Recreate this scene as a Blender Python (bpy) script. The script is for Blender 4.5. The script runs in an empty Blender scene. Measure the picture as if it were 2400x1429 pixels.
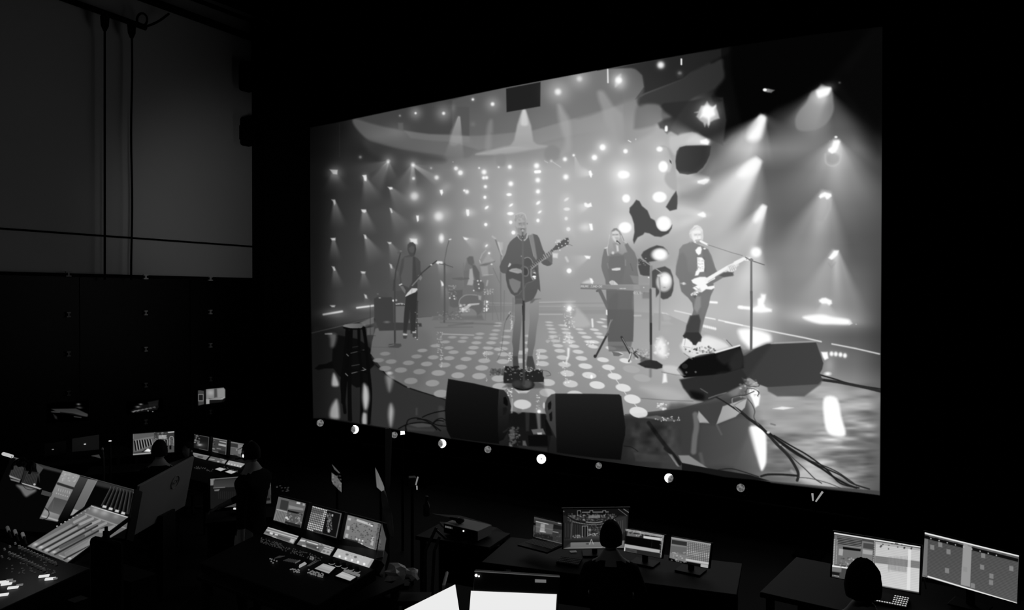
import bpy, bmesh, math, random
import numpy as np
from mathutils import Vector, Matrix
random.seed(7)
# ---------------------------------------------------------------- painting kit
def smooth_pts(P, n=6, closed=True):
    P = [tuple(p) for p in P]; out = []; N = len(P)
    rng = range(N) if closed else range(N-1)
    for i in rng:
        if closed: a, b, c, d = P[i-1], P[i], P[(i+1) % N], P[(i+2) % N]
        else: a, b, c, d = P[max(i-1, 0)], P[i], P[i+1], P[min(i+2, N-1)]
        for k in range(n):
            t = k/n; t2 = t*t; t3 = t2*t
            out.append(tuple(0.5*(2*b[j]+(c[j]-a[j])*t+(2*a[j]-5*b[j]+4*c[j]-d[j])*t2+(3*b[j]-a[j]-3*c[j]+d[j])*t3) for j in (0, 1)))
    if not closed: out.append(P[-1])
    return out
class Art:
    """grey picture (0..255 display values) painted in its own coordinates"""
    def __init__(s, x0, y0, w, h, res=1.0, base=0):
        s.x0, s.y0, s.res = x0, y0, res
        s.W, s.H = int(w*res)+1, int(h*res)+1
        s.A = np.full((s.H, s.W), float(base)); s.I = np.zeros((s.H, s.W), np.int16)
        s.v = (0, 0, 1); s.pid = 0
    def view(s, ox, oy, k): s.v = (ox, oy, k); return s
    def T(s, P):
        if P and not isinstance(P[0], (tuple, list)): P = list(zip(P[0::2], P[1::2]))
        ox, oy, k = s.v
        return [(((ox+x/k)-s.x0)*s.res, ((oy+y/k)-s.y0)*s.res) for x, y in P]
    def box(s, x0, y0, x1, y1):
        a, b = max(0, int(x0)), max(0, int(y0)); c, d = min(s.W, int(x1)+2), min(s.H, int(y1)+2)
        if c <= a or d <= b: return None
        Y, X = np.mgrid[b:d, a:c]
        return (slice(b, d), slice(a, c)), X.astype(float), Y.astype(float)
    def put(s, sl, al, val, mode='mix'):
        R = s.A[sl]
        if mode == 'mix': s.A[sl] = R+(val-R)*al
        elif mode == 'add': s.A[sl] = np.minimum(255, R+(255-R)*np.clip(val*al/255., 0, 1))
        elif mode == 'mul': s.A[sl] = R*(1+(val-1)*al)
        if s.pid: s.I[sl][al > 0.5] = s.pid
        elif s.pid == 0 and mode == 'clr': s.I[sl][al > .5] = 0
    def poly(s, P, val, a=1., soft=1.2, sm=False, g=None, mode='mix', gx=None):
        P = s.T(P)
        if sm or soft >= 8: P = smooth_pts(P, 4)
        xs = [p[0] for p in P]; ys = [p[1] for p in P]; soft = soft*s.res
        b = s.box(min(xs)-soft, min(ys)-soft, max(xs)+soft, max(ys)+soft)
        if not b: return
        sl, X, Y = b; D = np.full(X.shape, 1e9); ins = np.zeros(X.shape, bool); N = len(P)
        for i in range(N):
            ax, ay = P[i-1]; bx, by = P[i]; ex, ey = bx-ax, by-ay; L = ex*ex+ey*ey+1e-9
            t = np.clip(((X-ax)*ex+(Y-ay)*ey)/L, 0, 1)
            D = np.minimum(D, (X-ax-t*ex)**2+(Y-ay-t*ey)**2)
            if ay != by:
                c = (ay > Y) != (by > Y); ins ^= c & (X < ax+(Y-ay)/(by-ay)*ex)
        D = np.sqrt(D); D[ins] *= -1
        al = np.clip(0.5-D/max(soft, .2), 0, 1)
        if soft > 3: al = al*al*(3-2*al)
        al = al*a
        if g is not None:
            t = np.clip((Y-min(ys))/max(1, max(ys)-min(ys)), 0, 1); val = val+(g-val)*t
        if gx is not None:
            t = np.clip((X-min(xs))/max(1, max(xs)-min(xs)), 0, 1); val = val+(gx-val)*t
        s.put(sl, al, val, mode)
    def line(s, P, w, val, a=1., soft=1.1, sm=False, mode='mix', w2=None):
        P = s.T(P); w = w/s.v[2]*s.res; w2 = w if w2 is None else w2/s.v[2]*s.res; soft = soft*s.res
        if sm: P = smooth_pts(P, closed=False)
        xs = [p[0] for p in P]; ys = [p[1] for p in P]; m = max(w, w2)/2+soft
        b = s.box(min(xs)-m, min(ys)-m, max(xs)+m, max(ys)+m)
        if not b: return
        sl, X, Y = b; D = np.full(X.shape, 1e9); N = len(P)-1
        for i in range(N):
            ax, ay = P[i]; bx, by = P[i+1]; ex, ey = bx-ax, by-ay; L = ex*ex+ey*ey+1e-9
            t = np.clip(((X-ax)*ex+(Y-ay)*ey)/L, 0, 1)
            ww = w+(w2-w)*(i+t)/N
            D = np.minimum(D, np.sqrt((X-ax-t*ex)**2+(Y-ay-t*ey)**2)-ww/2)
        s.put(sl, np.clip(0.5-D/max(soft, .2), 0, 1)*a, val, mode)
    def ell(s, x, y, rx, ry, val, a=1., ang=0, soft=1.1, mode='mix'):
        (cx, cy), = s.T([(x, y)]); k = s.res/s.v[2]; rx *= k; ry *= k; soft = soft*s.res; R = max(rx, ry)+soft
        b = s.box(cx-R, cy-R, cx+R, cy+R)
        if not b: return
        sl, X, Y = b; c, n = math.cos(math.radians(ang)), math.sin(math.radians(ang))
        u = (X-cx)*c+(Y-cy)*n; v = -(X-cx)*n+(Y-cy)*c
        q = np.sqrt((u/rx)**2+(v/ry)**2); D = (q-1)*min(rx, ry)
        s.put(sl, np.clip(0.5-D/soft, 0, 1)*a, val, mode)
    def glow(s, x, y, rx, ry, amp, ang=0, p=2., mode='add', val=None):
        (cx, cy), = s.T([(x, y)]); k = s.res/s.v[2]; rx *= k; ry *= k; R = max(rx, ry)*2.6
        b = s.box(cx-R, cy-R, cx+R, cy+R)
        if not b: return
        sl, X, Y = b; c, n = math.cos(math.radians(ang)), math.sin(math.radians(ang))
        u = (X-cx)*c+(Y-cy)*n; v = -(X-cx)*n+(Y-cy)*c
        q = np.exp(-(((u/rx)**2+(v/ry)**2)**(p/2)))
        if mode == 'add': s.put(sl, q, amp, 'add')
        else: s.put(sl, q*amp, val, 'mix')
    def cone(s, x, y, ang, spread, ln, amp, w0=2, edge=.5):
        """beam: ang 90 = straight down"""
        (cx, cy), = s.T([(x, y)]); k = s.res/s.v[2]; ln *= k; w0 *= k
        b = s.box(cx-ln, cy-ln, cx+ln, cy+ln)
        if not b: return
        sl, X, Y = b; c, n = math.cos(math.radians(ang)), math.sin(math.radians(ang))
        u = (X-cx)*c+(Y-cy)*n; v = np.abs(-(X-cx)*n+(Y-cy)*c)
        hw = w0+np.maximum(u, 0)*math.tan(math.radians(spread))
        m = np.clip((hw*(1+edge)-v)/(hw*edge*2+1e-6), 0, 1); m = m*m*(3-2*m)
        f = np.clip(1-u/ln, 0, 1)**1.4*np.clip(1+u/w0, 0, 1)
        s.put(sl, m*f, amp, 'add')
    def dots(s, n, x0, y0, x1, y1, v0, v1, r0=1, r1=3, a=.8, seed=1):
        rg = random.Random(seed)
        for _ in range(n):
            s.ell(rg.uniform(x0, x1), rg.uniform(y0, y1), rg.uniform(r0, r1), rg.uniform(r0, r1)*.8, rg.uniform(v0, v1), a, soft=1.3)
    def field(s, xs, ys, M):
        M = np.array(M, float); Y, X = np.mgrid[0:s.H, 0:s.W]; X = X/s.res+s.x0; Y = Y/s.res+s.y0
        fx = np.interp(X, xs, np.arange(len(xs))); fy = np.interp(Y, ys, np.arange(len(ys)))
        ix = np.clip(fx.astype(int), 0, len(xs)-2); iy = np.clip(fy.astype(int), 0, len(ys)-2)
        tx = fx-ix; ty = fy-iy; tx = tx*tx*(3-2*tx)*.6+tx*.4; ty = ty*ty*(3-2*ty)*.6+ty*.4
        s.A = (M[iy, ix]*(1-tx)+M[iy, ix+1]*tx)*(1-ty)+(M[iy+1, ix]*(1-tx)+M[iy+1, ix+1]*tx)*ty
    def blur(s, n=1):
        for _ in range(n):
            P = np.pad(s.A, 1, mode='edge'); s.A = (P[1:-1, :-2]+2*P[1:-1, 1:-1]+P[1:-1, 2:])/4
            P = np.pad(s.A, 1, mode='edge'); s.A = (P[:-2, 1:-1]+2*P[1:-1, 1:-1]+P[2:, 1:-1])/4
    def noise(s, x0, y0, x1, y1, amp, sx=40, sy=8, seed=3, P=None):
        """stretched value noise multiplied in"""
        b = s.box((x0-s.x0)*s.res, (y0-s.y0)*s.res, (x1-s.x0)*s.res, (y1-s.y0)*s.res)
        sl, X, Y = b; rg = np.random.RandomState(seed); G = rg.rand(80, 80)
        def vn(X, Y):
            ix = X.astype(int) % 79; iy = Y.astype(int) % 79; tx = X % 1; ty = Y % 1
            tx = tx*tx*(3-2*tx); ty = ty*ty*(3-2*ty)
            return (G[iy, ix]*(1-tx)+G[iy, ix+1]*tx)*(1-ty)+(G[iy+1, ix]*(1-tx)+G[iy+1, ix+1]*tx)*ty
        U = X-X.min(); V = Y-Y.min()
        n = vn(U/sx, V/sy)+.5*vn(U/sx*2.1+7, V/sy*2.3+3)-.75
        ex = np.clip(np.minimum(U, U.max()-U)/30, 0, 1)*np.clip(np.minimum(V, V.max()-V)/30, 0, 1)
        s.A[sl] = np.clip(s.A[sl]*(1+n*amp*ex), 0, 255)
FONT = {'A': '01110 10001 10001 11111 10001 10001 10001', 'B': '11110 10001 11110 10001 10001 10001 11110', 'D': '11110 10001 10001 10001 10001 10001 11110',
 'E': '11111 10000 10000 11110 10000 10000 11111', 'J': '00111 00010 00010 00010 00010 10010 01100', 'L': '10000 10000 10000 10000 10000 10000 11111',
 'N': '10001 11001 11001 10101 10011 10011 10001', 'O': '01110 10001 10001 10001 10001 10001 01110', 'R': '11110 10001 10001 11110 10100 10010 10001',
 'S': '01111 10000 10000 01110 00001 00001 11110', 'U': '10001 10001 10001 10001 10001 10001 01110', '-': '00000 00000 00000 01110 00000 00000 00000',
 '0': '01110 10011 10101 10101 10101 11001 01110', '8': '01110 10001 01110 10001 10001 10001 01110', '1': '00100 01100 00100 00100 00100 00100 01110',
 ' ': '00000 '*7}
def text(art, s, x, y, cw, ch, val, slant=0, rise=0, a=1.):
    for i, c in enumerate(s):
        for r, row in enumerate(FONT[c].split()):
            for k, b in enumerate(row):
                if b == '1':
                    px = x+i*cw+k*cw/6+(6-r)*slant; py = y+r*ch/7+(px-x)*rise
                    art.poly([(px, py), (px+cw/6, py), (px+cw/6, py+ch/7), (px, py+ch/7)], val, a, soft=.5)
# ---------------------------------------------------------------- the concert picture shown on the video wall
PX0, PY0 = 715, 30
pic = Art(PX0, PY0, 1365, 1150, 1.0)
gx = list(range(720, 2081, 80))
gy = [60, 150, 230, 300, 350, 400, 450, 500, 550, 600, 650, 700, 740, 790, 850, 900, 950, 1000, 1050, 1100, 1160]
GM = '''0 0 0 20 40 60 80 100 115 110 60 25 10 4 3 2 2 3
8 20 40 50 65 80 90 108 122 115 60 38 20 8 4 2 2 3
12 30 50 55 68 78 90 105 125 128 118 90 34 10 5 4 6 8
10 25 60 72 84 98 110 126 145 158 165 140 40 20 42 60 46 22
14 32 42 75 92 115 128 142 153 168 168 155 60 130 98 84 92 38
22 45 55 72 120 152 162 172 176 178 172 165 95 80 72 70 72 48
24 46 58 78 124 154 168 176 180 180 168 170 118 95 78 76 84 58
26 48 70 88 126 154 170 178 182 182 168 172 135 105 84 86 86 66
26 52 68 86 128 150 168 176 178 178 165 170 148 118 98 98 84 72
28 54 72 92 124 142 158 168 168 160 160 165 152 132 118 118 90 74
30 56 72 86 108 124 142 158 158 158 160 178 165 178 128 132 104 74
32 60 76 82 102 114 136 150 156 160 166 182 180 165 136 146 116 70
32 62 80 86 102 112 128 146 158 164 176 190 185 168 146 150 124 68
18 34 56 84 100 112 120 130 140 150 165 185 170 150 128 112 92 60
20 28 40 60 80 90 100 110 120 130 150 170 160 150 140 125 110 66
22 34 38 46 60 70 80 90 100 110 120 130 100 140 158 150 135 90
24 26 36 44 46 48 48 48 48 50 52 66 90 140 160 165 150 115
18 22 36 44 40 38 34 34 34 42 48 60 76 120 148 150 140 105
14 18 30 36 30 28 26 26 28 36 50 58 72 96 138 150 130 98
10 12 20 20 20 20 20 20 24 30 46 56 66 84 125 160 130 95
8 8 10 10 10 10 10 10 14 20 30 40 50 70 100 130 110 80'''
pic.field(gx, gy, [[float(v) for v in r.split()] for r in GM.split('\n')])
V = pic.view
cA, cB, cC, cD, cE, cF, cG, cH, cI = (700,250,4.7625),(1060,150,4.7625),(1400,40,4.7625),(1740,40,4.7625),(700,500,4.7625),(1000,450,4.7625),(1360,300,4.7625),(1700,300,4.7625),(1340,500,4.7625)
cJ, cK, cL, cM, cN, cO, cP = (1560,520,4.33),(1700,560,4.7625),(710,720,4.465),(1020,700,4.7625),(1360,680,4.465),(1560,780,3.6635),(1020,860,4.0)
# --- ceiling ring and dark sky
V(*cA)
pic.poly([640,130,780,175,950,220,1180,265,1450,305,1905,330,1905,0,1260,0], 66, .75, soft=3)
pic.poly([640,132,780,177,950,222,1180,267,1450,307,1905,332,1905,560,1500,530,1250,495,1050,455,850,400,760,360,650,250,600,160], 98, .75, soft=8, sm=False, gx=112)
pic.glow(900,330,170,80,18); pic.glow(1560,400,120,60,-22, mode='mix', val=80) if False else None
pic.poly([1180,267,1450,307,1905,332,1905,400,1500,380,1250,350], 118, .5, soft=6, gx=128)
pic.glow(1100,270,130,90,26); pic.poly([1110,180,1165,180,1168,265,1115,262], 104, .6, soft=5)
pic.poly([750,370,1050,455,1300,505,1600,560,1600,620,1200,590,900,560,760,470], 62, .55, soft=18)
pic.line([458,190,458,560], 6, 60, .35)
V(*cB)
pic.poly([0,405,230,330,600,250,985,180,1350,110,1905,20,1905,440,1560,540,1300,620,900,740,600,770,300,800,0,805], 100, .45, soft=5, gx=118)
pic.poly([0,805,300,800,600,775,900,742,1300,632,1905,450,1905,700,1400,780,1060,860,900,920,600,920,300,960,0,870], 138, .45, soft=7, gx=158)
pic.poly([270,1000,700,905,1060,915,900,955,650,995,400,1012], 198, .6, soft=9)
pic.poly([300,990,900,930,1030,900,1300,850,1500,840,1300,990,1100,1080,950,1000,600,1010], 150, .35, soft=10)
# smoke band right of centre
V(*cC)
pic.poly([0,600,120,575,400,520,800,450,1380,345,1905,240,1905,0,0,0], 0, 1, soft=2)
pic.poly([120,580,400,525,960,425,1380,355,1385,460,1050,610,950,690,530,850,420,920,520,780,500,650,440,590,380,570], 46, .9, soft=3, gx=32)
pic.poly([440,910,530,855,950,690,1050,615,1385,460,1410,560,1420,680,1340,780,1200,850,1050,920,900,1100,780,1300,720,1120,700,1000,560,980,470,1000], 58, .95, soft=9, gx=46)
pic.poly([1385,460,1300,500,1905,230,1905,1110,1700,1210,1500,1310,1400,1380,1350,1200,1300,900,1340,790,1420,680,1415,560], 8, .93, soft=14)
pic.poly([700,1000,740,960,1050,930,1200,900,1400,900,1440,1150,1400,1429,1200,1340,1060,1280,900,1320,830,1280,700,1240,670,1180,720,1150,810,1110,760,1060], 44, .9, soft=7)
pic.poly([1280,870,1400,930,1300,950], 20, .7, soft=8)
pic.poly([-300,660,120,580,380,572,440,600,500,660,520,800,500,880,440,910,380,940,190,1000,-300,1130], 116, .5, soft=10, gx=108)
pic.poly([190,1000,440,905,450,1000,560,975,680,985,740,1060,815,1112,740,1135,670,1190,600,1300,300,1400,200,1200], 140, .5, soft=16)
pic.poly([440,1000,560,975,680,985,740,1060,800,1110,740,1135,670,1190,600,1220,430,1250,410,1200], 100, .6, soft=12)
# sloping dark sky, right
V(*cD)
pic.poly([0,0,1905,0,1905,1429,1580,1429,1575,250,1300,640,1030,760,800,800,700,860,400,1010,300,1070,160,1100,0,1230], 4, 1, soft=16)
pic.poly([1030,760,1100,900,1250,1130,1400,1429,1580,1429,1580,200,1300,400], 22, .9, soft=50)
pic.poly([1030,740,1580,1300,1580,100,1200,500], 6, .9, soft=50)
# --- lamp heads high up (left half)
def lamp(x, y, r, amp=255, gr=None, ga=90, ang=0, st=1.0):
    gr = gr or r*3.2
    pic.glow(x, y, gr*1.15, gr*1.15, ga)
    pic.glow(x, y, r*1.25, r*1.25, min(1, amp/235), p=3, mode='mix', val=amp)
V(*cA)
for x, y, r, c, g, ga in [(1305,72,11,235,60,70),(1618,74,15,235,75,75),(688,562,12,150,22,30),(1130,100,9,165,16,20),(1000,608,18,200,60,60),(1275,645,20,205,60,60),
    (1478,685,9,180,20,30),(1755,688,15,225,30,50),(1805,737,20,235,45,60),(1848,935,9,235,20,30),(1878,950,18,240,30,50),(1540,790,20,225,45,45),(1282,800,14,215,35,40),(1723,616,4,200,8,10)]:
    lamp(x, y, r, c, g, ga)
pic.poly([345,700,435,705,430,755,385,750], 180, 1, soft=4); pic.glow(400,740,80,75,80); pic.cone(395,750,85,30,230,40,30)
pic.poly([710,765,755,760,760,790,755,830,735,825,725,790], 210, 1, soft=3); pic.glow(740,790,40,45,60); pic.cone(742,800,72,20,330,75,18)
pic.poly([365,1035,405,1035,412,1080,400,1100,385,1060], 170, 1, soft=3); pic.cone(400,1050,82,15,330,90,12)
pic.poly([697,1145,752,1148,755,1170,735,1185,705,1170], 195, 1, soft=3); pic.cone(730,1160,80,16,300,90,22)
pic.poly([995,895,1045,900,1048,920,1020,925], 220, 1, soft=3); pic.cone(1025,905,55,20,320,65,18)
pic.poly([1015,1130,1035,1135,1048,1180,1035,1185], 205, 1, soft=3); pic.cone(1030,1150,58,20,330,60,14)
lamp(1292,998,36,212,85,90); pic.glow(1640,1190,80,70,30)
pic.poly([1575,930,1605,925,1612,960,1595,990,1580,960], 245, 1, soft=3); pic.glow(1600,945,50,50,50); pic.glow(1650,890,60,50,40)
pic.poly([1312,1215,1340,1215,1340,1270,1325,1285,1315,1240], 240, 1, soft=3); pic.glow(1340,1240,60,50,60)
pic.poly([1872,1145,1900,1150,1900,1215,1880,1215], 255, 1, soft=3); pic.glow(1890,1180,45,45,60)
pic.cone(1000,615,160,14,480,45,10); pic.cone(1000,615,120,16,460,75,10); pic.cone(1000,615,80,16,250,60,10)
pic.cone(1275,650,33,7,420,85,12); pic.cone(1275,650,20,14,300,45,10); pic.cone(1275,650,110,20,420,55,14); pic.cone(1275,650,90,8,320,70,12)
# beams from the ceiling
pic.cone(1790,115,97,12,560,100,14,.25)
V(*cB)
pic.poly([780,515,800,508,820,515,850,600,880,690,895,800,905,860,950,905,1050,920,900,940,700,920,650,910,690,850,705,780,725,680,760,570], 192, .9, soft=7, g=160)
pic.poly([790,515,815,515,835,600,840,680,770,680,770,600], 215, .7, soft=8)
pic.poly([500,1010,1000,990,1030,1080,1000,1140,560,1140,490,1100], 150, .25, soft=16)
pic.poly([430,620,450,640,452,760,440,780,430,960,370,960,380,780,392,690,410,640], 150, .5, soft=12)
pic.poly([60,590,85,595,92,700,85,800,60,900,-20,900,-20,770,10,700,35,640], 150, .45, soft=8)
pic.poly([1178,465,1195,455,1220,475,1260,540,1300,610,1320,700,1325,850,1320,980,1200,1030,1140,1060,1230,960,1260,860,1230,770,1200,660,1180,550], 178, .6, soft=16, g=165)
pic.poly([1622,320,1645,298,1690,310,1740,380,1800,470,1860,520,1905,600,1905,900,1760,740,1700,640,1670,500,1635,400], 168, .6, soft=14, g=158)
pic.poly([600,275,985,200,982,472,605,538], 33, 1, soft=2)
pic.line([598,275,605,535], 4, 90, .5); pic.line([985,470,605,538], 3, 70, .6)
for x, y, r, c, g, ga in [(230,395,12,235,22,40),(450,447,18,245,70,70),(1180,310,30,240,110,95),(1420,165,26,215,90,80),(1858,182,26,255,80,80),
    (1680,930,26,255,60,80),(1588,1042,24,255,55,60),(1258,1062,19,250,35,50),(1355,1018,11,250,20,40),(1105,1078,12,235,22,40),(1268,1260,24,255,45,60),
    (942,1135,24,255,50,70),(955,1295,22,255,50,60),(958,1420,18,255,40,50),(642,1148,18,255,40,60),(653,1336,22,255,45,60),(355,1205,22,250,45,55),(350,1270,15,250,25,40),(383,1268,15,250,25,40),(370,1368,15,250,35,45),
    (300,1160,9,235,15,30),(518,1150,9,230,15,30),(42,1165,15,230,30,45),(90,1212,18,240,35,50),(135,1410,9,240,15,25),(165,1420,9,240,15,25),(1890,1235,34,255,90,110)]:
    lamp(x, y, r, c, g, ga)
pic.line([930,1203,975,1200], 34, 255, 1, 2); pic.glow(950,1202,60,40,70)
pic.line([1105,1080,1210,1150], 8, 225, .5, 2); pic.line([1030,1080,1065,1100], 6, 230, .6, 2)
pic.line([1540,1200,1550,1260], 26, 250, 1, 2, w2=10); pic.cone(1545,1225,190,22,200,80,16); pic.cone(1370,1040,75,12,230,60,8)
pic.line([1735,60,1738,205], 15, 225, 1, 2, w2=18)
pic.poly([1040,950,1120,900,1200,960,1180,1060,1080,1085,1030,1030], 128, .5, soft=10); pic.poly([500,1015,590,1015,585,1130,500,1120], 132, .5, soft=8)
pic.glow(230,670,28,28,22); pic.glow(10,490,30,40,28)
V(*cC)
pic.poly([205,700,215,670,262,635,260,690,250,735,200,780], 210, .7, soft=8); lamp(238,705,26,255,60,90); pic.glow(260,760,60,60,45)
lamp(708,535,32,240,42,50); pic.line([938,470,938,528], 18, 240, 1, 2); lamp(920,628,18,140,28,40)
pic.poly([885,640,960,635,960,690,890,680], 50, .5, soft=3)
st = [1225,940,1255,985,1290,1010,1325,975,1330,1020,1345,1060,1365,1130,1300,1150,1260,1175,1240,1230,1220,1190,1200,1225,1180,1180,1140,1150,1105,1110,1125,1070,1085,1065,1130,1050,1160,990,1195,985]
pic.poly(st, 170, .9, soft=6); pic.glow(1235,1070,130,120,70)
pic.poly([1225,985,1270,1010,1320,990,1300,1040,1310,1090,1260,1120,1245,1200,1230,1130,1180,1110,1150,1120,1170,1070,1180,1020], 255, 1, soft=9)
lamp(1238,1062,52,255,80,120)
pic.poly([1150,1370,1220,1360,1245,1390,1240,1420,1150,1400], 255, 1, soft=5)
pic.line([770,1225,770,1262], 26, 255, 1, 4); pic.line([345,1375,372,1392], 8, 240, .9)
pic.line([1862,812,1910,820], 30, 200, .9, 3); pic.ell(1872,812,20,16,250)
pic.poly([1095,1300,1180,1350,1245,1370,1245,1415,1100,1410,1000,1390], 225, .6, soft=16)
V(*cD)
pic.poly([235,820,260,795,300,800,360,815,320,845,260,835], 120, .9, soft=4); pic.ell(252,812,20,15,250)
# right-hand beams
V(0, 0, 1)
def beam(x, y, a, s, l, amp, w=4, e=.5): pic.cone(x, y, a, s, l, amp, w, e)
beam(1932,208,118,24,190,120,10,.6); beam(1935,208,92,38,420,70,8,.6); beam(1930,210,120,13,120,130,12,.35)
pic.poly([1903,214,1946,205,1953,235,1953,262,1938,288,1917,302,1888,307,1868,302,1864,280,1873,260,1891,240], 158, .6, soft=8, g=146)
beam(1787,275,124,24,290,150,7,.6); beam(1787,275,121,11,190,150,9,.5); beam(1785,275,88,7,120,90,8,.4); beam(1790,270,60,22,150,40,6,.8)
beam(1776,376,130,19,380,190,9,.6); beam(1774,378,126,11,250,140,12,.5); beam(1776,378,100,16,200,60,8,.6)
beam(1791,484,118,17,320,170,6,.6); beam(1791,484,114,8,150,120,7,.4)
beam(1960,330,112,26,240,110,8,.6); beam(1962,330,74,22,240,90,7,.6); beam(1960,335,92,26,150,90,10,.4)
beam(1934,455,112,16,260,110,12,.6); beam(1936,455,90,14,230,90,12,.5)
beam(1957,590,106,18,170,110,8,.5); beam(1960,590,78,11,200,100,7,.5); beam(1772,585,95,14,260,110,12,.6)
beam(1660,333,188,16,190,150,6,.7); beam(1660,421,176,15,230,150,6,.8); beam(1650,503,174,15,210,150,6,.8)
beam(1788,690,95,20,150,60,8,.8); pic.glow(1840,640,90,130,-1) if False else None
pic.poly([1860,560,1960,560,1950,640,1850,645], 150, .25, soft=50)
V(*cD)
pic.poly([825,832,870,805,985,785,970,850,930,880,850,900], 255, 1, soft=9); pic.glow(930,800,90,50,90,ang=-20); pic.glow(880,900,90,70,90); pic.glow(1085,732,14,12,70)
pic.poly([190,1135,215,1108,255,1135,245,1200,205,1340,120,1385,60,1360,70,1300,140,1210], 255, 1, soft=20); pic.glow(215,1140,50,40,80)
V(*cH)
pic.poly([320,350,365,362,372,400,340,470,270,530,200,550,150,530,170,480,230,410,280,365], 255, 1, soft=22); pic.glow(240,470,130,80,90, ang=-40)
pic.poly([400,872,440,874,438,910,400,1000,345,1050,320,1030,345,960,385,910], 255, 1, soft=16); pic.glow(385,950,60,90,80)
pic.ell(1200,340,74,62,155,.6,soft=7); pic.line([1115,290,1125,390,1200,425,1270,385,1290,290], 12, 205, .5, 5, sm=True)
pic.poly([1210,145,1260,135,1280,150,1255,230,1230,270,1190,285,1150,260,1150,235,1190,205], 255, 1, soft=6); pic.glow(1210,210,60,70,70)
pic.ell(1235,100,16,12,255,1,soft=3); pic.line([1222,110,1218,130],8,160,.8); pic.ell(1165,145,7,7,150)
pic.poly([1040,770,1130,770,1160,850,1120,1000,1060,1045,990,1000,1000,900], 160, .35, soft=9); pic.line([1180,800,1170,900,1110,1010], 14, 185, .4, 7)
pic.poly([1045,765,1060,740,1110,715,1180,735,1185,760,1150,790,1130,795,1110,765,1060,785], 255, 1, soft=5); pic.glow(1115,750,70,30,70)
V(*cK)
pic.poly([1150,210,1215,130,1265,130,1250,180,1200,225,1180,230], 255, 1, soft=5); pic.glow(1210,180,50,50,60); pic.line([1150,270,1185,320,1230,260],10,140,.4,5)
pic.ell(343,148,55,52,255,1,soft=7); pic.glow(343,170,80,80,60)
pic.poly([400,615,450,620,448,660,430,720,450,760,518,785,515,810,400,820,300,815,290,780,360,740,362,670,395,650], 255, 1, soft=7)
pic.line([155,760,275,772], 36, 255, 1, 4); pic.glow(400,780,150,70,110)
pic.poly([1045,680,1080,658,1120,655,1185,685,1190,720,1160,740,1130,720,1080,720,1050,700], 255, 1, soft=6); pic.glow(1115,700,80,40,60)
pic.glow(1080,860,330,90,90,ang=6); beam(1115,720,90,30,250,90,40)
pic.poly([870,865,1000,845,1100,845,1200,870,1370,895,1400,935,1360,955,1200,950,1050,945,900,900], 255, 1, soft=9); pic.glow(1130,900,300,50,110, ang=5)
pic.poly([1380,910,1420,940,1380,960], 230, .9, soft=5); pic.ell(1460,950,8,6,190)
pic.poly([150,1010,300,1000,470,1050,510,1100,500,1150,430,1170,300,1230,200,1150,160,1090], 255, 1, soft=14); pic.glow(330,1090,200,90,90)
pic.line([0,925,300,985,620,1050,900,1105,1070,1145], 13, 245, 1, 3); pic.line([1190,1170,1450,1220,1720,1282], 13, 235, 1, 3)
pic.line([550,1160,1010,1140], 9, 175, 1, 3)
pic.poly([1070,1260,1140,1260,1150,1330,1110,1350,1090,1320], 255, 1, soft=5); pic.glow(1160,1400,60,100,60)
for x, y in [(1185,1280),(1233,1283),(1285,1290),(1335,1300)]: pic.ell(x,y,20,24,250,1,soft=4); pic.glow(x,y,30,30,60)
# --- middle lamps
V(*cF)
for x, y, rx, ry, an in [(650,58,18,20,0),(670,172,27,15,-40),(660,362,20,20,0),(920,28,32,18,0),(942,145,27,13,-35),(935,240,40,20,0),(938,337,20,22,0),(968,452,24,24,0),(1240,0,18,12,0),
    (1245,120,30,17,-40),(1262,222,24,12,-35),(1242,317,20,22,0),(1560,82,32,15,-35),(1565,190,38,20,0),(1557,295,20,22,0),(1582,413,25,25,0),(1590,878,30,30,0),(668,598,18,10,-45),(697,682,12,12,0),(1592,1310,24,34,0)]:
    pic.glow(x,y,max(rx,ry)*1.9,max(rx,ry)*1.9,60); pic.ell(x,y,rx*.9,ry*.9,255,.95,ang=an,soft=2.5)
lamp(135,270,40,225,90,80); pic.poly([440,205,470,200,475,240,458,268,445,240], 240, 1, soft=3); pic.glow(480,230,70,45,60)
pic.ell(165,515,25,42,230,1,soft=6); pic.glow(165,515,60,75,70); pic.poly([408,500,465,520,445,535,420,528],235,1,soft=3); pic.cone(430,515,30,20,200,70,16)
pic.line([120,785,165,788], 30, 225, 1, 3); pic.cone(135,790,60,20,180,60,16); pic.poly([155,985,175,1000,195,1040,170,1050],225,1,soft=4); pic.cone(170,1010,75,14,250,60,12)
pic.poly([1760,120,1790,150,1830,120,1845,160,1800,170,1770,160],255,1,soft=4); pic.cone(1800,150,160,18,170,90,22)
pic.poly([1815,355,1845,355,1855,420,1835,425],255,1,soft=4); pic.glow(1790,390,60,50,80)
pic.poly([1762,710,1830,715,1820,745,1780,740],250,1,soft=4); pic.cone(1800,725,160,20,230,80,18)
pic.poly([1820,960,1845,965,1862,1000,1850,1025,1830,1010],255,1,soft=4); pic.poly([1740,1015,1820,975,1840,1020],225,.7,soft=8)
pic.line([1360,700,1465,700],0,0,0)
pic.poly([1400,680,1465,685,1460,735,1405,730],225,.8,soft=5); pic.poly([1450,535,1490,530,1500,560,1455,565],225,.7,soft=6)
pic.poly([1500,380,1600,470,1660,480,1630,60,1500,60],190,.35,soft=16); pic.line([1555,730,1575,770],20,230,.7,5)
V(*cG)
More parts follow.
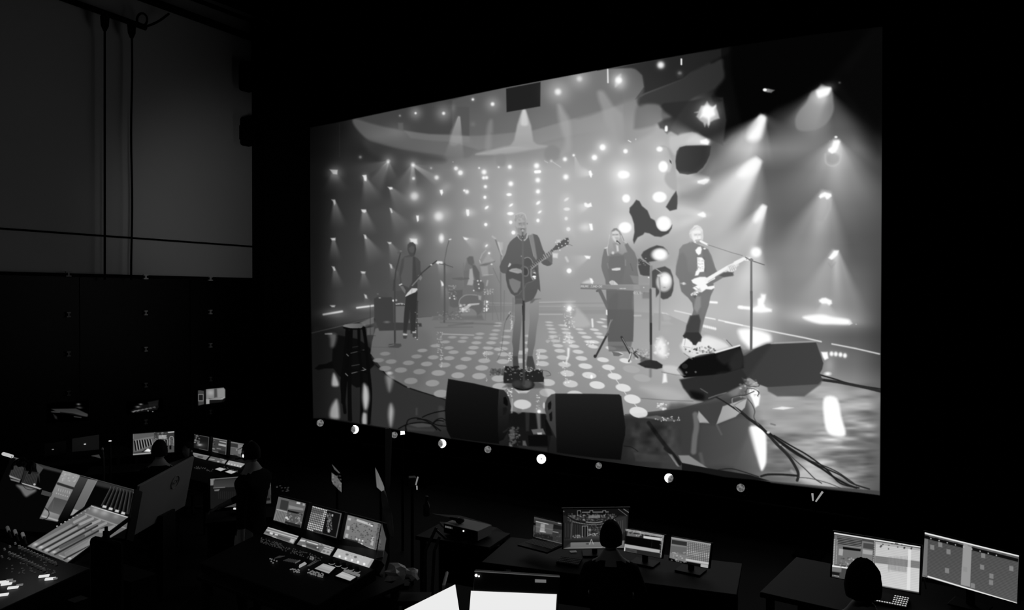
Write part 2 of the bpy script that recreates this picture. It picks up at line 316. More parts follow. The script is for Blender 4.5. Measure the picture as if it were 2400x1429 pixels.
for x, y, rx, ry, gr, ga in [(247,215,26,28,70,60),(157,330,24,22,60,40),(505,258,24,24,60,60),(885,235,34,28,80,50),(925,430,52,62,150,90),(488,520,62,42,150,110),(512,785,44,46,130,90),(885,770,78,60,140,90),(500,1110,72,60,150,130)]:
    pic.glow(x,y,gr,gr,ga); pic.ell(x,y,rx,ry,255,1,soft=4)
pic.poly([95,485,120,490,138,515,118,550,100,520],255,1,soft=4); pic.poly([45,845,60,830,85,850,120,835,125,865,90,880,50,870],250,1,soft=4); pic.poly([100,1070,130,1070,138,1135,115,1140],255,1,soft=4)
pic.glow(40,1110,60,40,70); pic.glow(60,500,70,50,50); pic.glow(40,880,60,50,50)
pic.line([535,140,565,155],8,235,.8,2); pic.ell(620,125,6,10,220,.7)
pic.poly([900,200,960,210,1010,330,1020,400,1000,480,960,500,940,560,960,620,1020,680,1080,680,1070,500,1040,300,1000,230], 158, .6, soft=8)
pic.poly([995,350,1015,370,1020,400,1000,380], 60, .9, soft=2)
pic.poly([1110,215,1180,195,1350,190,1460,200,1445,300,1410,380,1370,440,1300,500,1200,520,1110,505,1070,450,1062,370,1075,260], 66, 1, soft=4, gx=48)
pic.poly([1440,180,1500,160,1470,330,1380,520,1280,515,1380,430,1430,330], 80, .6, soft=30)
pic.poly([1070,530,1300,545,1440,600,1360,650,1200,690,1080,660], 175, .8, soft=26); pic.poly([1310,590,1400,565,1440,575,1420,610,1380,630,1310,615],255,1,soft=5); pic.glow(1360,600,90,30,90)
pic.poly([1200,690,1400,640,1460,640,1400,780,1300,840,1110,800,1110,720], 132, .6, soft=34)
pic.poly([1020,940,1340,940,1400,1000,1200,1030,1070,1060], 190, .7, soft=26); pic.poly([1310,960,1370,935,1400,960,1400,990,1370,995,1315,975],255,1,soft=5); pic.glow(1350,970,90,30,80)
pic.poly([1085,85,1130,60,1250,55,1330,85,1420,130,1430,160,1400,185,1200,190,1110,200,1060,300,1000,220,1000,100], 205, .55, soft=10)
pic.poly([1340,140,1405,125,1435,155,1420,185,1345,170],255,1,soft=5); pic.glow(1380,155,70,26,80); pic.line([958,0,958,22],28,255,1,3)
pic.poly([625,800,660,815,690,870,750,920,785,1005,830,1030,850,1080,900,1150,960,1150,1025,1080,1020,1120,985,1175,900,1215,830,1208,770,1175,720,1165,700,1190,640,1220,600,1290,588,1250,605,1160,600,1070,575,990,548,940,552,890,590,850], 78, 1, soft=3)
pic.poly([1070,700,1085,760,1085,840,1078,905,1000,925,955,880,985,830,1020,770], 80, 1, soft=3)
pic.ell(932,1066,84,84,225,1,soft=4); pic.ell(932,1066,74,76,255,1,soft=6)
V(*cI)
pic.poly([775,465,800,425,870,385,950,355,1020,370,1065,410,1085,450,1070,470,1040,500,1000,520,870,540,850,555,790,500], 78, 1, soft=3)
pic.ell(985,460,96,68,190,1,soft=7); pic.ell(985,458,76,60,255,1,soft=8)
pic.poly([740,510,760,500,870,560,880,600,880,700,800,695,765,680,742,600], 78, 1, soft=4)
pic.poly([893,640,940,615,1040,590,1100,625,1130,700,1140,780,1132,860,1110,920,1070,950,1020,960,985,935,985,880,940,935,935,835,895,825], 80, 1, soft=4)
pic.ell(1030,765,88,108,188,1,soft=5); pic.ell(1047,740,52,62,255,1,soft=10); pic.glow(1047,740,80,85,60); pic.ell(1035,825,14,6,150,.8)
pic.poly([1010,1110,1060,1120,1110,1170,1090,1190,1030,1190],255,.9,soft=7); pic.poly([1000,1205,1080,1200,1135,1240,1000,1245],250,.8,soft=6)
pic.line([1530,988,1618,994], 24, 255, 1, 3); pic.line([1150,1085,1330,1125], 12, 235, .9, 3); pic.line([1480,1157,1600,1180],12,250,1,3); pic.line([1640,1190,1905,1248],12,250,1,3)
for i in range(7): pic.ell(1475+i*21,1256+i*5,10,14,255,1,soft=3)
pic.line([1470,1258,1610,1290],14,240,.7,3)
pic.poly([1000,1240,1260,1250,1230,1429,900,1429,900,1270],200,.45,soft=14); pic.glow(1050,1310,70,50,90); pic.poly([1870,1030,1905,1030,1905,1065,1880,1060],255,1,soft=4)
# --- stage floor
pic.pid = 0
V(*cL)
# outer floor tones, left
pic.poly([85,270,330,210,740,110,745,160,660,300,730,430,730,540,880,710,1090,840,1500,965,1500,1290,900,1265,240,1150,90,1100], 36, .75, soft=10)
pic.poly([100,290,430,250,430,560,320,560,90,600], 30, .6, soft=12)
pic.poly([700,640,880,715,1090,840,1490,970,1490,1280,900,1260,720,1220], 52, .6, soft=10)
pic.line([85,270,330,212,740,108], 8, 82, .8, 2); 
pic.poly([345,285,570,330,665,390,735,465,715,520,740,560,750,600,700,650,690,820,560,840,380,720,320,640,305,560,310,440,330,400], 12, 1, soft=3)
pic.poly([120,640,170,600,240,590,310,560,330,640,230,640,160,655], 10, 1, soft=3)
# round raised stage
pic.v = (0, 0, 1)
st_ = [(868,828),(872,800),(880,770),(930,752),(1000,742),(1100,735),(1260,728),(1420,726),(1560,735),(1640,770),(1700,800),(1750,850),(1745,885),(1700,922),(1640,944),(1590,957),(1510,967),(1462,973),(1300,972),(1180,962),(1100,950),(1043,936),(955,906),(908,880)]
pic.poly(st_, 108, .85, soft=2, gx=178)
pic.glow(1330,800,150,70,26); pic.glow(1560,870,120,60,40); pic.glow(1200,870,200,40,-6) if False else None
pic.poly([(905,800),(960,770),(1010,790),(990,900),(940,890)], 92, .35, soft=26)
pic.poly([(1300,870),(1460,850),(1600,880),(1560,960),(1300,965)], 150, .35, soft=26)
V(*cL)
pic.line([730,545,760,600,830,660,900,730,1000,790,1090,838,1250,890,1400,935,1500,968], 11, 22, .95, 1.6, sm=True)
pic.line([1095,836,1112,840], 12, 120, .8, 2)
V(*cN)
pic.line([650,1275,850,1250,1050,1225,1250,1170,1400,1115,1530,1065], 9, 150, .8, 3, sm=True)
pic.line([470,1300,650,1285,850,1262], 9, 70, .9, 2)
V(*cO)
pic.poly([0,660,250,615,420,565,520,515,600,560,690,450,690,900,400,1429,0,1429], 62, .55, soft=12)
pic.poly([0,668,250,622,400,590,700,560,700,900,400,1100,0,960], 56, .5, soft=16)
# dots
D = [(1224.7,947),(1283.5,896),(1283,920),(1337,899),(1399.6,902),(1329.7,874.7),(1381,879.5),(1323,854),(1370.6,857.5),(1318,837.5),(1362.7,839.6),(1312,821.8),(1355,824),(1307.7,809.8),(1345.5,811),(1271,836.5),(1272,852),(1268.8,821.8),
(1178.5,847),(1135,845),(1129,861.7),(1122.9,881),(1169,887),(1092.4,841),(1081,860),(1073.5,879.5),(1029.4,873.9),(1042,855),(1052.5,839),(1143.9,827.5),(1104,826),(1063,825),(1110,814.4),(1144,815),(1151,803),(1116.6,803),(1083,799.7),(1088,791.3),(1120.8,791.3),(1156.5,792.4),(1157.5,783.4),(1162.8,774),(1125,782),
(1302,798.7),(1337,799.7),(1381,800.8),(1332.9,789),(1373.8,790),(1297,788),(1327.6,779.4),(1364.4,779.8),(1295,778.3),(1292,770.3),(1324.5,771),(1358,771.4),(1392.7,772.4),(1288,762),(1286.7,755),(1318,762),(1390,812),(1166,763),(1170,818),(1180,830),(1168,757),
(1399.5,902),(1460.8,908.4),(1482,935),(1440.6,881.6),(1426,860.7),(1413.3,842.8),(1381,879),(1373.4,858),(1466,845),(1448,829),(1431.7,815.5),(1393,801),(1375.7,789.7),(1408,789.7),(1393.6,772.3),(1402,781.2),(1496.6,966),
(1025.8,873.4),(1073,879),(1013.5,897.6),(963,892.4),(983.2,870.5),(939.6,867),(1000,852.6),(902.6,863),(957.5,850),(1015.7,837),(917,847),(976.5,835),(887,844),(902.6,828.6),(990,821),(1020,810),(1044,801),(1052,815),(1060,790),(1034,922),
(1187,789),(1190,775),(1183,803),(1178,817),(1240,803),(1238,820),(1240,787),(1196,868),(1220,868),(1218,845),(1221,826),(1348,925),(1172,906),(1335,945),(1407,755),(1420,765),(1440,760),(1415,748)]
pic.v = (0, 0, 1)
for x, y in D:
    rx = 10+(y-780)*.062; k = .29+(y-780)*.0016
    if x < 1100: rx *= .92
    c = np.interp(x, [880,1000,1100,1200,1330,1450,1500], [128,150,165,182,208,232,232])
    if y < 800: c = c*.93+6
    if x < 990: c = min(c, 138)
    pic.ell(x, y, rx, rx*k, c, .9, ang=np.interp(x, [1000,1250,1480],[-3,2,11]), soft=1.6)
for x, y in [(1479.8,864.8),(1504.5,885.6)]: pic.ell(x, y, 20, 8.5, 172, .9, ang=9, soft=1.6)
V(*cM)
pic.line([80,392,430,405], 12, 175, .8, 2); pic.line([1160,172,1420,172], 14, 185, .7, 2); pic.line([600,45,870,50],8,165,.6,2); pic.line([600,70,870,72],8,150,.5,2)
pic.line([1160,40,1560,30],12,190,.6,3); pic.line([1160,85,1400,85],8,178,.5,2); pic.line([0,320,420,315],10,95,.5,3); pic.line([60,262,700,285],14,92,.5,4); pic.line([150,300,420,270],16,90,.5,4)
pic.line([1160,55,1905,48],10,120,.35,3); pic.poly([1160,90,1905,90,1905,170,1160,160],140,.4,soft=4)
pic.dots(60,1440,80,1560,330,190,255,3,10,.7,2); pic.glow(1497,110,50,70,110); pic.ell(1497,110,20,30,255,1,soft=4); pic.glow(1480,470,50,110,60)
pic.line([1488,560,1485,640,1465,700],26,245,.9,4,w2=14); pic.dots(26,1430,380,1530,500,210,255,4,12,.6,3); pic.dots(24,1425,690,1515,960,220,255,4,12,.6,4)
pic.poly([1580,100,1680,200,1730,300,1560,320,1500,250,1560,180],200,.5,soft=10); pic.line([1752,230,1758,310],20,240,.9,3)
pic.dots(50,20,370,85,640,150,225,3,8,.6,5); pic.dots(20,840,220,862,340,200,240,3,8,.8,6); pic.dots(26,818,600,868,700,200,250,4,9,.7,7); pic.dots(26,1130,600,1165,740,200,250,4,10,.7,8)
pic.dots(14,540,570,600,680,200,250,3,9,.7,9); pic.dots(16,740,770,1900,900,180,240,3,9,.35,10); pic.dots(12,60,650,90,760,150,200,4,10,.8,11); pic.dots(18,1250,400,1400,500,190,230,4,22,.3,12)
pic.dots(16,1680,470,1780,520,230,255,4,10,.6,13); pic.ell(1745,870,14,24,255,.9); pic.dots(10,570,880,580,930,180,200,3,5,.8,14)
# area in front between the wedges
pic.poly([880,1010,1225,1010,1225,1290,1000,1275,860,1230],130,.4,soft=8); pic.poly([860,1270,1000,1265,1230,1285,1230,1429,860,1429],24,.95,soft=3)
pic.ell(975,1180,93,52,205,1,ang=3,soft=1.6); pic.poly([885,1010,940,1030,1060,1020,1020,1055,930,1055],205,.9,soft=2)
pic.poly([940,1040,1050,1040,1050,1429,1010,1429,1000,1250,945,1120],118,.35,soft=4); pic.line([1155,1290,1160,1429],40,120,.7,6); pic.ell(1162,1262,13,15,250,1,soft=4); pic.glow(1162,1262,40,40,80)
pic.dots(16,805,1000,860,1090,210,250,5,10,.8,15); pic.dots(22,1130,1050,1165,1260,170,245,4,9,.7,16); pic.line([860,1120,855,1270],14,180,.7,3); pic.ell(1215,1190,14,34,200,.9)
pic.poly([900,1200,960,1215,970,1260,930,1290,895,1260],120,.6,soft=3)
# --- outer floor, right
V(*cO)
pic.noise(1760,890,2064,1130,.55,70,13,5); pic.noise(1900,960,2064,1150,.5,50,10,6)
pic.poly([800,560,1000,540,1100,560,1300,500,1350,430,1840,520,1840,600,1500,560,1350,700,1200,800,900,800,800,620],170,.35,soft=20)
pic.poly([815,560,1000,545,1340,700,1350,790,1200,860,900,790,830,700],158,.6,soft=16)
pic.poly([1360,560,1470,560,1510,720,1545,870,1460,885,1390,850,1360,740],255,1,soft=9); pic.glow(1440,700,150,200,60)
pic.poly([715,810,830,810,862,880,865,1080,850,1150,820,1180,790,1100,740,950],255,1,soft=8); pic.glow(800,1000,90,200,70)
pic.poly([920,650,1000,632,1100,642,1010,658],245,.95,soft=3)
pic.poly([725,450,790,490,812,540,800,620,770,640,740,560,715,520],255,1,soft=5); pic.glow(760,530,70,110,80)
pic.poly([490,630,700,560,680,640,600,720,435,785],158,1,soft=2,gx=180); pic.poly([285,670,380,775,290,770,270,720],165,1,soft=3)
pic.poly([280,625,500,590,470,690,420,785,380,780],64,1,soft=2)
pic.poly([435,790,600,730,700,740,720,810,800,1140,770,1180,500,1140,300,1120,300,800],68,.7,soft=14,gx=95); pic.line([255,700,265,800,250,900,240,1020],46,118,.75,5,sm=True); pic.line([300,1040,320,1130],30,100,.5,5); pic.line([440,790,480,870],14,110,.5,4)
pic.poly([110,1050,200,1050,370,1165,140,1120],150,.8,soft=3); pic.poly([20,1030,60,1060,115,1145,90,1130],170,.7,soft=3); pic.line([0,990,60,1040,120,1120],34,30,1,3)
pic.poly([1480,1080,1640,1100,1640,1180,1480,1180],80,.45,soft=24); pic.poly([1530,930,1840,900,1840,990,1600,1000],90,.5,soft=16)
pic.poly([1150,1180,1300,1180,1500,1320,1300,1310,1150,1260],215,.7,soft=16); pic.line([1080,1180,1150,1260],20,180,.5,5)
pic.poly([1290,1060,1500,1230,1660,1330,1700,1330,1400,1080],200,.25,soft=14)
def cable(P, w=14, v=34): pic.line(P, w, v, 1, 1.4, sm=True)
cable([590,640,650,680,720,740,800,790,880,870,960,960,1050,1050,1110,1140,1140,1210,1130,1265],24,40); pic.line([1060,1040,1140,1150,1150,1230],5,120,.6,1.4,sm=True)
cable([300,475,380,525,470,570,580,640,680,710,780,790,880,860,1000,940,1150,1040,1300,1130,1500,1220,1600,1290,1750,1340],12,36)
cable([880,850,1000,950,1120,1030,1250,1110,1350,1170,1450,1240,1560,1300,1640,1330],16,28); cable([930,880,1080,970,1220,1050,1380,1170,1500,1290,1660,1330],12,30)
cable([990,970,1100,1080,1200,1170,1280,1250,1340,1290],8,60); cable([1000,960,1150,1060,1280,1110,1450,1180,1560,1250,1640,1310],9,40)
cable([700,560,740,610,765,670,760,730,800,790],8,80); cable([690,550,620,545,575,560,580,620,640,680],8,150); cable([700,560,640,590,590,620],8,130); cable([560,560,600,545,690,530,760,500],8,60)
cable([650,400,700,450,790,460,800,430,740,390,700,380],8,70); cable([690,520,700,480,760,480,800,510,790,540],8,60); cable([820,1230,880,1215,1000,1215,1130,1225],18,34); cable([1140,1240,1250,1250,1400,1290,1500,1330],6,70)
cable([450,1175,560,1165,680,1195,800,1235],8,34)
pic.line([905,780,940,790],14,110,.8,2); pic.ell(882,853,14,10,235,.9)
cable([1310,355,1450,395,1600,440,1845,480],12,34); cable([1330,400,1500,425,1700,465,1845,500],24,44)
pic.ell(1392,350,26,14,255,.95,soft=5)
# wedge reflections and wedges on the right
pic.pid = 15
pic.poly([870,455,1350,400,1330,440,1190,545,960,545,880,500],84,.9,soft=6)
pic.poly([650,190,740,145,870,95,1290,75,1320,160,1355,260,1345,310,1325,345,1345,400,1310,440,870,465,800,440,720,380,650,390,640,300],60,1,soft=2.5,gx=64)
pic.poly([660,180,740,150,870,95,900,110,800,250,700,390,650,390],48,.6,soft=14)
pic.line([905,92,1290,76],8,160,.8,2)
pic.poly([120,400,400,340,650,300,700,380,690,430,530,510,400,570,330,590,220,560,150,470],44,1,soft=6); pic.poly([210,500,320,520,325,570,250,570],14,.9,soft=12)
pic.poly([95,315,130,270,200,215,300,185,430,170,640,110,665,190,670,300,500,350,300,370,160,385,130,360],16,1,soft=2.5)
pic.poly([540,250,650,140,665,300,500,350,420,400,450,350,560,330],46,.85,soft=14); pic.poly([440,190,630,130,640,230,560,240,500,270],40,.7,soft=10)
pic.line([210,215,300,180,420,168],8,210,.9,2,sm=True); pic.line([428,168,635,108],13,245,.95,2.5); pic.ell(165,285,26,22,40,.9); pic.ell(258,335,9,9,90); pic.ell(178,338,9,9,90)
pic.pid = 0
pic.line([300,478,360,515],7,130,.7,2); pic.line([370,560,440,535,520,512],9,120,.8,2,sm=True)
pic.poly([655,385,700,400,740,440,700,480],90,.6,soft=4); pic.dots(40,640,400,800,560,60,220,4,12,.6,17)
# guitarist's corner
V(*cN)
pic.poly([1060,560,1250,500,1350,480,1560,580,1400,640,1250,680,1150,690,1080,640],238,.8,soft=12); pic.glow(1340,560,120,60,90)
pic.poly([790,560,850,500,900,600,880,700,800,660],250,.9,soft=18); pic.dots(30,760,500,930,720,210,255,6,20,.5,18)
pic.poly([870,870,900,870,910,960,860,970],250,.9,soft=6); pic.poly([640,1010,900,1020,1100,1100,1000,1180,820,1130,700,1060],215,.35,soft=22)
pic.poly([870,790,1010,800,1080,890,1000,880,880,850],215,.7,soft=8); pic.line([850,855,1000,885,1100,890],6,110,.8,1.4)
pic.line([640,1130,900,1150,1180,1160],8,100,.7,2); pic.dots(26,800,1180,900,1250,225,255,5,14,.6,19)
pic.dots(80,560,610,720,720,90,230,5,14,.6,20); pic.dots(50,1090,590,1420,660,30,230,6,14,.7,21); pic.line([1080,630,1190,690],20,215,.9,2); pic.line([1085,660,1170,720],8,120,.8,2); pic.line([1505,510,1570,585],22,180,.9,3); pic.line([1530,520,1590,585],8,90,.8)
for P in ([300,820,380,940],[380,940,480,1090],[560,1180,660,1300]): pic.line(P,8,222,.9,1.6)
pic.poly([620,1330,800,1310,1040,1365,900,1370,750,1345],110,.8,soft=3); pic.dots(22,780,1320,1040,1370,170,240,4,9,.9,22)
pic.line([640,700,560,640,540,600],8,50,.6)
V(*cP)
pic.line([2000,520,2100,660,2240,840,2290,900],34,26,.9,3,w2=40); pic.poly([2190,810,2220,820,2290,930,2270,930],140,.7,soft=3)
pic.poly([1860,800,2180,830,2250,900,1880,880],62,.7,soft=6); pic.line([1770,740,1840,750,1900,790],8,22,.9,sm=True); pic.noise(1455,975,1600,1080,.6,20,20,9)
pic.line([1850,585,2000,460],4,40,.0)
# --- things and people in the picture; each pid becomes a part of the wall
def part(n): pic.pid = n
V(*cL); part(1)   # stool
pic.poly([430,700,450,240,492,240,500,500,510,1170,470,1190,465,760,440,1040,400,1000,395,800], 8, 1, soft=2)
pic.pid = 1
pic.poly([415,195,440,180,520,170,600,168,665,180,655,205,600,222,500,222,430,212], 120, 1, soft=1.5, gx=88)
pic.poly([415,200,500,218,600,218,655,203,650,228,570,235,470,235,425,222], 12, 1, soft=1.5)
for P, w in (([462,235,450,400,430,600,408,800,425,960,440,1100],34),([505,235,500,500,490,900,498,1180],34),([585,232,590,450,610,700,615,1000,610,1200],32),([635,215,660,380,680,600,705,850,705,1000,690,1210],34)): pic.line(P, w, 9, 1, 1.6, sm=True)
pic.line([500,480,640,445],5,120,.8); pic.line([510,690,660,650],6,150,.8); pic.line([510,612,590,598],6,110,.6); pic.line([520,418,575,408],6,70,.6); pic.line([458,490,475,508],9,130,.8); pic.line([445,692,468,715],10,130,.8); pic.line([625,630,655,650,630,662],6,140,.8); pic.line([440,440,640,460],20,9,.9); pic.line([430,640,660,680],20,9,.9)
part(0)
pic.poly([320,690,345,720,372,790,368,822,330,828,303,812,305,750],172,1,soft=9); pic.poly([345,965,368,1000,378,1090,372,1162,285,1150,292,1050],158,1,soft=12); pic.poly([640,800,678,850,690,950,672,1050,645,1060,625,960,628,860],182,1,soft=12); pic.poly([628,1110,662,1112,668,1160,664,1220,620,1210],165,1,soft=8)
pic.poly([872,715,940,728,938,780,905,880,876,790],150,.8,soft=14); pic.ell(905,688,30,16,210,.7,soft=4); pic.poly([922,1010,946,1070,942,1150,920,1245,898,1150,902,1060],170,1,soft=14); pic.poly([270,275,350,290,330,400,292,410,285,330],120,.7,soft=12); pic.line([235,278,300,276],14,190,.7,2)
pic.line([1190,1060,1190,1120],18,80,.5,4); pic.poly([1420,1040,1480,1060,1480,1190,1430,1200],80,.4,soft=8)
pic.line([215,75,410,42],20,205,1,3); pic.glow(310,60,140,50,50); pic.line([565,5,740,-18],18,215,1,3); pic.glow(650,-5,120,40,50)
pic.poly([595,160,740,100,745,165,665,200],125,.7,soft=4); pic.line([660,190,750,180],16,70,.8,2); pic.poly([665,215,745,205,740,290,670,290],98,.8,soft=3); pic.line([703,-30,705,300],6,48,.7); pic.line([665,295,760,297],5,50,.7)
V(*cE); pic.line([700,0,700,0],0,0,0)
for P in ([355,275,412,272,410,300,370,300],[725,235,750,240,760,285,740,280],[990,318,1035,322,1030,340,1005,340],[370,590,400,595,410,635,395,640],[693,645,748,650,740,670,700,668],[1012,560,1038,570,1045,615,1030,610],[730,900,755,910,765,950,745,945],[350,1025,408,1025,400,1045,370,1045]): pic.poly(P,190,1,soft=3)
for x,y,a,s,l,m in [(388,285,86,13,260,85),(745,260,65,18,330,80),(1018,330,65,18,240,65),(398,620,80,15,230,70),(722,660,84,16,200,60),(1030,590,66,18,170,50),(750,920,78,16,100,40)]: pic.cone(x,y,a,s,l,m,14)
pic.glow(1285,305,75,75,120); pic.poly([1240,280,1320,285,1325,340,1260,340],225,1,soft=6)
# amplifiers
part(2)
pic.poly([840,950,880,930,1040,935,1055,1000,1060,1215,1370,1225,1375,1262,1330,1265,1310,1300,900,1310,870,1240,845,1150], 62, 1, soft=2.5)
pic.poly([1080,1035,1185,1035,1180,1150,1170,1210,1082,1210],104,1,soft=2); pic.line([1080,1028,1185,1025],8,62,1); pic.dots(12,1085,1003,1180,1015,190,240,4,8,.8,1); pic.ell(1055,972,10,12,225); pic.ell(1088,968,14,12,225); pic.ell(905,942,12,6,180); pic.ell(885,898,12,6,130,.6); pic.ell(985,1212,26,10,140,.6,soft=4); pic.poly([890,870,930,860,1000,900,1000,935,890,935],74,.6,soft=5); pic.poly([1085,870,1180,860,1210,930,1180,990,1090,1000],72,.7,soft=6)
# bass player at the left
part(3)
body = [1245,460,1180,480,1150,515,1135,600,1122,680,1135,760,1118,800,1150,830,1190,900,1210,900,1200,960,1185,1060,1175,1150,1170,1240,1165,1330,1205,1340,1215,1260,1235,1180,1245,1240,1250,1340,1305,1340,1305,1200,1315,1040,1325,900,1325,760,1370,720,1380,690,1360,640,1358,540,1330,500,1290,480]
pic.poly(body, 78, 1, soft=2.2, g=58)
pic.poly([1180,490,1280,480,1275,650,1270,760,1230,830,1150,790,1140,700,1170,600], 92, .8, soft=5)
pic.poly([1275,480,1300,490,1310,640,1320,760,1325,900,1280,860,1268,760], 66, .9, soft=3)
pic.poly([1200,900,1325,880,1320,1000,1308,1200,1300,1310,1250,1310,1248,1120,1240,1080,1225,1200,1205,1310,1170,1310,1180,1100], 50, 1, soft=2.5)
pic.poly([1215,350,1240,322,1275,320,1305,350,1310,400,1300,440,1290,475,1250,480,1225,440,1213,400], 74, 1, soft=2); pic.poly([1230,390,1262,360,1290,370,1298,420,1270,440,1240,430], 92, .7, soft=3)
pic.poly([1300,350,1310,400,1300,450,1285,470,1290,430],62,.9,soft=2); pic.poly([1118,795,1150,780,1158,790,1125,808],205,1,soft=2); pic.poly([1130,810,1165,810,1195,860,1190,900,1160,860],112,.9,soft=2); pic.poly([1335,690,1365,680,1378,720,1360,750,1335,725],128,.9,soft=2)
pic.poly([1165,1340,1215,1345,1210,1360,1165,1360],190,.9,soft=2); pic.poly([1270,1318,1310,1316,1310,1335,1270,1335],190,.9,soft=2); pic.poly([1162,1362,1215,1365,1200,1398,1170,1396],66,1,soft=2); pic.poly([1270,1340,1310,1340,1310,1390,1275,1380],66,.9,soft=2)
pic.line([1265,790,1380,660,1480,575,1540,530],13,64,1,1.4); pic.line([1268,805,1350,715],14,120,1,1.6); pic.ell(1480,573,12,9,190)
pic.poly([1188,925,1215,885,1262,835,1322,835,1328,850,1300,880,1240,905,1195,928], 200, 1, soft=1.5); pic.line([1265,840,1262,895],4,120,.8)
part(4)  # mic stands at the left
V(*cE)
pic.line([1135,445,1112,540,1085,640,1072,760,1075,1429],13,66,1,1.4,w2=20); pic.poly([1095,440,1130,415,1160,412,1158,430,1110,452],88,1,soft=2); pic.ell(1140,420,14,5,150,.7); pic.line([1065,740,1055,860],9,60,.8); pic.line([1325,980,1320,1240,1322,1400],14,58,.9); pic.line([1335,985,1310,1000],8,60,.8); pic.line([1330,1160,1480,1150],8,80,.6); pic.dots(14,1300,1100,1335,1429,150,230,3,7,.7,3)
V(*cL); pic.line([960,250,962,395],16,60,1); pic.poly([888,408,900,385,960,378,1025,380,1032,405,1000,425,900,420],72,1,soft=2); pic.line([895,405,950,392],6,150,.6); pic.line([720,415,890,418],5,78,.7); pic.line([960,430,985,620],10,96,.4,3)
V(*cE); pic.line([1680,295,1655,380,1630,520,1628,620],10,96,.9,1.4); pic.line([1628,560,1630,1100,1625,1210],20,84,.9,1.6); pic.line([1570,562,1640,572,1720,600],9,84,.9); pic.ell(1690,290,16,8,215,.9,ang=-20); pic.line([1480,575,1560,520],6,80,.0)
# drummer and kit
part(5)
V(*cF)
pic.poly([450,760,470,720,510,715,530,780,540,820,575,860,590,960,620,1000,660,1100,640,1240,610,1290,620,1400,380,1400,240,1400,250,1180,255,1095,330,1090,420,1050,410,900,430,820],112,.7,soft=4)
pic.poly([445,740,480,715,520,720,530,790,500,820,465,800],98,.8,soft=3); pic.poly([480,860,510,850,520,940,530,1000,510,1040,450,1035,470,960],172,.85,soft=3); pic.poly([505,810,545,820,590,900,590,990,545,980,520,900],96,.9,soft=3); pic.poly([415,880,470,870,470,960,440,1050,420,1050],110,.8,soft=4)
pic.poly([250,1100,400,1090,400,1270,300,1290,255,1270],96,.9,soft=3); pic.poly([520,985,600,975,640,1020,640,1090,590,1120,530,1100],100,.9,soft=3); pic.ell(490,1270,135,125,104,1,soft=3); pic.line([360,1260,370,1200,420,1155,480,1145,560,1150],9,150,.9,1.6,sm=True); pic.ell(470,1370,90,75,130,.9,soft=2)
pic.poly([380,1300,440,1270,480,1245,590,1238,585,1255,500,1265,440,1320,385,1335],185,.95,soft=2); pic.dots(40,370,1250,480,1340,140,230,4,14,.6,4); pic.poly([575,1150,610,1160,605,1205,580,1200],165,.8,soft=3)
pic.poly([280,960,380,950,470,955,480,970,380,985,290,972],98,.8,soft=2); pic.poly([590,820,640,795,765,765,760,780,660,820],110,.95,soft=2); pic.poly([610,800,680,690,760,770,740,790],178,.4,soft=6); pic.poly([600,830,680,825,690,930,620,940],175,.5,soft=5)
for x,y in [(570,990),(605,990),(580,1028),(585,1073),(305,1160),(310,1190),(258,1183),(525,1098)]: pic.ell(x,y,9,9,215,.9)
pic.dots(30,250,1040,330,1200,100,200,4,10,.5,5); pic.line([245,1045,310,1055],12,150,.7); pic.dots(50,640,1080,745,1140,120,220,4,10,.6,6); pic.dots(30,640,1210,690,1340,150,250,4,12,.7,7); pic.ell(672,1225,12,14,245); pic.ell(665,1310,14,20,250); pic.ell(668,1270,10,12,230)
pic.poly([230,1380,620,1380,640,1429,60,1429,80,1390],100,.6,soft=6); pic.dots(60,120,1330,400,1420,80,160,4,12,.5,8)
for P,w in (([768,530,800,620,835,710],16),([740,845,800,980,815,1010],8),([868,1100,860,1429],9),([735,1130,735,1429],9),([660,1130,655,1429],12),([830,700,828,1429],11),([820,900,830,1300],9),([745,1240,790,1380,800,1429],8),([410,790,410,960],6),([965,1180,962,1429],12)): pic.line(P,w,118,.85,1.4)
pic.line([735,495,768,520],18,185,.8,3); pic.line([800,560,830,680,840,700],14,205,.7,3); pic.poly([790,560,850,560,850,640,820,660],195,.5,soft=5); pic.line([940,1340,890,1420],12,90,.8); pic.dots(10,920,1320,980,1400,180,220,4,8,.7,9)
pic.line([600,740,620,690,660,650],8,200,.5,3); pic.line([590,760,600,790],10,215,.6,2); pic.ell(725,805,12,10,220,.8); pic.line([640,925,740,920],8,190,.5); pic.line([680,990,670,1040],16,190,.6,3)
# singer
part(6)
pic.poly([1030,455,1115,455,1125,480,1100,545,1060,550,1020,520],112,1,soft=2)
pic.poly([1008,490,1020,470,1040,520,1070,545,1100,540,1130,500,1140,465,1190,465,1235,480,1258,515,1275,570,1298,640,1330,695,1345,740,1400,770,1403,800,1380,820,1345,825,1300,808,1262,770,1245,800,1250,900,1262,1000,1270,1110,1240,1080,1225,1130,1185,1205,1100,1230,1090,1252,990,1252,985,1160,930,1100,900,1020,885,960,880,908,850,905,822,885,813,830,840,765,880,690,905,600,930,555,965,522],100,1,soft=1.6,g=86)
pic.poly([1008,490,1030,520,1060,545,1095,545,1128,510,1132,470,1120,460,1105,520,1070,540,1035,520,1022,480],176,1,soft=1.6)
pic.poly([975,300,985,265,1020,242,1060,233,1095,250,1108,290,1112,340,1128,345,1124,372,1112,380,1116,430,1106,465,1080,490,1050,485,1020,455,1000,410,983,392,990,340],172,1,soft=1.8)
pic.poly([978,300,985,265,1020,245,1060,236,1092,252,1105,290,1080,290,1040,285,1010,300,995,330,985,320],178,1,soft=2.5,g=152); pic.line([978,300,985,262,1020,240,1062,232,1097,250,1112,300],6,205,.8,1.6,sm=True); pic.dots(40,985,255,1095,320,140,180,4,12,.4,10)
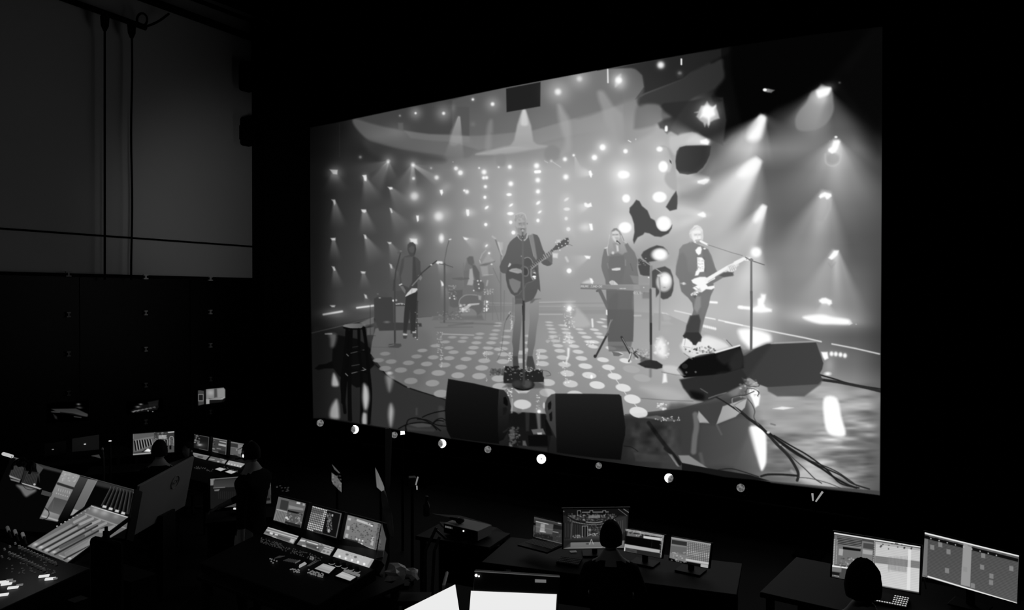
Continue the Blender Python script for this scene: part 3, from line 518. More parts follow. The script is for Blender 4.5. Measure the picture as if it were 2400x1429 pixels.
pic.poly([1018,340,1105,335,1108,372,1060,378,1020,378],150,.5,soft=5); pic.line([1032,353,1056,347],8,104,.75,2); pic.line([1074,346,1096,345],8,110,.7,2); pic.line([1036,366,1054,364],6,118,.6,2); pic.line([1078,362,1096,362],6,122,.6,2); pic.ell(1122,352,7,10,120,.7); pic.poly([1085,290,1108,290,1112,400,1100,440,1090,400],150,.5,soft=4); pic.line([1062,360,1062,385],8,140,.7,2); pic.poly([1015,400,1050,395,1070,400,1112,400,1112,440,1100,470,1070,490,1040,480,1015,445],136,.75,soft=4); pic.ell(1070,415,22,9,90,.7,soft=2); pic.poly([990,380,1010,400,1020,440,1050,480,1030,480,1000,430],150,.7,soft=3)
pic.poly([1138,468,1190,475,1205,560,1232,735,1222,760,1195,720,1160,560],134,1,soft=2); pic.line([1138,470,1160,570,1195,715],6,160,.8); pic.line([1190,475,1232,735],6,112,.8)
pic.poly([1125,470,1160,460,1190,470,1150,480],190,.7,soft=2)
# guitar
pic.poly([915,835,960,805,1010,800,1060,812,1085,795,1095,745,1130,728,1170,750,1192,820,1210,835,1232,850,1225,930,1215,975,1170,1000,1130,1000,1100,1045,1075,1100,1030,1150,985,1158,940,1130,905,1060,885,975,890,890],84,1,soft=2)
pic.poly([918,975,960,962,1050,1000,1045,1060,1010,1120,980,1125,950,1085,925,1025],124,1,soft=2.5); pic.line([1092,738,1130,728,1165,750,1190,800],7,160,.9,1.5,sm=True); pic.line([1060,1100,1030,1145,990,1158],6,130,.7,2); pic.line([1090,1080,1110,1020,1170,1000,1215,975],6,120,.7,2)
pic.ell(1096,884,44,60,128,1,ang=-20,soft=2); pic.ell(1094,882,36,52,70,1,ang=-20,soft=2); pic.line([1080,830,1130,850,1180,820],18,120,.6,3)
pic.line([1150,850,1300,730,1440,622],38,88,1,1.6,w2=26); pic.line([1165,862,1230,808,1330,735],14,150,.8,2)
for i in range(15):
    x=1170+i*18.5; y=836-i*14.6; pic.line([x-8,y-10,x+12,y+16],6,168,.85,1.2)
pic.poly([1415,625,1450,580,1490,555,1520,535,1548,512,1580,508,1590,545,1580,590,1540,605,1490,632,1440,648],92,1,soft=2); pic.line([1560,570,1625,598],6,110,.8)
for x,y in [(1457,585),(1490,562),(1473,622),(1510,598),(1549,575),(1545,525),(1578,545),(1487,648),(1566,598),(1440,560)]: pic.ell(x,y,8,8,215,.9)
pic.poly([1352,700,1385,665,1402,690,1405,770,1395,800,1340,745,1330,712],108,1,soft=2)
for i in range(4): pic.line([1305+i*22,700-i*14,1330+i*20,745-i*16],12,170,.8,2)
pic.poly([918,872,950,855,1000,848,1050,862,1068,880,1062,898,1020,908,1000,905,960,895,925,885],160,1,soft=2); pic.line([960,870,1060,885],5,130,.7); pic.line([990,855,1060,872],5,135,.7); pic.poly([908,830,925,790,942,800,935,820,915,838],205,1,soft=2)
pic.poly([1165,880,1200,860,1225,900,1220,965,1190,990,1160,950],112,.9,soft=2); pic.line([1165,870,1165,930,1185,975],8,170,.9,2,sm=True); pic.ell(1202,903,13,9,245); pic.ell(1200,942,20,12,255); pic.ell(1207,962,12,9,220); pic.ell(1197,925,18,24,70,.7); pic.ell(1200,942,18,10,255); pic.ell(1057,715,7,7,150)
pic.poly([985,1160,1090,1120,1190,1080,1240,1080,1185,1205,1100,1232,1090,1250,990,1252],88,.8,soft=4)
V(*cM)
pic.poly([898,0,975,0,972,100,965,250,952,400,943,480,938,560,922,650,930,755,868,755,863,650,870,560,858,480,866,380,872,320,888,240,885,60],128,1,soft=1.8,g=84)
pic.poly([1045,50,1090,0,1160,0,1155,200,1135,310,1120,450,1115,500,1098,570,1085,640,1105,720,1118,780,1095,795,1035,790,1018,730,1028,640,1038,560,1025,530,1040,400,1055,260,1050,120],146,1,soft=1.8,g=92)
pic.poly([895,0,975,0,975,55,890,60],86,.8,soft=3); pic.poly([1075,0,1180,0,1120,10,1085,45,1060,50],86,.7,soft=3)
pic.poly([870,640,922,640,932,755,870,755],66,.85,soft=4); pic.poly([1030,640,1085,640,1112,740,1118,785,1090,795,1035,790,1018,730],60,.85,soft=3)
part(7) # pedalboard and mic stand
pic.poly([608,820,640,780,700,790,770,780,770,850,700,850,640,848],70,.75,soft=3); pic.dots(40,610,780,760,850,40,150,5,12,.6,11)
pic.poly([778,750,870,757,880,748,935,750,945,775,1060,800,1120,790,1198,790,1203,860,1215,880,1212,930,1110,930,1000,960,850,945,765,940,760,890,770,800],36,1,soft=2); pic.dots(60,770,755,1200,830,60,225,4,11,.6,12); pic.dots(14,770,830,1100,920,150,230,4,7,.7,13)
pic.line([1200,800,1260,810,1290,850,1240,862],5,60,.8,sm=True); pic.line([1160,935,1215,940],8,200,.7); pic.line([1020,800,1050,812,1080,800],10,210,.8,sm=True)
pic.poly([750,990,790,955,860,940,1215,930,1215,995,1110,1000,900,990],60,.6,soft=6)
pic.ell(985,960,126,57,40,1,soft=1.6); pic.ell(1025,950,50,45,95,.6,soft=6); pic.ell(915,945,50,35,62,.6,soft=6); pic.poly([870,985,985,1012,1100,990,1040,1020,980,1024,920,1015],14,1,soft=2)
pic.line([985,-5,987,400,990,950],22,60,1,1.5,w2=26); pic.line([978,80,982,180],18,48,1); V(*cF); pic.line([1073,500,1073,700,1076,960,1085,1200],18,104,1,1.4,w2=24); pic.line([1071,420,1071,470],20,112,1,1.6); pic.ell(1072,428,12,14,190,.8); pic.line([1071,490,1071,515],24,90,1,1.5); pic.ell(1070,505,6,5,160)
pic.line([1085,1250,1083,1429],26,62,1,1.6)
V(*cM); pic.line([850,160,790,240,765,350,750,480,730,600,690,690],7,95,.7,sm=True); pic.line([560,530,700,540,790,590,840,640],7,100,.5,sm=True)
# wedges
part(8); V(*cP)
pic.poly([600,208,640,213,665,240,692,290,712,370,700,440,735,480,725,540,690,590,640,680,590,700,585,400],44,1,soft=2,g=12); pic.poly([640,283,662,278,680,320,682,360,665,362,640,340],10,1,soft=2); pic.poly([635,380,665,375,675,400,660,440,635,450],22,1,soft=3); pic.line([715,500,690,570,640,610],10,44,.8,3,sm=True)
pic.poly([122,110,360,152,600,208,588,400,590,600,600,720,150,672,110,590,98,520,92,400,104,240],22,1,soft=1.8,g=8)
part(0)
pic.poly([690,440,740,430,840,430,1030,440,1090,620,1060,800,900,770,740,740,690,720,680,600],20,.9,soft=4); pic.poly([845,430,885,430,880,600,850,600],50,.6,soft=4); pic.poly([945,430,985,430,990,600,965,600],110,.8,soft=6); pic.ell(972,415,14,14,250,1,soft=4)
pic.poly([900,585,1010,575,1035,630,920,630],92,1,soft=2); pic.poly([955,615,1000,612,1000,632,960,632],190,.9,soft=2); pic.dots(70,690,560,790,740,30,120,5,16,.6,14); pic.poly([700,580,740,570,750,660,700,680],100,.6,soft=5); pic.poly([870,640,1050,640,1060,740,880,740],10,1,soft=3); pic.poly([820,690,845,690,860,740,820,735],100,.8,soft=4); pic.poly([780,735,1050,755,1050,795,780,750],46,.6,soft=4); pic.poly([780,380,810,390,805,430,780,440,755,420],110,.6,soft=4); pic.ell(815,348,78,43,205,1,ang=3,soft=2)
part(9)
pic.poly([1125,248,1090,255,1050,290,1030,340,1028,400,1045,460,1040,500,1080,560,1110,620,1140,680,1150,500],72,1,soft=2,g=52); pic.poly([1058,340,1085,315,1090,345,1085,390,1062,405,1055,370],18,1,soft=2); pic.poly([1068,440,1095,415,1098,480,1092,508,1075,505],18,1,soft=2); pic.poly([1030,490,1045,490,1080,570,1100,640,1040,640],14,1,soft=3)
pic.poly([1125,248,1500,250,1725,256,1745,275,1765,420,1783,560,1780,640,1760,720,1740,870,1500,850,1280,822,1140,800,1130,500],32,1,soft=1.8,g=9)
part(0); V(*cL)
for P,w in (([1490,1080,1380,1100,1290,1130,1250,1150],11),([1000,1270,1080,1230,1200,1205,1330,1215,1400,1260,1440,1290],12),([1085,1225,1100,1180,1160,1158,1230,1165,1330,1210,1400,1280],11),([1200,1170,1300,1180,1400,1230,1520,1245],10),([1360,1210,1400,1175,1450,1160,1490,1180],9),([1350,1230,1400,1185,1470,1190],12),([1075,1230,1080,1300],16)): pic.line(P,w,12,1,1.4,sm=True)
pic.poly([1100,1225,1250,1210,1350,1230,1330,1250,1200,1255],88,.55,soft=4); pic.poly([1080,1250,1200,1265,1380,1275,1370,1300,1100,1285],62,.5,soft=3)
# keyboard player
part(10); V(*cI)
pic.poly([440,200,470,170,500,165,540,200,570,260,590,320,625,330,640,360,700,430,735,520,730,600,745,700,745,800,690,870,695,1100,685,1429,405,1429,395,1100,385,860,375,740,340,640,330,590,340,490,362,400,395,370,410,300,425,250],128,1,soft=2,g=104)
pic.poly([432,215,460,175,495,163,535,190,560,260,575,320,620,328,590,350,620,430,590,440,560,470,430,480,400,460,380,390,400,370,415,300,420,250],196,.9,soft=4,g=150); pic.line([425,240,408,330,395,400,405,470],8,212,.8,2,sm=True); pic.line([555,250,575,310,612,330],8,220,.8,2)
pic.poly([445,195,470,168,500,165,535,205,545,240,520,200,490,185,460,205],118,.75,soft=4); pic.poly([455,205,495,190,525,210,535,265,520,305,490,322,460,290,448,250],214,1,soft=2.5); pic.poly([452,228,522,226,524,246,452,250],160,.6,soft=4); pic.line([456,240,474,237],7,120,.6,2); pic.line([494,238,514,236],7,116,.6,2); pic.poly([480,262,525,262,530,300,495,300],178,.8,soft=3); pic.line([445,262,465,300],12,190,.8); pic.line([505,310,535,340],18,70,1,2); pic.poly([490,315,515,320,540,345,515,345],215,.9,soft=2)
pic.poly([455,330,500,325,540,345,545,430,500,440,470,400],150,.7,soft=4); pic.poly([495,350,520,360,525,420,505,425],225,.8,soft=4); pic.poly([430,455,520,440,580,470,600,600,560,780,420,760,400,600],112,.7,soft=6); pic.ell(460,440,14,16,230,.8,soft=3); pic.poly([365,385,400,370,400,385,372,395],225,.9,soft=2)
pic.poly([445,618,500,606,545,606,543,632,500,638,450,635],215,1,soft=2); pic.line([655,560,680,640],8,100,.8,2); pic.line([600,520,600,580],8,165,.6,3); pic.line([400,560,410,610],8,160,.5,3)
pic.poly([385,860,690,860,692,1100,680,1429,560,1429,410,1429,398,1200],106,.85,soft=2.5,g=98); pic.poly([400,1000,520,900,480,1300,410,1400],98,.5,soft=10)
pic.poly([650,690,745,700,860,710,860,780,745,790,690,780],150,.6,soft=4)
V(*cN); pic.poly([285,200,560,200,555,480,530,600,480,580,430,610,290,580],94,.6,soft=3,g=88); pic.poly([290,580,450,580,530,610,500,640,300,640],100,.8,soft=3); pic.poly([270,205,282,205,284,260,270,255],250,1,soft=2)
pic.poly([330,640,400,650,450,675,400,690,350,685],95,.9,soft=2)
part(11) # keyboard
V(*cI)
pic.poly([97,785,300,792,420,796,870,790,890,800,890,850,870,868,700,862,520,850,280,848,100,842],128,1,soft=1.6,gx=150); pic.line([100,795,870,797],8,160,.6); pic.line([100,838,500,850],7,100,.7)
text(pic,'ROLAND',104,802,14.5,22,228); text(pic,'JUNO-DS',210,804,19,22,228)
pic.line([540,838,565,838],12,205,.8); pic.line([580,838,600,838],12,205,.8); pic.ell(804,826,6,6,225); pic.poly([690,800,760,805,760,850,690,845],160,.5,soft=4); pic.line([692,885,808,888],22,130,.8); text(pic,'ROLAND',694,876,19,24,238)
pic.poly([418,775,425,755,450,746,475,752,515,790,510,797,440,797],205,1,soft=1.8); 
for x in (438,450,464): pic.line([x,758,x+4,796],4,160,.8)
pic.poly([285,850,330,850,395,990,392,1070,340,960,300,880],106,1,soft=2); pic.ell(283,868,12,9,100)
pic.line([455,1185,420,1230,400,1310],8,150,.7,2); V(*cN); pic.line([320,310,290,420],9,150,.8,2); pic.line([285,455,230,560,160,695],22,60,1,1.6,w2=20); pic.line([275,470,295,430],18,110,.8); pic.ell(155,690,16,18,50); pic.line([432,490,480,580,520,655],22,52,1,1.6); pic.line([440,500,525,650],5,215,.8); pic.line([535,655,508,745],16,80,1); pic.line([530,660,510,720],9,235,1); pic.line([600,705,560,660,585,640],18,60,.9,2)
pic.line([170,5,185,0],14,100,.8); pic.line([200,0,265,130,280,170],26,108,.9,2)
part(12) # right microphone stand
V(*cI)
pic.line([760,490,850,560,960,630,1000,660],12,160,1,1.5); pic.line([640,350,700,430,760,500],8,150,.5); pic.line([882,600,880,850],24,138,1,1.6); pic.line([880,850,882,1429],26,100,1,1.6,w2=28); pic.poly([875,585,900,580,905,640,870,660],140,1,soft=2); pic.line([975,700,985,830,978,1300],18,152,.9,1.6); pic.line([965,692,1000,698],22,205,.9,2); pic.poly([890,835,935,835,935,900,915,1140,895,1140],172,.7,soft=4); pic.poly([780,870,880,880,880,950,790,950],108,.7,soft=6); pic.dots(16,745,500,830,580,110,170,5,12,.6,15); pic.poly([700,880,880,900,870,1160,700,1130],150,.35,soft=8); pic.line([700,1140,770,1140],16,200,.7,3); pic.ell(858,714,8,8,245)
V(*cN); pic.line([735,0,738,400,740,750],22,92,1,1.5,w2=26); pic.line([740,350,740,560],22,45,.8,2); pic.poly([600,770,680,735,730,728,800,740,862,780,858,812,800,825,680,810],44,1,soft=2.5); pic.poly([620,690,730,720,740,780,640,790],50,.6,soft=6); pic.line([735,830,735,900],26,92,.5,4)
# guitarist at the right
part(13); V(*cI)
jac = [1330,310,1300,330,1240,350,1200,400,1190,500,1165,590,1160,680,1200,740,1210,810,1225,870,1300,940,1345,1000,1358,1080,1340,1150,1310,1230,1280,1250,1265,1330,1243,1370,1270,1400,1330,1429,1440,1429,1450,1380,1435,1330,1460,1240,1480,1170,1500,1110,1530,1020,1545,930,1590,840,1580,780,1700,710,1800,700,1810,650,1740,640,1640,680,1600,600,1560,470,1520,400,1470,370,1420,350]
pic.poly(jac, 138, 1, soft=2.5, g=104)
pic.poly([1190,480,1240,440,1280,500,1300,640,1380,700,1330,760,1340,900,1300,930,1230,870,1200,740,1165,680,1170,580],120,.6,soft=8)
pic.poly([1450,400,1520,400,1580,560,1620,690,1500,710,1480,650,1470,520],118,.7,soft=6); pic.poly([1640,690,1700,660,1790,655,1810,690,1700,712],86,.8,soft=4); pic.line([1475,500,1490,640],12,90,.5,4)
pic.poly([1350,910,1440,880,1560,880,1540,960,1500,1100,1470,1220,1430,1370,1400,1400,1360,1300,1340,1180,1370,1050],120,.8,soft=4); pic.poly([1440,900,1550,880,1530,1000,1500,1090,1460,1150,1440,1020],122,.8,soft=5); pic.poly([1390,920,1440,930,1440,1040,1400,1110,1360,1060],160,.6,soft=6); pic.poly([1355,930,1400,900,1380,950],90,.8,soft=3)
pic.poly([1320,1140,1420,1130,1440,1200,1420,1330,1450,1380,1440,1429,1330,1429,1290,1400,1243,1365,1275,1310,1285,1240],66,.95,soft=5); pic.poly([1243,1365,1300,1340,1330,1400,1260,1395],44,.8,soft=3)
V(*cN); pic.poly([1075,480,1110,440,1240,440,1270,490,1240,530,1210,575,1180,570,1150,510],52,1,soft=2.5); pic.poly([1075,510,1110,500,1140,520,1170,560,1165,610,1100,605,1060,580],236,1,soft=3); pic.line([1100,510,1090,575],5,150,.8); pic.line([1080,590,1150,600],5,140,.8)
V(*cI)
pic.poly([1310,230,1318,195,1345,165,1370,135,1400,130,1440,150,1462,185,1468,260,1462,300,1430,325,1400,335,1370,325,1345,290,1320,270],232,1,soft=2.5); pic.line([1318,212,1345,180,1380,160],9,188,.6,2.5,sm=True); pic.line([1350,190,1400,150,1440,165],8,205,.6,2.5,sm=True); pic.poly([1308,230,1330,225,1345,290,1330,330,1312,300],190,.6,soft=5); pic.poly([1350,200,1400,185,1440,195,1455,250,1440,300,1400,320,1370,310,1350,260],248,.8,soft=3)
pic.poly([1360,225,1450,220,1450,250,1362,255],205,.6,soft=4); pic.line([1376,240,1394,237],6,168,.7,2); pic.line([1417,238,1436,236],6,168,.7,2); pic.line([1385,300,1440,293],12,160,.8,3); pic.poly([1440,190,1466,215,1462,300,1440,320],205,.6,soft=5); pic.poly([1370,310,1460,300,1440,335,1400,340],150,.8,soft=3); pic.ell(1378,318,10,9,240); pic.line([1405,245,1405,275],6,215,.8)
pic.poly([1380,410,1410,375,1440,370,1452,400,1440,450,1415,465,1390,440],255,1,soft=2.5); pic.poly([1400,490,1450,485,1478,520,1482,600,1475,650,1430,655,1410,690,1375,695,1385,650,1408,620,1402,560],252,1,soft=2.5); pic.dots(30,1400,490,1475,650,170,230,5,12,.5,16); pic.line([1395,480,1470,490],10,120,.7,2); pic.ell(1483,393,14,9,245,.9); pic.ell(1250,782,16,13,245,.9,soft=3); pic.line([1220,780,1270,785],14,205,.6,3)
pic.line([1440,310,1515,348],24,250,1,2,w2=20); pic.line([1515,348,1780,435,1905,470],7,122,.8,1.4)
pic.poly([1335,745,1370,725,1430,708,1490,708,1530,730,1600,700,1600,730,1550,755,1500,790,1520,815,1590,805,1595,830,1560,850,1500,845,1450,880,1400,870,1350,830,1400,800,1350,775],250,1,soft=2.5); pic.poly([1330,905,1345,885,1400,850,1430,830,1450,870,1400,890,1345,915],200,.8,soft=3); pic.dots(12,1330,870,1410,915,210,255,5,11,.9,17); pic.line([1350,800,1420,850],8,150,.6)
pic.line([1500,745,1740,600,1905,520],40,246,1,2,w2=30); pic.line([1520,760,1740,628],6,170,.8); pic.poly([1740,590,1800,562,1840,580,1835,630,1790,655,1750,650,1735,620],225,1,soft=2.5)
for i in range(3): pic.line([1755+i*22,600-i*4,1775+i*22,645-i*6],5,140,.8)
V(*cK); pic.line([110,265,200,220,245,225],34,245,1,2.5); pic.dots(10,225,195,290,240,180,250,6,12,.9,18); pic.line([0,350,130,285],40,240,.6,3)
for i in range(5): pic.line([40+i*16,300-i*2,60+i*14,345-i*5],5,150,.7)
part(14)
pic.line([290,225,290,600],22,116,1,1.6,w2=26); pic.line([290,590,292,700,288,1235],28,98,1,1.8); pic.line([225,205,290,240,435,288],9,98,1,1.5); pic.ell(288,232,24,14,130,.9)
pic.poly([180,1235,290,1240,330,1230,220,1300,200,1300],120,.6,soft=4)
part(0)
# --- edges of the lit picture
pic.v = (0, 0, 1)
pic.pid = 0
pic.poly([(600,-100),(2200,-100),(2200,60),(2071,62),(1900,82),(1690,112.5),(1605.7,127.5),(1460,153.5),(1185,205),(1060,231),(964,250),(836,277),(790,287),(726,299),(726,600),(734,980),(764,980),(918,1004),(1050,1027),(1175,1043),(1282,1060),(1395,1081),(1495,1093.5),(1598,1101),(1661,1107),(1756,1121),(1806,1129),(1942,1144),(2062,1160),(2066,600),(2070,60),(2200,58),(2200,1300),(600,1300)], 0, 1, soft=1.6)
pic.line([(764,981),(918,1005),(1180,1044)], 1.5, 34, .5)
pic.poly([(1598,1084),(1661,1097),(1756,1112),(1806,1127),(1700,1118),(1640,1106),(1598,1101)],22,1,soft=1.5)
pic.poly([(1806,1127),(1942,1140),(2062,1150),(2062,1159),(1942,1147),(1806,1131)],62,.8,soft=1.5)
pic.poly([(700,250),(800,270),(790,330),(780,420),(770,600),(765,980),(700,990)],0,.35,soft=60)
pic.A = np.clip(pic.A, 0, 255); A0 = pic.A.copy(); pic.blur(1); pic.A = A0*.45+pic.A*.55
# ---------------------------------------------------------------- the pictures on the smaller displays
low = Art(0, 880, 2400, 549, 2.0)
W = low.view
a1, a2, a3, a4, a5, a6, a9, aC, aD = (430,1000,8.93),(430,1090,6.804),(0,1040,7.059),(0,1170,5.518),(100,980,6.316),(580,1150,5.715),(1235,1170,7.938),(1180,1000,3.33),(1800,1000,3.332)
LP, LL = low.poly, low.line
S = .8
# engineer's monitor (stage view)
W(*a5)
LP([1335,232,1950,190,1950,500,1335,548],72,1,soft=S); LP([1335,232,1650,210,1655,265,1540,275,1340,320],88,1,soft=S); LP([1340,320,1540,278,1655,265,1640,290,1345,345],110,1,soft=S)
LP([1340,345,1640,290,1700,330,1600,420,1480,490,1345,500],95,1,soft=S); LP([1650,215,1950,190,1950,300,1650,300],52,1,soft=S); LP([1715,250,1835,245,1835,300,1715,305],150,1,soft=S); LL([1860,208,1948,200],16,200,1,S)
for i in range(7):
    x = 1350+i*38; LP([x,330-i*4,x+24,328-i*4,x+44,470-i*14,x+24,485-i*14],8,1,soft=S); LL([x+26,330-i*4,x+48,470-i*14],8,185,1,S)
for i in range(4):
    x = 1720+i*48; LP([x,318,x+28,316,x+40,420,x+22,425],12,1,soft=S); LL([x+30,316,x+28,400],7,170,1,S)
LL([1880,420,1880,290,1910,270,1935,290,1940,400],9,165,1,S,sm=True); LP([1875,400,1905,400,1905,460,1875,460],10,1,soft=S); low.dots(40,1890,290,1935,400,40,150,3,8,.8,1); low.dots(60,1655,205,1850,320,60,200,3,7,.8,2)
LL([1338,535,1600,512],16,165,1,S); LL([1338,236,1338,300],6,170,1,S); LP([1500,490,1560,445,1600,470,1590,495],235,1,soft=1); LP([1350,500,1480,480,1520,500,1500,512,1350,525],62,1,soft=S); LP([1460,500,1520,455,1530,460,1480,500],10,1,soft=S)
# far lighting console
W(*a1)
LP([222,150,540,205,520,500,215,440],22,1,soft=S); LL([340,180,535,213,515,495,330,458],9,120,1,S); low.glow(340,375,50,22,150); low.glow(380,390,110,60,30); low.dots(20,230,160,330,350,90,150,8,16,.9,3); LL([265,170,262,290],12,110,1,S); LL([240,290,335,300],16,125,1,S)
LP([590,215,915,275,890,590,570,520],58,1,soft=S); LL([595,228,910,285],24,120,1,S); LP([755,290,900,318,895,345,750,312],150,1,soft=S); LP([735,345,895,375,890,420,730,385],158,1,soft=S); LL([903,280,885,580],12,110,1,S); LP([580,435,660,450,655,475,578,465],130,1,soft=S); LL([700,450,780,462],18,125,1,S); LL([575,500,730,535],22,95,1,S); low.dots(40,590,270,655,400,20,110,5,12,.8,4); LP([730,490,880,515,875,575,730,545],34,1,soft=S)
LP([970,300,1310,360,1290,670,955,600],88,1,soft=S); LP([975,335,1140,365,1135,440,970,415],50,1,soft=S); LL([970,312,1305,368],14,130,1,S); LP([1145,360,1300,390,1290,600,1140,575],120,1,soft=S); LL([970,420,1140,450],8,135,1,S); LP([955,570,1040,585,1040,605,955,595],150,1,soft=S); LL([1150,470,1290,405],14,14,1,S); LP([1050,580,1130,595,1130,620,1050,605],45,1,soft=S); low.ell(1113,483,14,14,150); LP([1140,560,1290,590,1290,670,1140,630],80,1,soft=S)
LP([200,535,545,605,470,692,250,660,190,560],112,1,soft=S); LL([205,545,540,612],18,140,1,S); LP([300,600,420,620,400,650,290,640],70,1,soft=S)
LP([570,612,920,690,860,780,505,700],92,1,soft=S); LL([540,670,650,685],12,175,1,S); LL([770,665,840,680],12,160,1,S); LP([710,710,760,715,740,745,700,740],160,1,soft=S); LP([820,705,900,700,860,765,800,745],140,1,soft=S)
LP([950,698,1295,770,1200,855,885,785],150,1,soft=S)
for i in range(5): low.ell(950+i*62,770+i*14,15,14,205)
LP([650,885,760,845,900,880,780,930],172,1,soft=S); LP([860,940,970,900,1125,935,1000,985],178,1,soft=S); LP([220,810,270,785,405,805,300,830],120,1,soft=2)
# wide console display behind the seated operator
W(*a2)
LP([425,210,1395,130,1400,610,430,700],22,1,soft=S); LL([430,225,1395,145],18,95,1,S); LP([430,215,500,210,475,320,430,322],120,1,soft=S); LP([480,240,1370,165,1380,320,480,360],40,1,soft=S,g=62); LL([1200,330,1380,322],9,130,1,S); LL([480,362,660,350],14,100,1,S); LP([490,390,580,380,560,410,495,412],110,1,soft=S)
for i in range(6): LL([1210+i*31,345,1210+i*31,515],9,90,1,S)
for i in range(14): LL([560+i*31,420,560+i*31,530],8,36,1,S)
low.dots(40,1190,360,1250,520,20,90,6,14,.8,5); LL([1392,130,1392,600],6,90,1,S); LL([1383,175,1395,470],8,120,.7,S); LP([640,625,1395,560,1400,605,560,690],66,1,soft=S); LL([640,628,1070,592],7,105,1,S); LP([975,345,1018,345,1015,400,975,400],110,1,soft=S); low.dots(10,840,680,960,705,200,240,5,9,1,6)
# left mixing desk: meter bridge
W(*a3)
LP([-400,200,200,215,2215,755,2600,860,2130,1800,-700,1700],5,1,soft=S)
LL([195,215,600,310,1040,428,1610,588,2215,752],18,96,1,1.5); LP([600,320,1040,440,1010,480,720,410],60,.9,soft=6); LP([1600,600,2215,770,2180,800,1600,690],52,.9,soft=8)
LP([265,232,470,262,400,295,250,290],88,1,soft=1.5); LP([600,320,720,400,650,500,655,640,630,500,600,400],80,.8,soft=2)
LP([205,365,330,340,400,400,350,580,150,520],42,1,soft=1)
for i in range(9): LL([230+i*24,360+i*4,170+i*26,520+i*8],7,82,.8,S)
LP([400,440,640,470,600,690,350,640],34,1,soft=1)
for i in range(8): LL([455+i*24,470+i*4,395+i*26,640+i*7],6,80,.8,S)
LP([150,515,345,585,330,610,160,550],150,1,soft=1.5,gx=120); LP([165,570,330,615,320,640,180,600],110,1,soft=1); LP([350,640,600,705,690,740,660,755,600,735,370,660],195,1,soft=1.2,gx=150); LP([270,680,400,690,600,760,500,840,420,870,340,760],128,.8,soft=8); LL([370,670,430,740,520,760,600,735],8,30,1,S,sm=True); low.ell(570,670,20,18,180)
LP([1045,435,1325,520,950,1290,660,1235],150,1,soft=S,g=92); LL([1045,430,660,1230],9,120,1,S)
LP([1045,465,1325,540,1230,710,955,650],150,1,soft=S,g=135); LL([960,655,1210,735],42,42,1,1.5); low.dots(60,1020,490,1270,620,130,190,6,14,.7,7)
for i in range(6): LL([975+i*36,735+i*10,965+i*36,775+i*10],9,175,.9,S); low.ell(935+i*36,815+i*11,9,9,175)
LP([900,880,1115,940,985,1185,760,1110],70,1,soft=1.5,g=90); LL([890,940,860,1080],8,100,.6,2); LP([740,1090,985,1170,950,1280,680,1200],150,1,soft=1.5,g=105); LL([700,1195,950,1265],24,180,.9,3); LL([745,1055,800,1110,810,1170,770,1230,700,1250],12,22,1,S,sm=True)
LP([1325,530,1455,570,1100,1260,960,1250],62,1,soft=S,g=4); LP([1455,575,1610,605,1370,1060,1180,1180,1210,1080],118,1,soft=S,g=90); LL([1610,600,1385,1040],7,150,1,S); LL([1050,432,1610,592],8,150,1,S); LP([1215,1075,1300,1100,1200,1180,1160,1185],150,1,soft=1)
for i in range(7):
    LL([1850+i*52,705+i*15,1690+i*70,1020+i*22],26,34,1,1); LL([1838+i*52,705+i*15,1675+i*70,1020+i*22],6,105,1,S); low.ell(1900+i*52,718+i*15,12,12,150)
for i in range(4): LP([1705+i*103,1010+i*36,1765+i*103,1025+i*36,1755+i*103,1062+i*36,1690+i*103,1050+i*36],195,1,soft=1.5)
LL([2210,760,2130,1160],5,80,1,S)
# left mixing desk: tilted touchscreen
W(*a4)
LP([1180,80,1662,225,1620,385,870,820,345,610],100,1,soft=S,g=108); LP([1180,80,1660,228,1640,380,1110,190],112,1,soft=S,g=95); LL([1185,82,1655,232],16,190,1,1); LL([1105,185,1625,372],18,138,1,1)
low.glow(1235,140,40,35,90); low.glow(1350,175,60,40,80); low.glow(1500,220,40,30,50)
def row(x0,y0,x1,y1,w,c): LL([x0,y0,x1,y1],w,c,1,1.2)
for x0,y0,x1,y1,c in [(430,600,920,335,128),(510,635,990,370,138),(590,665,1080,395,142),(670,690,1160,420,122),(960,295,1110,215,145),(1040,320,1200,245,150),(1120,350,1290,270,150),(1200,385,1370,305,142)]: row(x0,y0,x1,y1,34,c)
for x0,y0,x1,y1 in [(470,618,1000,330),(550,650,1180,310),(630,680,1260,340),(710,712,1340,370),(830,770,1170,590)]: row(x0,y0,x1,y1,20,44)
row(780,620,1080,470,40,84); LP([830,690,1110,530,1190,490,1200,570,900,720,850,740],140,1,soft=1.5,g=120); LP([1280,390,1480,330,1530,370,1400,440,1280,430],138,1,soft=1.5); row(880,780,1160,620,36,128)
for i in range(24): row(850+i*12,712-i*6.6,868+i*12,680-i*7,4,112)
low.glow(460,580,30,20,110); low.glow(530,615,28,18,120); low.glow(610,650,28,18,110); low.glow(700,680,28,18,120); LP([760,710,860,745,830,760,760,725],150,1,soft=2); low.ell(900,762,24,14,170)
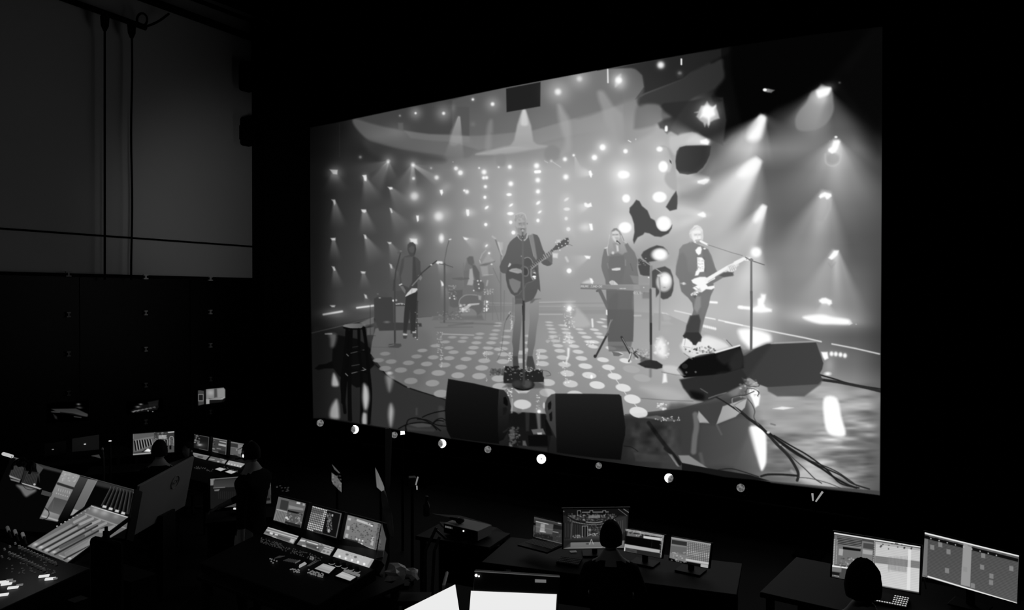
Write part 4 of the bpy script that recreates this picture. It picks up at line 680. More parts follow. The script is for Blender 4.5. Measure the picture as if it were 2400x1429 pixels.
# front lighting console
W(*a6)
LP([410,72,785,165,718,500,345,390],84,1,soft=S); LP([410,72,560,110,530,280,380,240],92,1,soft=S); LP([450,115,555,140,530,265,430,240],52,1,soft=S); LP([395,240,530,275,495,430,345,388],122,1,soft=S); LL([390,246,530,284],10,170,1,S)
for i in range(6): LL([408+i*20,262+i*5,372+i*20,396+i*5],5,60,1,S)
LP([560,130,785,190,770,270,545,240],96,1,soft=S); LP([660,145,710,155,705,180,655,172],190,1,soft=S); LP([740,165,770,172,765,200,738,195],160,1,soft=S); LP([555,190,750,235,745,262,550,235],130,1,soft=S); LP([540,255,740,300,735,325,540,275],14,1,soft=S); LP([530,285,735,345,715,465,505,400],82,1,soft=S); low.dots(90,520,300,730,450,60,190,4,10,.8,8); low.dots(10,515,340,560,385,200,230,6,12,.9,9); LP([510,405,705,455,710,500,500,430],30,1,soft=S)
LP([870,195,1270,298,1195,640,788,525],16,1,soft=S); LP([870,195,1060,250,1000,580,788,525],66,1,soft=S)
for r in range(12):
    for c in range(9):
        v = 225 if c >= 7 or r == 0 or r > 7 else (110 if r < 3 else 165)
        if r == 11 and c > 3: v = 30
        low.ell(880+c*22.5-r*6.9, 212+c*6.2+r*27, 8.5, 9.5, v, .95, soft=.8)
low.dots(60,1060,290,1130,540,60,180,5,12,.7,10); LP([1130,310,1150,315,1145,345,1125,340],170,1,soft=S); LP([1080,510,1105,515,1098,560,1072,553],165,1,soft=S); LL([1115,320,1075,500],8,120,1,S); LL([1100,300,1060,480],5,130,1,S); LL([1255,305,1190,625],16,60,1,S)
for i in range(22): low.ell(1250-i*2.9,315+i*14,4,4,150)
for i in range(16): low.ell(1070+i*12,255+i*3.4,5,5,140); low.ell(1000+i*12,570+i*3.6,4.5,4.5,120)
LP([1340,320,1800,435,1740,800,1275,665],124,1,soft=S,g=112); LP([1440,350,1690,410,1680,440,1430,380],95,.7,soft=1)
for i in range(16): LL([1470+i*11.5,378+i*4,1467+i*11.5,402+i*4],8,215,1,S)
for x,y in ((1350,360),(1330,465),(1312,570)): LP([x+5,y,x+42,y+8,x+30,y+60-(y==360)*22,x-5,y+50-(y==360)*22],172,1,soft=S)
LP([1665,612,1700,618,1680,735,1645,722],170,1,soft=S); low.dots(70,1380,430,1700,690,50,80,5,10,.9,11); LP([1310,630,1480,675,1475,700,1300,650],40,1,soft=S); LL([1300,660,1690,775],8,165,1,S)
for x,y in ((1460,645),(1500,657),(1542,668),(1530,710)): low.ell(x,y,12,13,205)
LL([1665,465,1640,470],0,0); LP([1650,455,1680,460,1675,480,1648,475],225,1,soft=S); LP([1750,440,1800,435,1745,800,1700,785],85,1,soft=S); low.dots(40,1715,470,1765,760,30,140,4,9,.8,12)
for P,g0 in (([275,480,688,605,615,715,212,575],120),([725,622,1170,758,1100,868,658,715],105),([1210,768,1700,915,1630,1032,1140,878],176)): LP(P,g0,1,soft=S)
LL([275,488,680,612],14,185,1,S); LL([255,520,665,640],14,190,1,S); LL([240,548,640,670],10,60,1,S); LP([300,550,345,560,335,588,295,575],205,1,soft=S); LP([370,570,410,582,405,600,362,590],205,1,soft=S); LP([580,635,640,650,610,700,565,680],185,1,soft=1); LL([340,615,390,632],12,190,1,S); LP([390,600,560,640,550,680,380,625],90,1,soft=2)
LP([710,648,780,660,770,680,700,672],200,1,soft=S); LL([800,680,940,720],12,215,1,S); LL([850,665,950,690],8,180,1,S); LP([960,690,1160,755,1150,775,950,715],150,1,soft=S); low.dots(30,940,690,1150,770,40,220,4,8,.8,13); LP([735,720,790,735,780,755,725,742],185,1,soft=1); LP([780,700,960,745,960,800,790,740],70,1,soft=3); low.ell(938,758,12,10,215)
LP([1020,770,1130,800,1100,860,975,830],160,1,soft=S); low.ell(1025,808,20,14,110); low.ell(1078,822,18,12,110); LL([1030,755,1140,790],10,205,1,S)
for i in range(5): low.ell(1235+i*82,875+i*26,16,17,240)
low.ell(1335,852,22,14,110); low.ell(1445,885,22,16,105); low.dots(50,1210,790,1680,960,150,205,5,12,.8,14); LP([1660,920,1695,925,1640,1020,1600,1010],150,1,soft=S)
LP([1015,970,1180,1020,1178,1050,1088,1108,895,1040],150,1,soft=S,gx=165); LL([1000,1000,1130,1040],12,180,.7,1); LL([940,1030,1110,1080],14,120,.6,1.5); LP([1275,1078,1460,1150,1375,1205,1175,1138],170,1,soft=S); LL([1240,1110,1400,1165],14,195,.6,1.5)
# reflection painted for the side sheet
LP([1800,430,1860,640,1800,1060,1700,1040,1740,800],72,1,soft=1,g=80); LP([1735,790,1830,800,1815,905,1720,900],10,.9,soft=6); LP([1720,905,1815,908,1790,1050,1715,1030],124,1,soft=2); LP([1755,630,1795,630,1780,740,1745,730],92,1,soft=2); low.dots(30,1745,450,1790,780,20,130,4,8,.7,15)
# middle desk
W(*a9)
LP([130,315,655,440,650,840,110,690],50,1,soft=S); LL([135,340,640,450],22,72,1,1.5); LP([165,400,495,465,470,650,165,610],86,1,soft=S); LL([170,408,395,460],14,185,1,1); LP([260,450,335,460,330,610,240,590],150,1,soft=3); LP([240,580,350,600,350,615,240,600],190,1,soft=2); LL([165,500,480,565],16,120,.6,2)
LP([495,465,650,500,650,565,490,545],14,1,soft=S)
for i in range(5): LL([500,480+i*15,648,512+i*13],3,60,1,S)
LL([485,600,580,615],14,150,1,1); LP([150,620,480,680,480,760,130,690],30,1,soft=1); LL([165,705,645,820],10,110,1,1); LL([580,440,625,448],14,170,1,1); low.dots(60,130,610,640,790,30,100,4,14,.7,16); LP([110,430,165,440,160,480,115,470],8,1,soft=1); low.ell(130,540,18,50,90,.6,soft=2)
LP([670,180,1895,170,1855,905,680,920],30,1,soft=S); LP([670,180,1895,170,1890,300,680,300],16,1,soft=1)
low.dots(160,760,270,1660,410,60,170,6,18,.6,17); LL([1030,240,1515,232],16,110,1,1); LP([1145,295,1360,290,1360,345,1145,350],120,.8,soft=2); LP([760,310,900,290,900,400,820,360],100,.5,soft=3)
for x in (940,1170,1410): LL([x,300 if x==940 else 235,x,210,x+55,205,x+55,240],10,130,1,1); low.ell(x+30,245,24,32,8)
LL([740,300,900,390,1100,440,1300,455,1480,420,1640,340,1730,265],22,14,1,1,sm=True); LL([1100,420,1250,435,1400,415],14,150,1,1,sm=True)
for i in range(26): low.ell(860+i*30, 415+50*math.sin((i)/25*3.14), 12,9,150,.8)
for i in range(16): LL([700+i*22,440+i*3,700+i*22,700],8,64 if i%2 else 30,.9,1)
LL([840,430,815,780],8,120,1,1)
for x in (1030,1385): LP([x,495,x+100,490,x+100,690,x,690],22,1,soft=1); LL([x,690,x,497,x+100,492,x+100,690],10,150,1,1); LL([x+52,500,x+50,690],8,125,1,1)
low.dots(110,1140,470,1385,640,25,115,6,14,.7,18); low.dots(40,1140,630,1385,690,120,200,5,16,.8,19); low.ell(1170,565,26,20,150,.8,soft=2)
LP([690,745,1400,660,1400,800,690,800],72,1,soft=3,g=20); LP([820,800,1400,790,1860,760,1855,905,690,915],112,1,soft=1,g=98); LP([685,760,810,760,810,880,690,910],30,.8,soft=2); LL([1165,835,1200,740,1235,830],10,175,1,1); low.ell(1125,825,28,14,60); LL([680,915,1400,895],7,165,1,1); low.dots(20,860,660,1050,710,120,170,8,16,.8,20)
LP([1650,340,1850,310,1860,600,1700,640],45,.9,soft=4); LL([1700,180,1860,300],10,110,1,1); LL([1800,180,1890,240],14,120,1,1); low.ell(685,222,12,12,110)
for i in range(8): LL([1500+i*40,460-i*10,1500+i*40,640],9,85,.8,1)
W(*aC)
LP([960,795,1255,845,1230,1030,938,975],34,1,soft=S); LL([960,803,1253,855],20,140,1,1); LP([965,830,1060,838,1060,860,965,850],100,1,soft=1); LP([1092,850,1240,868,1238,890,1092,868],195,1,soft=S); LP([955,850,1160,880,1150,945,945,915],4,1,soft=S); LP([1162,880,1228,892,1218,958,1152,945],5,1,soft=S); LP([945,912,1222,960,1218,985,942,940],168,1,soft=1); LL([1245,850,1232,1015],14,130,1,1); low.dots(24,1225,860,1248,1015,90,190,3,8,.7,21); low.dots(60,965,800,1250,850,80,200,3,7,.7,22)
for i in range(5): LL([945,948+i*9,1040,965+i*9],3,105,1,S)
LL([946,945,944,965],12,190,1,1)
LP([1310,857,1622,910,1597,1105,1295,1022],120,1,soft=S); LP([1315,880,1432,898,1430,930,1312,912],44,1,soft=S); LP([1305,925,1430,942,1425,1000,1300,980],98,1,soft=1); LP([1435,890,1620,915,1600,1060,1425,1035],90,1,soft=S)
for r in range(11):
    for c in range(12): low.ell(1440+c*15-r*.8, 900+c*2.4+r*13, 5, 4, 210 if 4 < r < 8 else 165, .9, soft=.7)
LL([1425,1036,1600,1066],16,190,1,1.5); LP([1430,1050,1540,1070,1535,1105,1425,1100],8,1,soft=1); LP([1540,1068,1597,1078,1595,1104,1537,1095],175,1,soft=1); low.dots(40,1300,975,1420,1060,90,190,4,9,.8,23); LL([1310,865,1618,918],8,160,1,1)
# right desk
W(*aD)
LP([517,822,1192,935,1180,1300,498,1180],70,1,soft=S); LL([517,829,1190,938],10,235,1,1); LP([520,842,735,878,725,1085,508,1075],110,1,soft=S); LP([540,855,735,885,728,935,535,920],40,1,soft=1)
for i in range(5): LL([540,862+i*13,728,892+i*13],4,150,1,S)
LP([588,945,720,965,715,1060,585,1040],108,1,soft=S); LP([555,950,588,955,582,1005,550,1000],165,1,soft=1); LP([585,935,725,955,722,972,585,955],14,1,soft=S); LP([735,890,830,905,825,1120,728,1100],120,1,soft=S); LP([745,905,825,915,825,960,742,945],70,1,soft=1); LP([740,955,818,968,815,1000,740,990],175,.8,soft=2); LL([832,895,820,1125],10,215,1,1,)
for i in range(16): low.ell(520-i*.6, 880+i*13, 5, 5, 190); low.ell(540-i*.6, 885+i*12, 4, 4, 170); low.ell(829-i*.8,900+i*14,5,6,60)
LP([840,895,1190,950,1180,1290,830,1230],198,1,soft=S,g=212); LP([838,1005,1185,1050,1183,1105,836,1062],118,1,soft=2); LP([940,1020,1085,1040,1080,1140,935,1110],150,.5,soft=4)
for i in range(26): LL([840,915+i*13,1186,965+i*13],2.5,150,.6,.7)
for i in range(14): LL([945+i*11,1010,940+i*11,1130],2.5,90,.6,.7)
LP([1095,945,1118,948,1110,1275,1083,1270],228,.8,soft=1.5); LP([845,895,1190,950,1188,968,842,912],170,1,soft=1); low.dots(20,850,900,1150,955,10,50,4,8,.8,24)
LP([500,1078,650,1100,640,1110,500,1092],235,1,soft=1); LP([500,1092,575,1100,572,1135,500,1128],115,1,soft=1); LP([500,1130,560,1140,555,1168,498,1160],24,1,soft=1)
for i in range(5): low.ell(507+i*11,1158+i*2,4,4,200)
low.dots(30,545,1020,720,1095,60,200,4,9,.8,25)
LP([1225,822,1962,1005,1945,1380,1200,1165],84,1,soft=S,g=98); LL([1225,829,1960,1008],12,235,1,1); LP([1225,845,1955,1030,1953,1055,1222,870],14,1,soft=S)
for i in range(27): LL([1222,878+i*11.2,1950,1062+i*12],3.2,46,.85,.7)
LP([1525,905,1592,922,1578,1250,1505,1232],150,1,soft=1.5); LP([1222,870,1250,876,1240,1165,1202,1155],122,.8,soft=1)
for x,y in [(1282,940),(1345,920),(1410,975),(1398,1122),(1680,1005),(1672,1095),(1900,1105),(1540,1112),(1745,1165),(1742,1215),(1600,1240)]: LP([x-16,y-22,x+16,y-16,x+16,y+22,x-16,y+16],140,.8,soft=1.2)
for i in range(9): low.ell(1272+i*64,872+i*16.4,5,5,200); LL([1262+i*75,855+i*18,1300+i*75,864+i*18],6,110,.8,1)
LL([1250,1168,1945,1378],11,235,1,1)
for i in range(5): low.ell(1210+i*14,1168+i*5,5,4,200)
# monitor reflections painted for the glass partition
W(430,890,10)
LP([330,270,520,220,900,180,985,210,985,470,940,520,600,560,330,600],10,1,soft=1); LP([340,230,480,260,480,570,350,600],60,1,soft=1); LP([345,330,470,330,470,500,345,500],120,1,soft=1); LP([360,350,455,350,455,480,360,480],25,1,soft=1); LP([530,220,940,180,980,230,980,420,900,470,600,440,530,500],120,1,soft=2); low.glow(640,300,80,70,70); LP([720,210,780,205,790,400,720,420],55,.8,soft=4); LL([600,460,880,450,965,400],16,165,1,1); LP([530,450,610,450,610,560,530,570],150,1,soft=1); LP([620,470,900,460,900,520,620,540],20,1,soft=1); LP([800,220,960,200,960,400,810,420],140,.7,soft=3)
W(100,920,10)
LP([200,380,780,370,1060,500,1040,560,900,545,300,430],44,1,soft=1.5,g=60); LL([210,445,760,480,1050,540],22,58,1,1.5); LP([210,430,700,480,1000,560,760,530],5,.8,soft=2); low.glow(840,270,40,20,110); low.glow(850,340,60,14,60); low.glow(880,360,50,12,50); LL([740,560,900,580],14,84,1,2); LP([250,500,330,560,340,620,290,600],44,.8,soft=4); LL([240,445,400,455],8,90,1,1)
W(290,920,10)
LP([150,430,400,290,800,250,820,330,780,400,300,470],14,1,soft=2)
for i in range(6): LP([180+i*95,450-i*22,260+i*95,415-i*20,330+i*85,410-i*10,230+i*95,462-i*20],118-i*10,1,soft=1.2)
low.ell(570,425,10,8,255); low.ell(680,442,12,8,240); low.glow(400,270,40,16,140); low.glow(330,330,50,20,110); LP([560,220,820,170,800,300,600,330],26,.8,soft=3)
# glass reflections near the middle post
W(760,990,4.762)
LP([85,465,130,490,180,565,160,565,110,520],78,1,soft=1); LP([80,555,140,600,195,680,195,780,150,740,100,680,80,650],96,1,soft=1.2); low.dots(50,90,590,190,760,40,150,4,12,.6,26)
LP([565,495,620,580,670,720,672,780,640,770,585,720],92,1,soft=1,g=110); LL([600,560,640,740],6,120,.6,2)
low.A = np.clip(low.A, 0, 255); A0 = low.A.copy(); low.blur(2); low.A = A0*.4+low.A*.6
# ---------------------------------------------------------------- scene basics
sc = bpy.context.scene
col = sc.collection
F_PX, CXP, CYP, EYE, PITCH = 1785.0, 1200.0, 714.5, 3.4, math.radians(.5)
FV = Vector((0, math.cos(PITCH), -math.sin(PITCH))); UV_ = Vector((0, math.sin(PITCH), math.cos(PITCH))); RV = Vector((1, 0, 0)); EY = Vector((0, 0, EYE))
def ray(x, y): return FV+RV*((x-CXP)/F_PX)-UV_*((y-CYP)/F_PX)
def at(x, y, d): return EY+ray(x, y)*d
def npl(yaw, tilt, roll=0):
    M = Matrix.Rotation(math.radians(yaw), 3, 'Z') @ Matrix.Rotation(math.radians(-tilt), 3, 'X') @ Matrix.Rotation(math.radians(roll), 3, 'Y')
    return M @ Vector((0, -1, 0))
def on(x, y, pl, off=0.):
    P, n = pl; P = P+n*off; r = ray(x, y); return EY+r*((P-EY).dot(n)/r.dot(n))
cam = bpy.data.cameras.new('camera'); cam.sensor_width = 36; cam.lens = F_PX/2400*36; cam.clip_end = 100
co = bpy.data.objects.new('camera', cam); col.objects.link(co); co.location = EY; co.rotation_euler = (math.radians(90)-PITCH, 0, 0); sc.camera = co
sc.view_settings.view_transform = 'Standard'; sc.view_settings.look = 'None'
wd = bpy.data.worlds.new('world'); sc.world = wd; wd.use_nodes = True; wd.node_tree.nodes['Background'].inputs[0].default_value = (0, 0, 0, 1)
def lin(v): v = v/255.; return v/12.92 if v < .04045 else ((v+.055)/1.055)**2.4
def mat(name, c, rough=.6, metal=0., spec=.5, noise=0., nscale=8., bump=0.):
    m = bpy.data.materials.new(name); m.use_nodes = True; nt = m.node_tree; b = nt.nodes['Principled BSDF']
    b.inputs['Base Color'].default_value = (c, c, c, 1); b.inputs['Roughness'].default_value = rough; b.inputs['Metallic'].default_value = metal; b.inputs['Specular IOR Level'].default_value = spec
    tc = nt.nodes.new('ShaderNodeTexCoord'); nz = nt.nodes.new('ShaderNodeTexNoise'); nz.inputs['Scale'].default_value = nscale; nz.inputs['Detail'].default_value = 4
    nt.links.new(tc.outputs['Object'], nz.inputs['Vector'])
    mr = nt.nodes.new('ShaderNodeMapRange'); mr.inputs[3].default_value = c*(1-noise); mr.inputs[4].default_value = c*(1+noise); nt.links.new(nz.outputs['Fac'], mr.inputs[0])
    cb = nt.nodes.new('ShaderNodeCombineColor')
    for i in range(3): nt.links.new(mr.outputs[0], cb.inputs[i])
    nt.links.new(cb.outputs[0], b.inputs['Base Color'])
    if bump:
        bp = nt.nodes.new('ShaderNodeBump'); bp.inputs['Strength'].default_value = bump; nt.links.new(nz.outputs['Fac'], bp.inputs['Height']); nt.links.new(bp.outputs[0], b.inputs['Normal'])
    return m
def emat(name, v, st=1.):
    m = bpy.data.materials.new(name); m.use_nodes = True; nt = m.node_tree; nt.nodes.clear()
    e = nt.nodes.new('ShaderNodeEmission'); o = nt.nodes.new('ShaderNodeOutputMaterial'); v = lin(v)
    e.inputs[0].default_value = (v, v, v, 1); e.inputs[1].default_value = st; nt.links.new(e.outputs[0], o.inputs[0]); return m
def lensmat():
    m = mat('lens_reflection_glow', .5, .2, .3, noise=.8, nscale=60); nt = m.node_tree; b = nt.nodes['Principled BSDF']; v = nt.nodes.new('ShaderNodeTexVoronoi'); v.inputs['Scale'].default_value = 26
    tc = nt.nodes.new('ShaderNodeTexCoord'); nt.links.new(tc.outputs['Object'], v.inputs['Vector']); r = nt.nodes.new('ShaderNodeMapRange'); r.inputs[2].default_value = .8; r.inputs[3].default_value = .015; r.inputs[4].default_value = .22; nt.links.new(v.outputs['Distance'], r.inputs[0])
    b.inputs['Emission Color'].default_value = (1, 1, 1, 1); nt.links.new(r.outputs[0], b.inputs['Emission Strength']); return m  # faint emission stands for screens reflected in the unlit lenses
def pictmat(name):
    m = bpy.data.materials.new(name); m.use_nodes = True; nt = m.node_tree; nt.nodes.clear()
    a = nt.nodes.new('ShaderNodeAttribute'); a.attribute_name = 'shade'; e = nt.nodes.new('ShaderNodeEmission'); o = nt.nodes.new('ShaderNodeOutputMaterial')
    nt.links.new(a.outputs['Color'], e.inputs[0]); nt.links.new(e.outputs[0], o.inputs[0]); m.cycles.emission_sampling = 'NONE'; return m
M = dict(black=mat('black_plastic', .006, .55, spec=.25), cloth=mat('black_cloth', .006, .9, spec=.1, noise=.3, nscale=30, bump=.2), matte=mat('black_paint', .004, .9, spec=.05),
    plaster=mat('grey_plaster', .5, .85, spec=.1, noise=.05, nscale=.9), glass=mat('dark_glass', .002, .35, spec=.12), metal=mat('steel', .35, .35, 1.), dim=mat('dark_grey_metal', .05, .5, spec=.3),
    floor=mat('dark_studio_floor', .012, .7, spec=.1, noise=.3, nscale=2), alu=mat('silver_lid', .22, .5, spec=.3), lcdback=mat('grey_monitor_back', .34, .55, spec=.3), skin=mat('skin', .34, .6, spec=.3), hair=mat('hair', .01, .8, spec=.1, bump=.3, nscale=60),
    shirt=mat('dark_shirt', .008, .9, spec=.05, noise=.3, nscale=20), jeans=mat('dark_trousers', .012, .9, spec=.05), paper=mat('white_paper', .5, .8), greycloth=mat('grey_sheet', .3, .85, spec=.1, noise=.4, nscale=9, bump=.4), clear=mat('clear_plastic', .75, .25, spec=.8, noise=.5, nscale=14),
    wood=mat('dark_table_top', .006, .6, spec=.2), pict=pictmat('screen_and_reflection_art'), led=emat('white_led', 250, 1.2), lamp=emat('lamp_glare', 255, 5.), lens=lensmat(), key=emat('key_glow', 105), keyd=emat('dim_key_glow', 48), butt=emat('button_glow', 225), knob=mat('grey_knob', .75, .4, noise=.1), bright=emat('bright_screen', 236), edge=emat('lit_edge', 150))
class MB:
    def __init__(s): s.v = []; s.f = []
    def add(s, V_, F_): n = len(s.v); s.v += [Vector(p) for p in V_]; s.f += [[i+n for i in f] for f in F_]; return s
    def hexa(s, P): return s.add(P, [(0, 3, 2, 1), (4, 5, 6, 7), (0, 1, 5, 4), (1, 2, 6, 5), (2, 3, 7, 6), (3, 0, 4, 7)])
    def box(s, c, sx, sy, sz, yaw=0, X=None, Y=None, Z=None):
        X = X or Vector((math.cos(yaw), math.sin(yaw), 0)); Y = Y or Vector((-math.sin(yaw), math.cos(yaw), 0)); Z = Z or Vector((0, 0, 1)); c = Vector(c)
        return s.hexa([c+X*a*sx/2+Y*b*sy/2+Z*d*sz/2 for a, b, d in ((-1,-1,-1),(1,-1,-1),(1,1,-1),(-1,1,-1),(-1,-1,1),(1,-1,1),(1,1,1),(-1,1,1))])
    def slab(s, Q, n, t, grow=0.):
        c = sum(Q, Vector())/4; Q = [q+(q-c)*grow for q in Q]; return s.hexa([q-n*t for q in Q]+list(Q))
    def tube(s, P, r, seg=8, r2=None):
        P = [Vector(p) for p in P]; n0 = len(s.v); N = len(P)
        for i, p in enumerate(P):
            d = (P[min(i+1, N-1)]-P[max(i-1, 0)]).normalized(); a = d.orthogonal() if i == 0 else (pa-d*pa.dot(d)); a.normalize(); pa = a; b = d.cross(a)
            rr = r if r2 is None else r+(r2-r)*i/(N-1)
            s.v += [p+(a*math.cos(2*math.pi*k/seg)+b*math.sin(2*math.pi*k/seg))*rr for k in range(seg)]
        for i in range(N-1):
            for k in range(seg): s.f.append([n0+i*seg+k, n0+i*seg+(k+1) % seg, n0+(i+1)*seg+(k+1) % seg, n0+(i+1)*seg+k])
        s.f.append([n0+k for k in range(seg)][::-1]); s.f.append([n0+(N-1)*seg+k for k in range(seg)]); return s
    def lathe(s, c, ax, prof, seg=24):
        c = Vector(c); ax = Vector(ax).normalized(); a = ax.orthogonal().normalized(); b = ax.cross(a); n0 = len(s.v)
        for h, r in prof: s.v += [c+ax*h+(a*math.cos(2*math.pi*k/seg)+b*math.sin(2*math.pi*k/seg))*max(r, 1e-4) for k in range(seg)]
        for i in range(len(prof)-1):
            for k in range(seg): s.f.append([n0+i*seg+k, n0+i*seg+(k+1) % seg, n0+(i+1)*seg+(k+1) % seg, n0+(i+1)*seg+k])
        s.f.append([n0+k for k in range(seg)][::-1]); s.f.append([n0+(len(prof)-1)*seg+k for k in range(seg)]); return s
    def ball(s, c, rx, ry, rz, yaw=0, nu=14, nv=9):
        c = Vector(c); n0 = len(s.v); cy, sy = math.cos(yaw), math.sin(yaw)
        for j in range(nv+1):
            t = math.pi*j/nv
            for k in range(nu):
                p = 2*math.pi*k/nu; x, y, z = rx*math.sin(t)*math.cos(p), ry*math.sin(t)*math.sin(p), rz*math.cos(t); s.v.append(c+Vector((x*cy-y*sy, x*sy+y*cy, z)))
        for j in range(nv):
            for k in range(nu): s.f.append([n0+j*nu+k, n0+(j+1)*nu+k, n0+(j+1)*nu+(k+1) % nu, n0+j*nu+(k+1) % nu])
        return s
    def build(s, name, m, parent=None, smooth=False, label=None, bevel=0.):
        me = bpy.data.meshes.new(name); off = parent_loc(parent)
        me.from_pydata([p-off for p in s.v], [], s.f); me.update(); me.materials.append(m)
        if smooth: me.polygons.foreach_set('use_smooth', [True]*len(me.polygons))
        o = bpy.data.objects.new(name, me); col.objects.link(o); o.parent = parent
        if label: o['label'] = label
        if bevel:
            b = o.modifiers.new('bevel', 'BEVEL'); b.width = bevel; b.segments = 2; b.limit_method = 'ANGLE'
        return o
def parent_loc(p):
    v = Vector()
    while p: v += p.location; p = p.parent
    return v
def thing(name, label, cat, loc, group=None):
    o = bpy.data.objects.new(name, None); col.objects.link(o); o.location = loc; o.empty_display_size = .1; o['label'] = label; o['category'] = cat
    if group: o['group'] = group
    return o
def tag(o, label, cat, group=None, kind=None):
    o['label'] = label; o['category'] = cat
    if group: o['group'] = group
    if kind: o['kind'] = kind
    return o
def struct(o): o['kind'] = 'structure'; return o
def make_mesh(name, V_, quads, shade, parent, label=None):
    off = parent_loc(parent); me = bpy.data.meshes.new(name); nf = len(quads)
    me.vertices.add(len(V_)); me.vertices.foreach_set('co', (V_-np.array(off)).astype(np.float32).ravel())
    me.loops.add(nf*4); me.loops.foreach_set('vertex_index', quads.astype(np.int32).ravel())
    me.polygons.add(nf); me.polygons.foreach_set('loop_start', np.arange(0, nf*4, 4, dtype=np.int32)); me.polygons.foreach_set('loop_total', np.full(nf, 4, np.int32)); me.update()
    ca = me.color_attributes.new('shade', 'FLOAT_COLOR', 'POINT'); c = np.ones((len(V_), 4), np.float32); c[:, :3] = shade[:, None]; ca.data.foreach_set('color', c.ravel())
    me.materials.append(M['pict']); o = bpy.data.objects.new(name, me); col.objects.link(o); o.parent = parent
    if label: o['label'] = label
    return o
def sample(art, px, py, ids=False):
    x = (px-art.x0)*art.res; y = (py-art.y0)*art.res
    x = np.clip(x, 0, art.W-1.001); y = np.clip(y, 0, art.H-1.001)
    if ids: return art.I[np.round(y).astype(int), np.round(x).astype(int)]
    ix = x.astype(int); iy = y.astype(int); tx = x-ix; ty = y-iy; A = art.A
    g = ((A[iy, ix]*(1-tx)+A[iy, ix+1]*tx)*(1-ty)+(A[iy+1, ix]*(1-tx)+A[iy+1, ix+1]*tx)*ty)/255.
    return np.where(g < .04045, g/12.92, ((g+.055)/1.055)**2.4)
def projn(P):
    v = P-np.array(EY); d = v @ np.array(FV); return CXP+F_PX*(v @ np.array(RV))/d, CYP-F_PX*(v @ np.array(UV_))/d
def picture(name, Q, nx, ny, art, parent, parts=None, label=None, us=None, gain=1.):
    TL, TR, BR, BL = [np.array(q) for q in Q]; u = (us if us is not None else np.linspace(0, 1, nx+1))[None, :, None]; nx = u.shape[1]-1; v = np.linspace(0, 1, ny+1)[:, None, None]
    P = ((TL*(1-u)+TR*u)*(1-v)+(BL*(1-u)+BR*u)*v).reshape(-1, 3); px, py = projn(P); sh = sample(art, px, py)*gain
    i, j = np.meshgrid(np.arange(nx), np.arange(ny)); a = (j*(nx+1)+i).ravel(); q = np.stack([a, a+nx+1, a+nx+2, a+1], 1)
    if not parts: return make_mesh(name, P, q, sh, parent, label)
    idv = sample(art, px[a]*.5+px[a+nx+2]*.5, py[a]*.5+py[a+nx+2]*.5, True); out = []
    for k in np.unique(idv):
        qq = q[idv == k]; uq, inv = np.unique(qq, return_inverse=True); nm, lb = (name, label) if k == 0 else parts[k]
        out.append(make_mesh(nm, P[uq], inv.reshape(-1, 4), sh[uq], parent, lb))
    return out
# ---------------------------------------------------------------- room, laid out along the video wall
YW = math.radians(-34.3); EU = Vector((math.cos(YW), math.sin(YW), 0)); EVv = Vector((-math.sin(YW), math.cos(YW), 0))
def uv(u, v, z=0): return EU*u+EVv*v+Vector((0, 0, z))
U0, U1, V0, V1, ZC = -14.35, 6.5, -5.0, 11.3, 9.7
def slabroom(name, a, b, c, d, t, m):   # a..d corners, thickness vector t
    return struct(MB().hexa([a+t, b+t, c+t, d+t, a, b, c, d]).build(name, m))
slabroom('floor', uv(U0, V0), uv(U1, V0), uv(U1, V1), uv(U0, V1), Vector((0, 0, -.2)), M['floor'])
slabroom('ceiling', uv(U0, V0, ZC), uv(U1, V0, ZC), uv(U1, V1, ZC), uv(U0, V1, ZC), Vector((0, 0, .2)), M['matte'])
slabroom('wall_back', uv(U0, V1), uv(U1, V1), uv(U1, V1, ZC), uv(U0, V1, ZC), EVv*.2, M['matte'])
slabroom('wall_left', uv(U0, V0), uv(U0, V1), uv(U0, V1, ZC), uv(U0, V0, ZC), -EU*.2, M['plaster'])
slabroom('wall_right', uv(U1, V0), uv(U1, V1), uv(U1, V1, ZC), uv(U1, V0, ZC), EU*.2, M['matte'])
slabroom('wall_front', uv(U0, V0), uv(U1, V0), uv(U1, V0, ZC), uv(U0, V0, ZC), -EVv*.2, M['matte'])
WL = (uv(U0, 0), EU.copy())
# glass partition along the lower left wall
gw = bpy.data.objects.new('window_1', None); col.objects.link(gw); gw.location = uv(U0+.06, 5); struct(gw)
ZG = 3.80; vs = [V0+.02, 1.5, 4.6, 7.0, 9.2, V1-.02]
for a, b in zip(vs[:-1], vs[1:]):
    MB().box(uv(U0+.05, (a+b)/2, ZG/2), .03, b-a-.02, ZG-.04, YW).build('glass_pane', M['glass'], gw)
rl = MB().box(uv(U0+.07, (V0+V1)/2, ZG+.02), .1, V1-V0-.04, .06, YW).build('top_rail', M['matte'], gw)
for X, Ys in ((160, (642, 737, 829, 921)), (341, (648.5, 733, 818, 902, 988)), (493, (652.5, 731, 809, 888, 965))):
    for k, Y in enumerate(Ys):
        p = on(X, Y, WL, .10 if k else .13); mb = MB(); s_ = .045 if k else .06
        mb.box(p+Vector((0, 0, .035)), .05, s_*1.5, .022, YW); mb.box(p-Vector((0, 0, .035)), .05, s_*1.5, .022, YW); mb.box(p, .04, s_*.5, .07, YW)
        mb.build('glass_clamp', mat('clamp_steel_shaded', (.5 if X > 300 else .12)*(1 if k < 3 else .4), .4, .2), gw)  # steel toned darker at left and lower down, shade put into the colour
